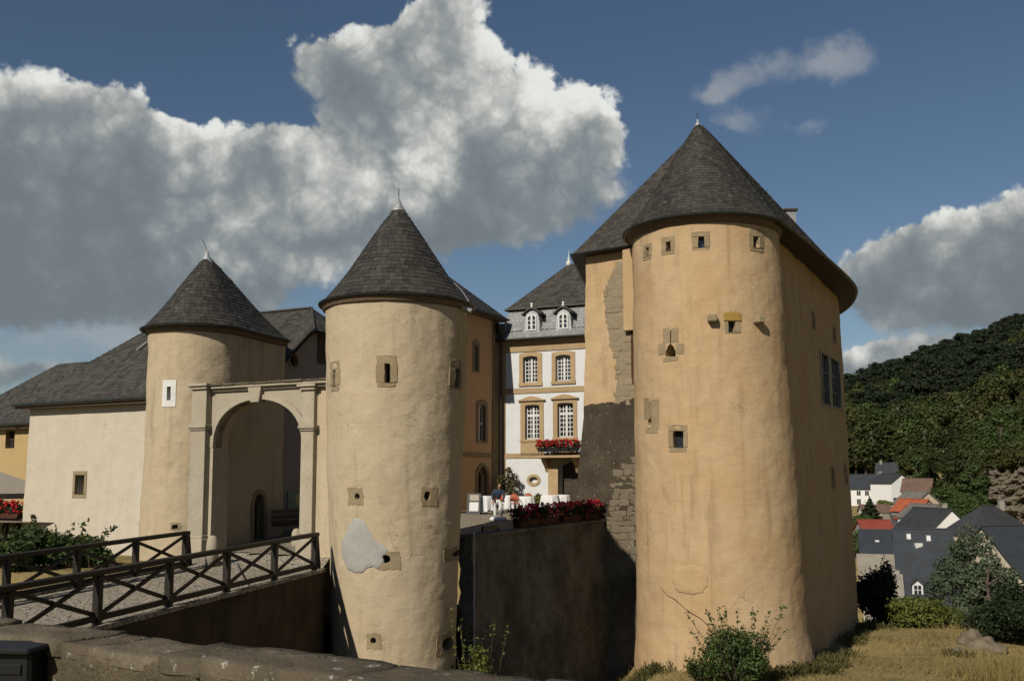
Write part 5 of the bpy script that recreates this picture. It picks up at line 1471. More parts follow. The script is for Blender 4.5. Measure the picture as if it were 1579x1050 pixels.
# shrubs round the castle
def hedge_left():
    rg = random.Random(1)
    spots = [(52, 845, 31.0, 2.4, 1.7), (98, 850, 31.5, 2.3, 1.75), (20, 850, 30.0, 2.2, 1.3), (140, 850, 31.2, 1.7, 1.2)]
    lab = ['broad leafy bush at the foot of the pale wing, behind the far railing', 'taller leafy bush with upright sprays left of the pale wing window',
           'low bush at the left picture edge behind the far railing', 'small bush between pale wing and far railing, nearest the tower']
    for i, (x, y, d, w, h) in enumerate(spots):
        p = at(x, y, d); p.z = gz(p.x, p.y) - .05
        hh = (at(x, 812 if i < 2 else 822, d).z - p.z) * (1.0 if i != 3 else .9)
        bush('leafy_bush', lab[i], 'bush', p, w, max(1.0, hh), M['leaf'], 3200, .07, 40 + i, 'bushes behind the far railing', 5 if i == 1 else 2)
hedge_left()
def front_bushes():
    p = onz(1140, 1058, gz(8, 31.5)); p.z = gz(p.x, p.y) - .05
    bush('leafy_bush', 'leafy bush with tall sprays at the foot of the great round tower', 'bush', p, 2.7, 2.05, M['leaf'], 8500, .055, 51, None, 20)
    q = onz(1075, 1050, gz(6, 31.5)); q.z = gz(q.x, q.y) - .05
    bush('wispy_shrub', 'thin wispy shrub left of the leafy bush below the great tower', 'shrub', q, 1.4, .9, M['leaf'], 700, .05, 52, None, 7)
    q = at(740, 1045, 29.6); q.z = gz(q.x, q.y) - .05
    h = at(740, 975, 29.6).z - q.z
    bush('wall_shrub', 'yellow green shrub growing at the foot of the terrace wall', 'shrub', q, 1.9, max(1.0, h), M['leaf_yellow'], 2600, .055, 53, None, 8)
    q = at(692, 1040, 28.6); q.z = gz(q.x, q.y)
    p = at(1352, 985, 57.5); p.z = gz(p.x, p.y) - .2
    bush('ivy_bush', 'tall dark ivy clad bush against the far end of the orange hall', 'bush', p, 2.6, max(3, at(1350, 852, 57.5).z - p.z), M['leaf_dark'], 9000, .10, 54)
    p = at(1424, 975, 54); p.z = gz(p.x, p.y) - .1
    bush('round_bush', 'rounded bright green bush on the edge of the grass slope', 'bush', p, 5.4, max(1.6, at(1424, 915, 54).z - p.z), M['leaf_yellow'], 9000, .085, 55)
    p = at(1385, 975, 56); p.z = gz(p.x, p.y) - .1
    bush('dark_bush', 'dark green bush between the ivy and the bright round bush', 'bush', p, 2.6, max(1.4, at(1385, 935, 56).z - p.z), M['leaf'], 4500, .085, 56)
    for i, (x, ytop, d, w, lab) in enumerate(((1500, 815, 63, 5.6, 'silvery tree leaning over the slate roofs beyond the slope'), (1528, 850, 59, 4.2, 'smaller silvery tree right of the leaning one'))):
        p = at(x, 960, d); p.z = gz(p.x, p.y) - .2; h = at(x, ytop, d).z - p.z
        tree('silvery_tree', lab, p, h, w, M['leaf_pale'], 9000, .11, 60 + i, group='trees on the edge of the slope', low=.15)
    for i, (x, ytop, d, w) in enumerate(((1555, 915, 47, 4.5), (1590, 890, 50, 5.0))):
        p = at(x, 1000, d); p.z = gz(p.x, p.y) - .2; h = max(1.5, at(x, ytop, d).z - p.z)
        bush('edge_bush', ['dark bush at the right picture edge below the slate roof', 'dark bush cut by the right picture edge'][i], 'bush', p, w, h, M['leaf_dark'], 6000, .09, 64 + i, 'dark bushes at the right edge')
front_bushes()
def grass():
    ng = np.random.default_rng(77); V = []; rgn = 26000
    pts = []
    while len(pts) < rgn:
        x = ng.uniform(-1, 27); y = ng.uniform(25, 60)
        if x < (y - 44) * .2 + 4 and y > 42: continue
        px_ = CX + FPX * x / y
        if px_ > 1640: continue
        pts.append((x, y))
    P = np.array([(x, y, gz(x, y)) for x, y in pts]); n = len(P)
    big = (np.array([noise.noise(Vector((x * .35, y * .35, 3))) for x, y in pts]) > .18)
    h = np.where(big, ng.uniform(.12, .34, n), ng.uniform(.04, .12, n)); a = ng.uniform(0, 6.28, n); lean = ng.normal(size=(n, 2)) * h[:, None] * .5
    t = np.stack([np.cos(a), np.sin(a), 0 * a], 1) * np.where(big, .018, .02)[:, None]
    top = P + np.stack([lean[:, 0], lean[:, 1], h], 1)
    Vv = np.stack([P - t, P + t, top + t * .15, top - t * .15], 1).reshape(-1, 3); Q = np.arange(4 * n).reshape(n, 4)
    o = np_mesh('grass', Vv, Q, M['straw']); tag(o, 'dry yellow grass on the slope in front of the towers', 'grass', kind='stuff')
    pts = []
    for k in range(90):
        u = ng.random()
        if u < .45: a = ng.uniform(3.5, 6.1); r = ng.uniform(3.55, 4.4); x, y = TC.x + .4 + r * math.cos(a), TC.y + r * math.sin(a)
        elif u < .7: x, y = ng.uniform(12, 26), ng.uniform(30, 55)
        else: t_ = ng.uniform(0, 1); x, y = 11.5 + 9 * t_ + ng.uniform(0, 1.2), 38.5 + 19 * t_
        for q in range(ng.integers(25, 75)): pts.append((x + ng.normal() * .22, y + ng.normal() * .22))
    P = np.array([(x, y, gz(x, y) - .02) for x, y in pts]); n = len(P); h = ng.uniform(.08, .42, n); a = ng.uniform(0, 6.28, n)
    t = np.stack([np.cos(a), np.sin(a), 0 * a], 1) * .022; top = P + np.stack([ng.normal(size=n) * h * .4, ng.normal(size=n) * h * .4, h], 1)
    Vv = np.stack([P - t * .4, P + t * .4, top + t, top - t], 1).reshape(-1, 3); Q = np.arange(4 * n).reshape(n, 4)
    o = np_mesh('weeds', Vv, Q, leafy('weed_green', (.060, .058, .018), (.115, .105, .034))); tag(o, 'green weeds and tufts at the foot of the great tower and on the slope', 'weeds', kind='stuff')
    ng = np.random.default_rng(5); Vs = []
    c = onz(1550, 1040, -6.6)
    root = thing('grass_clump', Vector((c.x, c.y, gz(c.x, c.y))), 'clump of tall yellow grass stalks at the lower right', 'grass clump')
    for k in range(420):
        x, y = c.x + ng.normal() * .8, c.y + ng.normal() * .8; b = np.array((x, y, gz(x, y) - .05)); hh = ng.uniform(.5, 1.25); e = b + np.array((ng.normal() * .22, ng.normal() * .22, hh)); t = np.array((.012, 0, 0))
        Vs += [b - t, b + t, e + t * .3, e - t * .3]
    np_mesh('stalks', np.array(Vs), np.arange(len(Vs)).reshape(-1, 4), M['straw'], root)['kind'] = 'stuff'
grass()
def outcrop():
    rg = random.Random(14); me = []
    for i in range(5):
        bm = bmesh.new(); bmesh.ops.create_icosphere(bm, subdivisions=3, radius=1)
        for v in bm.verts: v.co *= 1 + .32 * fbm(v.co, .9, 3, i) + .1 * fbm(v.co, 3, 3, i); v.co.z *= .7
        m_ = bpy.data.meshes.new('rock'); bm.to_mesh(m_); bm.free(); m_.materials.append(M['boulder']); m_.polygons.foreach_set('use_smooth', [True] * len(m_.polygons)); me.append(m_)
    places = [(1500, 968, .38, 'largest grey rock on the slope edge'), (1486, 972, .3, 'squat rock left of the largest one'), (1521, 975, .32, 'rock right of the largest one near the slope edge'),
              (1508, 990, .35, 'low rock in front of the largest one'), (1535, 985, .35, 'rock rightmost of the group on the slope'), (1480, 985, .25, 'small low rock leftmost of the group')]
    for i, (x, y, s_, lab) in enumerate(places):
        p = at(x, y, 46.5 - i * .4); p.z = gz(p.x, p.y) + s_ * .22
        o = bpy.data.objects.new('rock', me[i % 5]); COL.objects.link(o); o.location = p; o.scale = (s_ * 1.5, s_ * 1.2, s_ * (1.4 + .6 * (i == 0))); o.rotation_euler = (0, 0, rg.uniform(0, 6))
        tag(o, lab, 'rock', 'rocks on the slope edge')
outcrop()

# ================================================================== parapet in front of the camera
def parapet():
    A = PAR_A; D = PAR_D; N_ = PAR_N; rg = random.Random(15)
    root = thing('parapet_wall', (A.x, A.y, -1.8), 'weathered roadside parapet with lichen spotted capstones in the foreground', 'wall')
    def P(u, v, z): q = A + D * u + N_ * v; return Vector((q.x, q.y, z))
    ztop = lambda u: -.975 + .018 * u + .008 * math.sin(u * 3)
    for (u0, u1, dz) in ((-4.5, -.07, .03), (.05, 9.0, 0)):
        m = MB(); nu, nv = int((u1 - u0) / .05), 18
        for j in range(nv + 1):
            for i in range(nu + 1):
                u = u0 + (u1 - u0) * i / nu; z = ztop(u) + dz - .05; z = z + (-2.0 - z) * j / nv
                m.v.append(P(u, .03 * fbm((u, 0, z), 2.2, 4, 7) + .012 * fbm((u, 0, z), 9, 2, 3), z))
        K = nu + 1
        for j in range(nv):
            for i in range(nu): m.f.append((j * K + i, j * K + i + 1, (j + 1) * K + i + 1, (j + 1) * K + i))
        b = len(m.v)
        for j in range(nv + 1):
            for i in range(nu + 1):
                u = u0 + (u1 - u0) * i / nu; z = ztop(u) + dz - .05; z = z + (-5.5 - z) * j / nv; m.v.append(P(u, .46, z))
        for j in range(nv):
            for i in range(nu): m.f.append((b + j * K + i + 1, b + j * K + i, b + (j + 1) * K + i, b + (j + 1) * K + i + 1))
        for i in range(nu): m.f.append((i, b + i, b + i + 1, i + 1))
        for i in (0, nu):
            for j in range(nv): m.f.append((j * K + i, (j + 1) * K + i, b + (j + 1) * K + i, b + j * K + i))
        m.build('wall', M['parapet'], root, smooth=True)
        u = u0
        while u < u1 - .05:
            w = min(rg.choice((.3, .45, .6, .95)) * rg.uniform(.9, 1.1), u1 - u); k = 7
            lo = [(u + .002, -.010), (u + w - .002, -.010), (u + w - .002, .44), (u + .002, .44)]
            # uneven slab: outline points pushed about, domed top
            out = []
            for (a, b_) in zip(lo, lo[1:] + lo[:1]):
                for t in range(4): out.append((a[0] + (b_[0] - a[0]) * t / 4 + rg.uniform(-.012, .012), a[1] + (b_[1] - a[1]) * t / 4 + rg.uniform(-.018, .018)))
            cu, cv = u + w / 2, .21; n = len(out); m = MB(); h = .026 + rg.uniform(-.006, .007); tilt = rg.uniform(-.006, .006)
            for (s_, zz) in ((1, -.06), (1.0, h * .6), (.97, h * .95), (.6, h * 1.0), (.2, h * 1.02)):
                for (a, b_) in out: m.v.append(P(cu + (a - cu) * s_, cv + (b_ - cv) * s_, ztop(u) + dz - .03 + zz + tilt * (a - cu) / w + .012 * fbm((a * s_, b_ * s_, 0), 5, 3, 5)))
            for r_ in range(4):
                for i in range(n): m.f.append((r_ * n + i, r_ * n + (i + 1) % n, (r_ + 1) * n + (i + 1) % n, (r_ + 1) * n + i))
            m.f.append(tuple(4 * n + i for i in range(n)))
            m.build('capstone', M['cap'], root, smooth=True); u += w
    # iron post in the gap
    m = MB(); m.hexa([P(-.055, -.10, -1.8), P(.035, -.10, -1.8), P(.035, .02, -1.8), P(-.055, .02, -1.8), P(-.055, -.10, -.985), P(.035, -.10, -.985), P(.035, .02, -.985), P(-.055, .02, -.985)])
    tag(m.build('iron_post', M['iron'], None, P(0, 0, -1.8), bevel=.008), 'black iron post in the gap of the parapet wall', 'post')
    # letter box
    c = at(-8, 1000, 5.85); F = Fr(c, ex=(.99, -.12, 0))
    rt = thing('letter_box', (c.x, c.y, -1.78), 'black letter box in front of the parapet at the lower left', 'letter box')
    zt = at(20, 1004, 5.85).z; x1 = F.px(46, 1030)[0]; x0 = x1 - .42
    m = MB(); fbox(m, F, x0, x1, 0, .22, zt - .42, zt); m.build('box', M['iron'], rt, bevel=.02)
    m = MB(); fbox(m, F, x0 - .02, x1 + .02, -.05, .25, zt - .01, zt + .025); m.build('lid', M['iron'], rt, bevel=.01)
    m = MB(); fbox(m, F, x0 + .05, x1 - .05, -.012, .002, zt - .13, zt - .07); m.build('slot_flap', M['iron'], rt, bevel=.004)
    m = MB(); fbox(m, F, x1 - .13, x1 - .085, -.004, .001, zt - .115, zt - .10); m.build('sticker', M['winwhite'], rt)
    m = MB(); fbox(m, F, (x0 + x1) / 2 - .04, (x0 + x1) / 2 + .04, .07, .15, -1.8, zt - .40); m.build('post', M['iron'], rt)
    p = P(.28, -.12, -1.75); ng = np.random.default_rng(3)
    rt = thing('weed', p, 'small weed growing against the parapet near the letter box', 'weed')
    Vs = []; m = MB()
    for i in range(7):
        e = p + Vector((ng.normal() * .10, ng.normal() * .05, ng.uniform(.28, .52))); m.tube([p, e], [.005, .002], 4)
        c = [np.array(p.lerp(e, u)) for u in ng.uniform(.35, 1, 13)]
        v, _ = leaves_np([(Vector(q), (.012, .012, .012)) for q in c], 13, .022, ng); Vs.append(v)
    V = np.concatenate(Vs); np_mesh('leaves', V, np.arange(len(V)).reshape(-1, 4), M['leaf'], rt); m.build('stems', M['bark'], rt)
parapet()

# ================================================================== things in the courtyard
def planter(p, dirv, w, label, cols, seed, grp, h=.34, box='terracotta', fol=.55):
    ng = np.random.default_rng(seed); rg = random.Random(seed); p = Vector(p)
    d = Vector(dirv).normalized(); r = Vector((d.y, -d.x, 0)); root = thing('flower_box', p, label, 'flower box', grp)
    m = MB(); m.hexa([p + d * a * w / 2 * s_ + r * b * .16 * s_ + Vector((0, 0, z)) for z, s_ in ((0, .92), (h, 1)) for a, b in ((-1, -1), (1, -1), (1, 1), (-1, 1))]); m.build('trough', M[box], root, bevel=.015)
    bl = [(p + d * rg.uniform(-.5, .5) * w + r * rg.uniform(-.14, .2) + Vector((0, 0, h + rg.uniform(.0, fol * .6))), (.22, .22, .18)) for _ in range(int(9 * w) + 4)]
    V, Q = leaves_np(bl, int(900 * w), .045, ng); np_mesh('foliage', V, Q, M['leaf_dark'], root)
    for c, k in cols:
        bl = [(p + d * rg.uniform(-.52, .52) * w + r * rg.uniform(-.22, .28) + Vector((0, 0, h + rg.uniform(.05, fol))), (.075, .075, .06)) for _ in range(int(k * w))]
        V, Q = leaves_np(bl, len(bl) * 26, .030, ng, shell=.3, aspect=.8); np_mesh('blossoms', V, Q, M[c], root)
def courtyard_things():
    t = (TW_B - TW_A).normalized(); t3 = Vector((t.x, t.y, 0)); nr = Vector((t.y, -t.x, 0))
    def onwall(x, back=.3):
        r = ray(x, 805); q = TW_A - Vector((nr.x, nr.y)) * back
        # ray (in plan) with the wall line
        a = Vector((r.x, r.y)); det = a.x * (-t.y) + a.y * t.x
        s = (q.x * (-t.y) + q.y * t.x) / det
        p = a * s; u = (p - TW_A).dot(t) / (TW_B - TW_A).length
        return Vector((p.x, p.y, -1.70 + .09 * u + .005))
    lab = ['flower box with dark crimson and pink blossoms nearest the gate tower', 'flower box with red blossoms second from the gate tower', 'flower box of bright pink blossoms in the middle of the terrace wall', 'flower box with crimson and red blossoms beside the iron fence']
    for i, (x, cc) in enumerate(((812, [('crimson', 34), ('pink', 12)]), (843, [('pink', 26), ('crimson', 12)]), (879, [('red', 26), ('pink', 22), ('crimson', 10)]), (911, [('crimson', 34), ('red', 14)]))):
        planter(onwall(x), t3, (1.7, 1.7, 2.0, 1.9)[i], lab[i], cc, 20 + i, 'flower boxes on the terrace wall', .30, 'terracotta', .50)
    # iron fence at the end of the wall
    p0, p1 = onwall(931, .25), onwall(948, .25); root = thing('iron_fence', p0, 'short black iron picket fence at the end of the terrace wall', 'fence')
    for i in range(8):
        q = p0.lerp(p1, i / 7); m = MB(); h = 1.05 + .25 * math.sin(i * 1.7) * .4; m.tube([q, q + Vector((0, 0, h)), q + Vector((0, 0, h + .12))], [.018, .018, .002], 6); m.build('picket', M['iron'], root)
    for z in (.15, .85):
        m = MB(); m.bar(p0 + Vector((0, 0, z)), p1 + Vector((0, 0, z)), .03, .04); m.build('fence_rail', M['iron'], root)
    # black bar standing in for the strip of shadow near the gate tower
    a, b = onwall(744, .22), onwall(768, .22); m = MB(); m.bar(a + Vector((0, 0, .13)), b + Vector((0, 0, .13)), .08, .12); m.bar(a, a + Vector((0, 0, .14)), .06, .06, t3); m.bar(b, b + Vector((0, 0, .14)), .06, .06, t3)
    tag(m.build('shadow_strip_bar', M['iron'], None, a), 'low black bar standing in for the shadow strip on the terrace wall beside the gate tower', 'bar')
    # tables with white cloths
    def table(x, d, rad, h, label, seed):
        p = at(x, 780, d); p.z = court_z(p.x, p.y); root = thing('cloth_table', p, label, 'table', 'courtyard tables'); rg = random.Random(seed)
        m = MB(); m.lathe(p, [(.24, 0), (.24, .03), (.04, .06), (.035, h - .04), (.2, h - .02)], 14); m.build('pedestal', M['iron'], root)
        m = MB(); m.lathe(p + Vector((0, 0, h - .03)), [(rad - .03, 0), (rad - .02, .02), (rad - .03, .028)], 24); m.build('table_top', M['door'], root)
        m = MB(); n = 72; ph = rg.uniform(0, 6)
        prof = [(0.02, h + .012), (rad * .7, h + .012), (rad, h + .008), (rad + .02, h - .03), (rad + .05, h - .25), (rad + .09, h - .52), (rad + .11, h - .66)]
        for k_, (r_, z) in enumerate(prof):
            for i in range(n):
                a = 2 * math.pi * i / n; f = max(0, k_ - 3) / 3
                rr = r_ + f * (.055 * math.sin(9 * a + ph) + .025 * math.sin(17 * a)); zz = z - f * f * .12 * (.5 + .5 * math.cos(4 * a + ph))
                m.v.append(p + Vector((rr * math.cos(a), rr * math.sin(a), zz)))
        for k_ in range(len(prof) - 1):
            for i in range(n): m.f.append((k_ * n + i, k_ * n + (i + 1) % n, (k_ + 1) * n + (i + 1) % n, (k_ + 1) * n + i))
        m.f.append(tuple(range(n))); m.build('tablecloth', M['cloth'], root, smooth=True)
    table(748, 47.5, .38, .86, 'small round table with white cloth beside the menu board', 1)
    table(812, 50, .40, .80, 'small round table with white cloth behind the crimson flowers', 2)
    table(848, 47.5, .42, .90, 'round table with white cloth in front of the palace door', 3)
    table(832, 53, .35, .78, 'farther small round table with white cloth between two others', 4)
    table(784, 50.5, .38, .84, 'small round table with white cloth between the potted shrub and the flowers', 5)
    table(866, 50, .40, .88, 'round table with white cloth nearest the dark buttress', 6)
    # chairs
    def chair(x, d, rz, label):
        p = at(x, 780, d); p.z = court_z(p.x, p.y); root = thing('garden_chair', p, label, 'chair', 'coral garden chairs'); c, s_ = math.cos(rz), math.sin(rz)
        def W(a, b, z): return p + Vector((a * c - b * s_, a * s_ + b * c, z))
        m = MB(); m.hexa([W(-.24, -.22, .43), W(.24, -.22, .43), W(.22, .22, .43), W(-.22, .22, .43), W(-.24, -.22, .48), W(.24, -.22, .48), W(.22, .22, .48), W(-.22, .22, .48)]); m.build('seat', M['wicker'], root, bevel=.015)
        m = MB(); n = 9; pts = [(-.22 + .44 * i / (n - 1), .52 + .44 * math.sin(math.pi * (.12 + .76 * i / (n - 1))) ** .5) for i in range(n)]
        low = [(-.22 + .44 * i / (n - 1), .56) for i in range(n)]
        vs = [W(x_, .22 + (z_ - .5) * .2 + .10 * (1 - (x_ / .22) ** 2), z_) for x_, z_ in low + pts]; vs += [v + W(0, .03, 0) - W(0, 0, 0) for v in vs]; K = 2 * n
        m.add(vs, [(i, i + 1, n + i + 1, n + i) for i in range(n - 1)] + [(K + i, K + n + i, K + n + i + 1, K + i + 1) for i in range(n - 1)] + [(n + i, n + i + 1, K + n + i + 1, K + n + i) for i in range(n - 1)] + [(i + 1, i, K + i, K + i + 1) for i in range(n - 1)])
        m.build('backrest', M['wicker'], root, smooth=True)
        for (a, b) in ((-.21, -.19), (.21, -.19), (.19, .2), (-.19, .2)):
            m = MB(); m.tube([W(a * 1.1, b * 1.15, 0), W(a, b, .44)], .016, 6); m.build('leg', M['iron'], root)
        for a in (-.22, .22):
            m = MB(); m.tube([W(a, -.2, .46), W(a * 1.1, -.18, .66), W(a * 1.05, .22, .68)], .016, 6); m.build('armrest', M['iron'], root)
    chair(768, 48.5, -.3, 'coral garden chair just behind the painted statue, leftmost of three')
    chair(794, 49.5, .1, 'coral garden chair right of the potted shrub, middle of three')
    chair(818, 51.5, .25, 'coral garden chair below the oval window, rightmost of three')
    # menu board
    p = at(731, 786, 47); p.z = court_z(p.x, p.y); rt = thing('menu_board', p, 'dark folding menu board with pale sheets beside the gate tower', 'menu board'); F = Fr(p, -8)
    m = MB()
    for y0, y1 in ((-.25, 0), (.25, 0)):
        vs = [F.w(-.33, y0, p.z), F.w(.33, y0, p.z), F.w(.33, y1, p.z + 1.0), F.w(-.33, y1, p.z + 1.0)]; vs = [Vector((v.x, v.y, v.z)) for v in vs]; m.hexa(vs[:2] + vs[2:] and [vs[0], vs[1], vs[1] + F.ey * .03, vs[0] + F.ey * .03, vs[3], vs[2], vs[2] + F.ey * .03, vs[3] + F.ey * .03])
    b = m.build('board', M['iron'], rt)
    for (z0, z1, mt) in ((.66, .93, 'awning'), (.16, .58, 'cloth')):
        m = MB(); q = lambda x, z: F.w(x, -.25 * (1 - z) - .012, p.z + z); m.add([q(-.2, z0), q(.24, z0), q(.24, z1), q(-.2, z1)] + [q(-.2, z0) + F.ey * .006, q(.24, z0) + F.ey * .006, q(.24, z1) + F.ey * .006, q(-.2, z1) + F.ey * .006], [(0, 1, 2, 3), (7, 6, 5, 4), (0, 4, 5, 1), (1, 5, 6, 2), (2, 6, 7, 3), (3, 7, 4, 0)]); m.build('menu_sheet', M[mt], b)
    # potted shrub and small plants
    p = PAL.w(PAL.px(789, 760)[0], -1.0, 0); p.z = court_z(p.x, p.y); rg = random.Random(5)
    rt = thing('potted_shrub', p, 'tall potted shrub with brownish leaves by the corner of the palace', 'potted plant')
    m = MB(); m.lathe(p, [(.22, 0), (.30, .4), (.33, .42), (.33, .48), (.28, .48)], 16); m.build('pot', M['terracotta'], rt, smooth=True)
    m = MB(); tips = limb_tree(m, p + Vector((0, 0, .4)), 1.6, .04, 10, rg, .8); m.build('stems', M['bark'], rt)
    V, Q = leaves_np([(e, (.24, .24, .2)) for e in tips] + [(p + Vector((rg.uniform(-.4, .4), rg.uniform(-.3, .3), rg.uniform(.8, 1.9))), (.25, .25, .25)) for _ in range(6)], 1500, .07, np.random.default_rng(2)); np_mesh('foliage', V, Q, leafy('leaf_bronze', (.06, .055, .02), (.13, .10, .04)), rt)
    p = at(831, 781, 51.5); p.z = court_z(p.x, p.y); rt = thing('leafy_pot', p, 'small pot of bright green leaves beside the white tables', 'potted plant')
    m = MB(); m.lathe(p, [(.14, 0), (.2, .3), (.22, .34), (.18, .34)], 14); m.build('pot', M['iron'], rt, smooth=True)
    V, Q = leaves_np([(p + Vector((0, 0, .6)), (.28, .28, .3))], 420, .09, np.random.default_rng(4)); np_mesh('foliage', V, Q, M['leaf_yellow'], rt)
    # balcony flowers
    F = PAL; z = F.px(860, 688, -.9)[1]; x0, x1 = F.px(829, 680, -1.0)[0], F.px(893, 680, -1.0)[0]
    c = F.w((x0 + x1) / 2, -1.02, z - .30); planter(c, F.ex, x1 - x0, 'long row of red geraniums along the palace balcony', [('red', 70)], 31, None, .22, 'iron', .45)
    # statue of a waiter
    p = at(768, 801, 40.0); p.z = court_z(p.x, p.y); waiter(p)
def skin_figure(name, mat, parent, verts, edges, radii, root_i, sub=2):
    me = bpy.data.meshes.new(name); me.from_pydata(verts, edges, []); me.materials.append(mat)
    o = link(name, me, parent)
    md = o.modifiers.new('skin', 'SKIN'); md.use_smooth_shade = True
    if not me.skin_vertices:
        bm = bmesh.new(); bm.from_mesh(me); bm.verts.layers.skin.verify(); bm.to_mesh(me); bm.free()
    for i, r_ in enumerate(radii):
        sv = me.skin_vertices[0].data[i]; sv.radius = (r_, r_) if not isinstance(r_, tuple) else r_; sv.use_root = i == root_i
    s = o.modifiers.new('sub', 'SUBSURF'); s.levels = sub; s.render_levels = sub
    return o
def waiter(p):
    root = thing('painted_statue', p, 'painted figure with dark blue top and white trousers bending forward on a white base', 'statue')
    m = MB(); m.lathe(p + Vector((0, 0, .0)), [(.34, 0), (.36, .05), (.33, .12), (.26, .15), (0, .16)], 24); m.build('base', M['cloth'], root, smooth=True)
    k = 1.42 / 1.6; V = lambda x, y, z: (x * k, y * k, z * k + .12)
    # legs and hips (trousers), torso with arms (top), head and hands
    skin_figure('trousers', M['cloth'], root, [V(0, 0, .78), V(-.10, 0, .74), V(-.13, -.02, .42), V(-.14, .02, .06), V(.10, 0, .74), V(.13, -.05, .42), V(.16, .0, .06), V(0, 0, .86)], [(0, 1), (1, 2), (2, 3), (0, 4), (4, 5), (5, 6), (0, 7)], [.125, .10, .075, .06, .10, .075, .06, .12], 0)
    skin_figure('jacket', flat('cloth_navy', (.035, .055, .10), .8), root, [V(0, 0, .84), V(.0, -.05, 1.02), V(.03, -.12, 1.2), V(.05, -.17, 1.28), V(-.18, -.12, 1.2), V(-.26, -.16, .98), V(-.22, -.30, .80), V(.22, -.14, 1.2), V(.28, -.2, .98), V(.25, -.34, .84)], [(0, 1), (1, 2), (2, 3), (2, 4), (4, 5), (5, 6), (2, 7), (7, 8), (8, 9)], [.13, .135, .14, .07, .075, .058, .045, .075, .058, .045], 0)
    skin = flat('painted_skin', (.62, .34, .25), .6)
    skin_figure('head', skin, root, [V(.05, -.17, 1.26), V(.06, -.19, 1.35), V(.07, -.22, 1.44), V(.08, -.24, 1.53), V(.075, -.32, 1.43)], [(0, 1), (1, 2), (2, 3), (2, 4)], [.05, .055, .10, .07, .022], 0)
    for (hx, hy, hz) in ((-.22, -.30, .80), (.25, -.34, .84)):
        vs = [V(hx, hy, hz), V(hx, hy - .03, hz - .07)]; ed = [(0, 1)]; ra = [.03, .034]
        for f_ in range(4):
            b = len(vs); vs += [V(hx - .03 + .02 * f_, hy - .045, hz - .11), V(hx - .032 + .021 * f_, hy - .05, hz - .15 + .006 * abs(f_ - 1))]; ed += [(1, b), (b, b + 1)]; ra += [.0095, .008]
        b = len(vs); vs += [V(hx + .045, hy - .05, hz - .08), V(hx + .05, hy - .075, hz - .11)]; ed += [(1, b), (b, b + 1)]; ra += [.011, .009]
        skin_figure('hand', skin, root, vs, ed, ra, 0, 1)
courtyard_things()
def left_terrace():
    # beige parasol, red geraniums and a low trellis between the pale wing and the yellow house
    d = 41.5; c = at(8, 742, d)
    root = thing('canvas_parasol', (c.x - 1, c.y, gz(c.x, c.y)), 'beige canvas awning in front of the yellow outbuilding', 'awning')
    F = Fr(c, -GD); zt = at(10, 738, d).z; ze = at(10, 760, d).z; zb = at(10, 768, d).z
    m = MB(); A = [F.w(x, y, z) for (x, y, z) in ((-6, -1.6, ze), (1.6, -1.6, ze), (1.6, 1.6, ze), (-6, 1.6, ze))]; T = [F.w(-4.2, 0, zt + .35), F.w(-.6, 0, zt + .35)]
    m.add(A + T, [(0, 1, 5, 4), (2, 3, 4, 5), (1, 2, 5), (3, 0, 4)]); m.build('canopy', M['awning'], root)
    m = MB()
    for i in range(4):
        a, b = A[i], A[(i + 1) % 4]; dn = Vector((0, 0, zb - ze)); m.add([a, b, b + dn, a + dn], [(0, 1, 2, 3)])
    m.build('valance', M['awning'], root)
    for (x, y) in ((-5.8, -1.5), (1.4, -1.5), (1.4, 1.5), (-5.8, 1.5)):
        q = F.w(x, y, 0); m = MB(); m.tube([Vector((q.x, q.y, gz(q.x, q.y))), Vector((q.x, q.y, ze))], .04, 8); m.build('pole', M['iron'], root)
    p = at(18, 812, 39.5); p.z = at(18, 836, 39.5).z
    rt = thing('trellis_rail', (p.x, p.y, p.z), 'low dark lattice rail below the red geraniums at the left edge', 'railing')
    G = Fr(p, -GD); z0 = p.z
    for i in range(5):
        m = MB(); a = -3 + i * .7; m.bar(G.w(a, 0, z0), G.w(a + .55, 0, z0 + .85), .06, .07, G.ey); m.build('brace', M['wood'], rt)
        m = MB(); m.bar(G.w(a + .62, 0, z0 - .2), G.w(a + .62, 0, z0 + .9), .08, .08, G.ey); m.build('post', M['wood'], rt)
    m = MB(); m.bar(G.w(-3.2, 0, z0 + .9), G.w(.7, 0, z0 + .9), .08, .08); m.bar(G.w(-3.2, 0, z0 + .02), G.w(.7, 0, z0 + .02), .08, .08); m.build('rails', M['wood'], rt)
    m = MB(); fbox(m, G, -4, .75, -.25, .25, z0 - 2.0, z0 - .02); tag(m.build('low_wall', M['pale'], None, G.w(0, 0, z0 - 2)), 'low pale wall carrying the lattice rail at the left edge', 'wall')
    planter(G.w(-.75, 0, z0 + .95), G.ex, 2.6, 'red geraniums on the lattice rail at the left edge', [('red', 44)], 33, None, .2, 'terracotta', .55)
left_terrace()

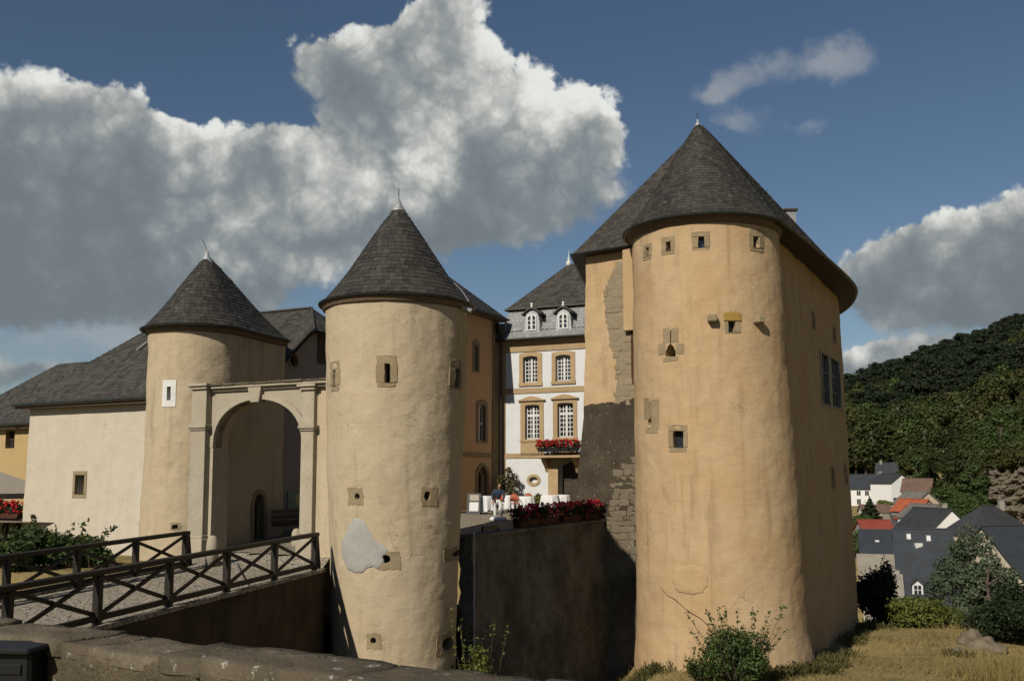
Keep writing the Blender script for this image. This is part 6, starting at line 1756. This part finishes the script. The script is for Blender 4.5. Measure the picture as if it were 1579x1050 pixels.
# ================================================================== the village in the valley
ROOFM = {}
def roofm(name, col, var=.3):
    if name not in ROOFM:
        m, nt, b = mat_base('roof_' + name, .7, .3); k = NB(nt)
        br = k.N('ShaderNodeTexBrick'); k.L(k.tc, br.inputs['Vector']); br.inputs['Scale'].default_value = 3.0
        c = k.mix(k.ramp(k.noise(.7, 5, .6), .35, .7), col, c_(col, 1 - var)); c = k.mix(k.ramp(k.noise(3.5, 4, .6, stretch=(1, 1, 5)), .45, .7, 0, .5), c, c_(col, 1.7)); c = k.mix(k.ramp(k.noise(9, 4, .7), .4, .7, 0, .4), c, c_(col, .6))
        k.L(c, b.inputs['Base Color']); k.bump(b, k.noise(12, 3, .6, stretch=(1, 1, 4)), .04, .7); ROOFM[name] = m
    return ROOFM[name]
roofm('slate', (.030, .035, .042)); roofm('dark', (.034, .036, .038)); roofm('brown', (.12, .075, .055)); roofm('red', (.20, .042, .026), .25); roofm('orange', (.32, .085, .035), .25); roofm('grey', (.14, .13, .11)); roofm('tin', (.30, .27, .22), .2)
VW = flat('village_white', (1.0, 1.0, .96), .85, .1, 0, .08, 1.5); VC = flat('village_cream', (.66, .58, .44), .85, .1, 0, .15, 1.5); VG = flat('village_grey', (.40, .37, .32), .9, .1, 0, .2, 1.5)
WIN = {}
def vhouse(label, x, ye, d, w, dp, hw, hr, rot, wallm, rm, wins=(), extra=None, name='village_house', hip=False, ridge_chim=None, group='village houses in the valley', o=None, yr=None):
    """gabled house: x,ye = pixel of the middle of its front eave at depth d; w along the ridge, dp deep; rot turns it"""
    p = at(x, ye, d)
    if yr is not None: hr = at(x, yr, d + dp / 2 * math.cos(R(rot))).z - p.z
    g = p.z - hw; o = Vector((p.x, p.y, g)) if o is None else o; g = o.z
    F = Fr(o, rot); root = thing(name, o, label, 'house', group)
    low = min(gz(F.w(a, b, 0).x, F.w(a, b, 0).y) for a in (-w / 2, w / 2) for b in (0, dp)) - 1.0
    zt = g + hw; zr = zt + hr; low = min(low, g - .5)
    m = MB()
    m.add([F.w(a, b, z) for z in (low, zt) for a, b in ((-w / 2, 0), (w / 2, 0), (w / 2, dp), (-w / 2, dp))] + ([] if hip else [F.w(-w / 2, dp / 2, zr - .08), F.w(w / 2, dp / 2, zr - .08)]),
          [(0, 1, 5, 4), (2, 3, 7, 6)] + ([(1, 2, 6, 5), (3, 0, 4, 7), (4, 5, 6, 7)] if hip else [(1, 2, 6, 9, 5), (3, 0, 4, 8, 7)]))
    m.build('wall', wallm, root)
    ov = .35; e = .3; hh = dp * .45 if hip else -e; sl = hr / (dp / 2); zo = zt - ov * sl * .6
    m = MB()
    A = [F.w(-w / 2 - e, -ov, zo), F.w(w / 2 + e, -ov, zo), F.w(w / 2 + e, dp + ov, zo), F.w(-w / 2 - e, dp + ov, zo)]; Rg = [F.w(-w / 2 + hh, dp / 2, zr), F.w(w / 2 - hh, dp / 2, zr)]
    up = Vector((0, 0, .16))
    for q in ([A[0], A[1], Rg[1], Rg[0]], [A[2], A[3], Rg[0], Rg[1]]) if not hip else ([A[0], A[1], Rg[1], Rg[0]], [A[2], A[3], Rg[0], Rg[1]], [A[1], A[2], Rg[1]], [A[3], A[0], Rg[0]]):
        n = len(q); m.add([v for v in q] + [v + up for v in q], [tuple(range(n)), tuple(range(n, 2 * n))] + [(i, (i + 1) % n, n + (i + 1) % n, n + i) for i in range(n)])
    roof = m.build('roof', rm, root)
    m = MB(); m.tube([Rg[0] + up, Rg[1] + up], .13, 6); m.build('ridge', rm, roof)
    for (side, a, z, ww, wh) in wins:
        if side == 'f': G = F; xx = a
        elif side == 'r': G = Fr(F.w(w / 2, 0, 0), ex=F.ey); xx = a
        else: G = Fr(F.w(-w / 2, dp, 0), ex=-F.ey); xx = a
        zz = g + z; m = MB(); ring(m, G, [(xx - ww / 2 - .08, zz - .08), (xx + ww / 2 + .08, zz - .08), (xx + ww / 2 + .08, zz + wh + .08), (xx - ww / 2 - .08, zz + wh + .08)], [(xx - ww / 2, zz), (xx + ww / 2, zz), (xx + ww / 2, zz + wh), (xx - ww / 2, zz + wh)], -.06, .05); fr_ = m.build('window', VG, root)
        m = MB(); fbox(m, G, xx - ww / 2, xx + ww / 2, -.02, .02, zz, zz + wh); m.build('pane', M['glass'], fr_)
        m = MB(); fbox(m, G, xx - .04, xx + .04, -.04, -.022, zz, zz + wh); m.build('mullion', M['winwhite'], fr_)
    if ridge_chim is not None:
        c = F.w(ridge_chim, dp / 2 - .3, zr); m = MB(); m.box(c.x - .35, c.x + .35, c.y - .35, c.y + .35, c.z - .6, c.z + .9); ch = m.build('chimney', VG, roof); m = MB(); m.box(c.x - .42, c.x + .42, c.y - .42, c.y + .42, c.z + .9, c.z + 1.0); m.build('chimney_cap', VG, ch)
    return root, F, g, zt, zr, roof
def ghouse(label, xa, ya, d, dp, hr, hw, L, az, wallm, rm, **kw):
    """house whose gable faces the camera: xa,ya = pixel of the gable's top at depth d, ridge running off at azimuth az"""
    A = at(xa, ya, d); ex = Vector((math.sin(R(az)), math.cos(R(az)), 0)); ey = Vector((-ex.y, ex.x, 0))
    o = A + ex * L / 2 - ey * dp / 2; o.z = A.z - hr - hw
    return vhouse(label, xa, ya, d, L, dp, hw, hr, 90 - az, wallm, rm, o=o, **kw)
def roof_pt(F, zt, hr, dp, u, s): return F.w(u, dp / 2 * s, zt + hr * s)
def skylights(F, zt, hr, dp, roof, lst):
    for (u, s) in lst:
        a, b = roof_pt(F, zt, hr, dp, u, s), roof_pt(F, zt, hr, dp, u, s + .085); n = (b - a).cross(F.ex).normalized(); n = n if n.z > 0 else -n
        ex = F.ex * .26; q = [a - ex, a + ex, b + ex, b - ex]; m = MB(); m.hexa([v + n * .1 for v in q] + [v + n * .28 for v in q]); sk = m.build('skylight', M['zinc'], roof)
        q2 = [a.lerp(b, .12) - ex * .8, a.lerp(b, .12) + ex * .8, b.lerp(a, .12) + ex * .8, b.lerp(a, .12) - ex * .8]; m = MB(); m.hexa([v + n * .27 for v in q2] + [v + n * .292 for v in q2]); m.build('pane', M['winwhite'], sk)
def dormer(F, zt, hr, dp, parent, u, s, w, h):
    b = roof_pt(F, zt, hr, dp, u, s); G = Fr(F.w(u, dp / 2 * s, 0), ex=F.ex); z = b.z
    m = MB(); prism(m, G, [(-w / 2, z), (w / 2, z), (w / 2, z + h), (0, z + h + w * .45), (-w / 2, z + h)], -.05, 2.2); d_ = m.build('dormer', M['winwhite'], parent)
    m = MB(); fbox(m, G, -w / 2 + .2, w / 2 - .2, -.09, -.04, z + .2, z + h - .02); m.build('pane', M['glass'], d_)
    m = MB(); fbox(m, G, -.04, .04, -.12, -.091, z + .2, z + h); fbox(m, G, -w / 2 + .2, w / 2 - .2, -.12, -.092, z + h * .55, z + h * .55 + .07); m.build('muntins', M['winwhite'], d_)
    m = MB(); 
    for sx in (-1, 1):
        q = [G.w(sx * (w / 2 + .12), -.2, z + h - .06), G.w(0, -.2, z + h + w * .45 + .06), G.w(0, 2.2, z + h + w * .45 + .06), G.w(sx * (w / 2 + .12), 2.2, z + h - .06)]; m.hexa(q + [v + Vector((0, 0, .09)) for v in q])
    m.build('dormer_roof', ROOFM['dark'], d_)
def village():
    # near: the big slate roof with a dormer, a tin lean-to at its left
    D = 112; dp = 16
    r_, F, g, zt, zr, roof = vhouse('long dark slate roof with small skylights and a white dormer, nearest in the valley', 1434, 932, D, 6.2, dp, 4.5, 0, -19, VC, ROOFM['slate'], name='slate_roofed_house', yr=817); hr = zr - zt
    dormer(F, zt, hr, dp, r_, F.px(1415, 915, 1.2)[0], .10, 1.15, 1.25); skylights(F, zt, hr, dp, roof, [(-1.6, .84), (.6, .82)])
    c = roof_pt(F, zt, hr, dp, -.6, .76); m = MB(); m.box(c.x - .42, c.x + .42, c.y - .25, c.y + .25, c.z - .4, c.z + .45); m.build('chimney', M['winwhite'], roof)
    r_, F, g, zt, zr, roof = vhouse('dark slate roof with two skylights left of the long dormer roof', 1370, 853, D + 8, 6.2, 8, 6, 0, -19, VC, ROOFM['slate'], name='slate_roofed_house', yr=819); skylights(F, zt, zr - zt, 8, roof, [(-1.2, .42), (1.0, .42)])
    p = at(1366, 936, D - 1); F = Fr(p, -19); rt = thing('tin_shed', (p.x, p.y, p.z - 3), 'shed with pale corrugated roof beside the dark dormer roof', 'shed')
    z0, z1 = at(1366, 932, D - 1).z, at(1366, 854, D + 8).z; x0, x1 = F.px(1330, 930)[0], F.px(1397, 930)[0]
    m = MB(); n = 70; xs = [x0 + (x1 - x0) * i / n for i in range(n + 1)]; zz = lambda i: .07 * (i % 2)
    vs = [F.w(x, -.3, z0 + zz(i)) for i, x in enumerate(xs)] + [F.w(x - .45, 9.0, z1 + zz(i)) for i, x in enumerate(xs)]; m.add(vs, [(i, i + 1, n + 2 + i, n + 1 + i) for i in range(n)]); m.build('roof', ROOFM['tin'], rt)
    m = MB(); prism(m, Fr(F.w(x1, 0, 0), ex=F.ey), [(0, z0 - 6), (8.6, z0 - 6), (8.6, z1 - .3), (0, z0 - .1)], 0, x1 - x0 - .3); m.build('wall', VG, rt)
    # up the street
    ghouse('white gabled house with dark slate roof above the big dormer roof', 1466, 786, 160, 7.2, 3.4, 4.0, 11, -8, VW, ROOFM['dark'], wins=[('l', 1.6, 3.0, .8, 1.0)], ridge_chim=-3.2)
    ghouse('grey brown roofed barn behind the white gabled house', 1446, 779, 178, 5.5, 2.3, 3.4, 9, -8, VW, ROOFM['grey'])
    ghouse('low building with bright orange tiled roof by the street', 1431, 771, 200, 4.6, 2.3, 2.4, 9, -14, VG, ROOFM['orange'], name='orange_roof_shed')
    ghouse('grey roofed house just behind the orange roof', 1430, 759, 214, 6, 2.4, 4, 8, -12, VC, ROOFM['grey'])
    vhouse('white house with brown tiled roof and dark gable window', 1412, 758, 225, 6.2, 6.5, 4.6, 0, -32, VW, ROOFM['brown'], [('r', 3.2, 3.6, 1.1, 1.3), ('f', -1.5, 1, 1, 1.2)], yr=739)
    ghouse('tall white house at the street bend with grey roof', 1389, 731, 250, 6.2, 2.2, 5.4, 8, -18, VW, ROOFM['dark'], wins=[('l', 1.4, .6, 1.6, 1.0), ('l', 3.6, .6, 1.6, 1.0)])
    vhouse('long white two storey house with roof light, leftmost by the street', 1340, 753, 265, 9.6, 6.5, 4.7, 0, -4, VW, ROOFM['slate'], [('f', -2.8, .5, .9, 1.3), ('f', 1.9, .5, .9, 1.3), ('f', -2.8, 2.9, .9, 1.1), ('f', 1.9, 2.9, .9, 1.1), ('f', -.6, 2.9, .9, 1.1)], ridge_chim=3.9, yr=732)
    vhouse('white house with blue grey roof highest up the street', 1367, 728, 310, 6.5, 6, 3.6, 0, -28, VW, ROOFM['slate'], [('r', 3, 1.2, .9, 1.0)], ridge_chim=-2, yr=714)
    vhouse('small white house right of the blue grey roof', 1389, 727, 320, 3.6, 5, 3.4, 0, -10, VW, ROOFM['brown'], yr=718)
    ghouse('little white gable house between the tall white house and the brown roof', 1404, 745, 262, 5.5, 2.2, 4, 7, -15, VW, ROOFM['red'], wins=[('l', 2.7, 1.2, 1.0, 1.1)])
    vhouse('white cottage with brown roof half hidden by the conifer', 1352, 790, 215, 6, 5, 2.6, 0, -10, VW, ROOFM['brown'], [('f', 1, .8, .9, 1.1), ('f', -1.4, .8, .9, 1.1)], yr=779)
    ghouse('white gabled house with red roof below the orange roof', 1436, 782, 186, 5.5, 2.4, 3.6, 8, -10, VW, ROOFM['red'], wins=[('l', 2.7, 1.5, .9, 1.1)])
    vhouse('low red roofed garage beside the street', 1357, 822, 160, 4.8, 6, 2.5, 0, -2, VG, ROOFM['red'], name='red_roof_garage', yr=803)
    # right edge
    vhouse('pale house with steep hipped slate roof below the rock', 1562, 824, 140, 10, 8, 4.5, 0, 24, VC, ROOFM['dark'], [('l', 3, 1.5, .9, 1.2), ('f', -3, 1.5, .9, 1.2)], hip=True, ridge_chim=2.4, yr=781)
    vhouse('large dark slate roof at the right picture edge', 1628, 892, 112, 9.5, 11, 4.5, 0, 20, VC, ROOFM['slate'], name='slate_roofed_house', yr=812)
    # street
    def road_pts(lst): return [Vector((at(x, y, d).x, at(x, y, d).y)) for x, y, d in lst]
    ctr = road_pts([(1412, 850, 128), (1404, 830, 150), (1399, 812, 172), (1393, 800, 195), (1387, 790, 222), (1381, 780, 248), (1376, 770, 262), (1380, 752, 285), (1392, 735, 315)])
    def ribbon(off0, off1, dz):
        m = MB(); fine = resample(ctr, 2.0, False); N_ = normals_of(fine, False)
        for p, n in zip(fine, N_):
            for k in range(5):
                q = p + n * (off0 + (off1 - off0) * k / 4); m.v.append(Vector((q.x, q.y, gz(p.x, p.y) + dz)))
        for i in range(len(fine) - 1):
            for k in range(4): m.f.append((i * 5 + k, i * 5 + k + 1, (i + 1) * 5 + k + 1, (i + 1) * 5 + k))
        return m
    tag(ribbon(-2.4, 2.4, .30).build('road', M['asphalt'], None), 'village street winding up between the houses', 'road', kind='structure')
    tag(ribbon(-3.8, -2.4, .42).build('pavement', flat('kerb_pale', (.38, .34, .27), .9), None), 'pale pavement along the village street', 'pavement', kind='structure')
    # parked cars
    def car(x, y, d, col, label, rz):
        p = at(x, y, d); p.z = gz(p.x, p.y) + .32; root = thing('parked_car', p, label, 'car', 'cars parked by the street'); F = Fr(p, rz)
        cm = flat('car_paint_' + col[0], col[1], .3, .5, 0, .05)
        m = MB(); prism(m, F, [(-2, p.z + .3), (2, p.z + .3), (2.02, p.z + .75), (1.1, p.z + .88), (.55, p.z + 1.4), (-1.1, p.z + 1.42), (-1.8, p.z + .95), (-2.02, p.z + .85)], -.82, .82); bd = m.build('body', cm, root, bevel=.06)
        m = MB(); prism(m, F, [(-1.55, p.z + .98), (.95, p.z + .95), (.5, p.z + 1.34), (-1.05, p.z + 1.36)], -.835, .835); m.build('side_windows', M['glass'], bd)
        for a in (-1.25, 1.25):
            for b in (-.8, .8):
                c = F.w(a, b, p.z + .31); m = MB(); m.tube([c - F.ey * .1, c + F.ey * .1], .31, 14); m.build('wheel', M['iron'], root)
        for b in (-.6, .6): m = MB(); fbox(m, F, 2.0, 2.05, b - .16, b + .16, p.z + .58, p.z + .74); m.build('headlight', M['winwhite'], root)
    car(1399, 789, 208, ('red', (.35, .02, .02)), 'red car parked by the orange roofed shed', 60)
    car(1402, 796, 197, ('grey', (.25, .28, .32)), 'grey blue car parked in front of the red car', 62)
village()
def village_plants():
    p = at(1342, 800, 200); p.z = gz(p.x, p.y); tree('conifer', 'dark pointed conifer below the long white house', p, at(1342, 766, 200).z - p.z, 4.6, M['leaf_dark'], 3000, .24, 90, conifer=True)
    for i, (x, y, d, w, h, lab) in enumerate(((1330, 806, 180, 6, 3.2, 'green shrub left of the red garage'), (1366, 778, 245, 5, 2.4, 'yellow green hedge bush in front of the white houses'), (1392, 836, 138, 3, 2.2, 'shrub beside the street above the dormer roof'),
                                              (1478, 800, 185, 9, 6.5, 'bushy thicket behind the white gabled house'), (1500, 806, 172, 9, 6.5, 'thicket between white gable and hipped roof'), (1330, 835, 150, 6, 4, 'shrub beside the castle wall above the slate roof'), (1462, 780, 215, 10, 7, 'dark thicket above the white gabled house'))):
        p = at(x, y, d); p.z = max(gz(p.x, p.y), p.z - h * .4) - .2; bush('village_shrub', lab, 'bush', p, w, h, M['leaf_yellow'] if i == 1 else M['leaf'], 2600, .24, 91 + i, 'shrubs among the village houses')
    for i, (x, y0, y1, d, w, lab) in enumerate(((1456, 745, 650, 250, 11, 'leafy tree with pale trunk at the wood edge above the village'), (1436, 745, 690, 262, 11, 'round leafy tree above the brown roof'), (1482, 775, 690, 225, 12, 'broad leafy tree left of the rock'), (1503, 785, 722, 192, 8, 'dark tree against the left side of the rock'), (1412, 740, 692, 300, 11, 'round tree behind the highest houses'), (1535, 720, 640, 235, 13, 'yellowish tree on the hillside above the rock'))):
        p = at(x, y0, d); p.z = min(p.z, gz(p.x, p.y)) if i != 5 else gz(p.x, p.y); h = at(x, y1, d).z - p.z
        tree('hill_tree', lab, p, max(8, h), w, M['leaf_wood'] if i % 2 == 0 else M['leaf'], 5200, .34, 120 + i, group='trees at the foot of the wood', bark='bark_pale' if i == 0 else 'bark')
    for i, (x, lab) in enumerate(((1520, 'dark shrub on top of the sandstone cliff at its left end'), (1548, 'dark shrub on top of the sandstone cliff'), (1575, 'shrub on the cliff top at the picture edge'))):
        p = at(x, 732, 196); h = 6.0; bush('cliff_shrub', lab, 'bush', p, 9, h, M['leaf_wood'], 2600, .26, 150 + i, 'shrubs on the cliff top')
    # rock face
    root_p = at(1560, 760, 190); m = MB(); nu, nv = 110, 70; rg = random.Random(3)
    for j in range(nv + 1):
        for i in range(nu + 1):
            x = 1508 + 150 * i / nu; y = 722 + 90 * j / nv + 12 * fbm((i * .08, 1, 2), 1, 4, 3) * (1 - j / nv)
            d = 186 + 6 * (1 - j / nv) + 30 * max(0, 1 - i / 16) ** 2 + 7 * max(0, 1 - j / 8) ** 2
            d += 3.6 * fbm((x * .028, y * .055, 0), 1, 5, 2) + 1.8 * abs(fbm((x * .05, y * .13, 3), 1, 3, 5))
            m.v.append(at(x, y, d))
    K = nu + 1
    for j in range(nv):
        for i in range(nu): m.f.append((j * K + i, j * K + i + 1, (j + 1) * K + i + 1, (j + 1) * K + i))
    tag(m.build('sandstone_cliff', stone('rock_face_stone', (.23, .19, .13), (.34, .29, .21), .5, .6, (.08, .085, .04)), None, root_p), 'weathered sandstone rock face at the foot of the wooded hill', 'rock', kind=None)
village_plants()

# ================================================================== the wooded hill
def forest():
    ng = np.random.default_rng(9); protos = []
    pc = bpy.data.collections.new('wood_kinds')
    def proto(kind, seed):
        g = np.random.default_rng(seed); rg = random.Random(seed); m = MB()
        if kind == 'pine':
            h = 11; bl = []
            for i in range(13):
                a = rg.uniform(0, 6.28); u = rg.uniform(.42, 1); rr = 2.6 * (1.2 - u) + .3; bl.append((Vector((math.cos(a) * rr * rg.random(), math.sin(a) * rr * rg.random(), h * u)), (rg.uniform(.8, 1.4), rg.uniform(.8, 1.4), rg.uniform(.45, .75))))
            V, Q = leaves_np(bl, 1500, .30, g, shell=.3, aspect=.35, up=.8); mt = M['leaf_pine']
        else:
            h = 9; bl = []
            for i in range(15):
                a = rg.uniform(0, 6.28); u = rg.uniform(.22, 1); rr = 2.7 * math.sin(math.pi * (.2 + .7 * u)); bl.append((Vector((math.cos(a) * rr * rg.random(), math.sin(a) * rr * rg.random(), h * u)), (rg.uniform(.9, 1.6), rg.uniform(.9, 1.6), rg.uniform(.7, 1.2))))
            V, Q = leaves_np(bl, 1500, .32, g, shell=.45, up=.5); mt = M['leaf_wood'] if kind == 'broad' else M['leaf']
        me = np_raw('wood_tree', V, Q, mt)
        m.tube([Vector((0, 0, -1)), Vector((.1, 0, h * .5)), Vector((0, .1, h * .95))], [.2, .15, .04], 6)
        bm = bmesh.new(); bm.from_mesh(me); n0 = len(bm.faces); bvs = [bm.verts.new(v) for v in m.v]
        for f in m.f:
            try: fc = bm.faces.new([bvs[i] for i in f]); fc.material_index = 1
            except ValueError: pass
        bm.to_mesh(me); bm.free(); me.materials.append(M['bark'])
        o = bpy.data.objects.new('wood_tree', me); pc.objects.link(o)
    for i, k in enumerate(('pine', 'pine', 'pine', 'broad', 'broad', 'leaf')): proto(k, 200 + i)
    P = []; S = []; I = []
    tries = 0
    while len(P) < 6600 and tries < 140000:
        tries += 1
        px_ = ng.uniform(1110, 1720); d = math.sqrt(ng.uniform(150 ** 2, 640 ** 2))
        x = (px_ - CX) / FPX * d; y = d; q = Vector((x, y)) - V0; al, ac = q.dot(VA), q.dot(VB)
        z = gz(x, y)
        edge = ac - lerp_tab(al, [(0, 26), (60, 26), (140, 26), (220, 19), (255, 12), (275, -100)])
        if edge < 0 or al < 60: continue
        if d < 215 and px_ > 1490: continue
        P.append((x, y, z)); s = ng.uniform(.95, 2.0) if d > 300 else ng.uniform(.8, 1.45); S.append(s)
        hi = (z > 12) ; I.append(int(ng.choice([0, 1, 2, 3], p=[.32, .3, .28, .1])) if noise.noise(Vector((x * .02, y * .02, 1))) > (.12 - .014 * (z - 14)) and edge > 10 and al > 285 else int(ng.choice([3, 4, 5])))
    me = bpy.data.meshes.new('wood'); me.from_pydata(P, [], [])
    at_ = me.attributes.new('sc', 'FLOAT', 'POINT'); at_.data.foreach_set('value', S)
    at_ = me.attributes.new('kd', 'INT', 'POINT'); at_.data.foreach_set('value', I)
    at_ = me.attributes.new('rz', 'FLOAT', 'POINT'); at_.data.foreach_set('value', list(ng.uniform(0, 6.28, len(P))))
    o = link('wood', me); tag(o, 'dark pine and leafy wood covering the hill right of the castle', 'wood', kind='stuff')
    nt = bpy.data.node_groups.new('wood', 'GeometryNodeTree'); nt.interface.new_socket('Geometry', in_out='INPUT', socket_type='NodeSocketGeometry'); nt.interface.new_socket('Geometry', in_out='OUTPUT', socket_type='NodeSocketGeometry')
    N, L = nt.nodes.new, nt.links.new
    gi, go = N('NodeGroupInput'), N('NodeGroupOutput'); m2p = N('GeometryNodeMeshToPoints'); L(gi.outputs[0], m2p.inputs[0])
    iop = N('GeometryNodeInstanceOnPoints'); L(m2p.outputs[0], iop.inputs['Points']); ci = N('GeometryNodeCollectionInfo'); ci.inputs[0].default_value = pc; ci.inputs[1].default_value = True; ci.inputs[2].default_value = True
    L(ci.outputs[0], iop.inputs['Instance']); iop.inputs['Pick Instance'].default_value = True
    def attr(n, t): a = N('GeometryNodeInputNamedAttribute'); a.data_type = t; a.inputs[0].default_value = n; return a.outputs[0]
    L(attr('kd', 'INT'), iop.inputs['Instance Index']); cx = N('ShaderNodeCombineXYZ'); L(attr('rz', 'FLOAT'), cx.inputs[2]); L(cx.outputs[0], iop.inputs['Rotation']); L(attr('sc', 'FLOAT'), iop.inputs['Scale'])
    L(iop.outputs[0], go.inputs[0]); md = o.modifiers.new('wood', 'NODES'); md.node_group = nt
forest()
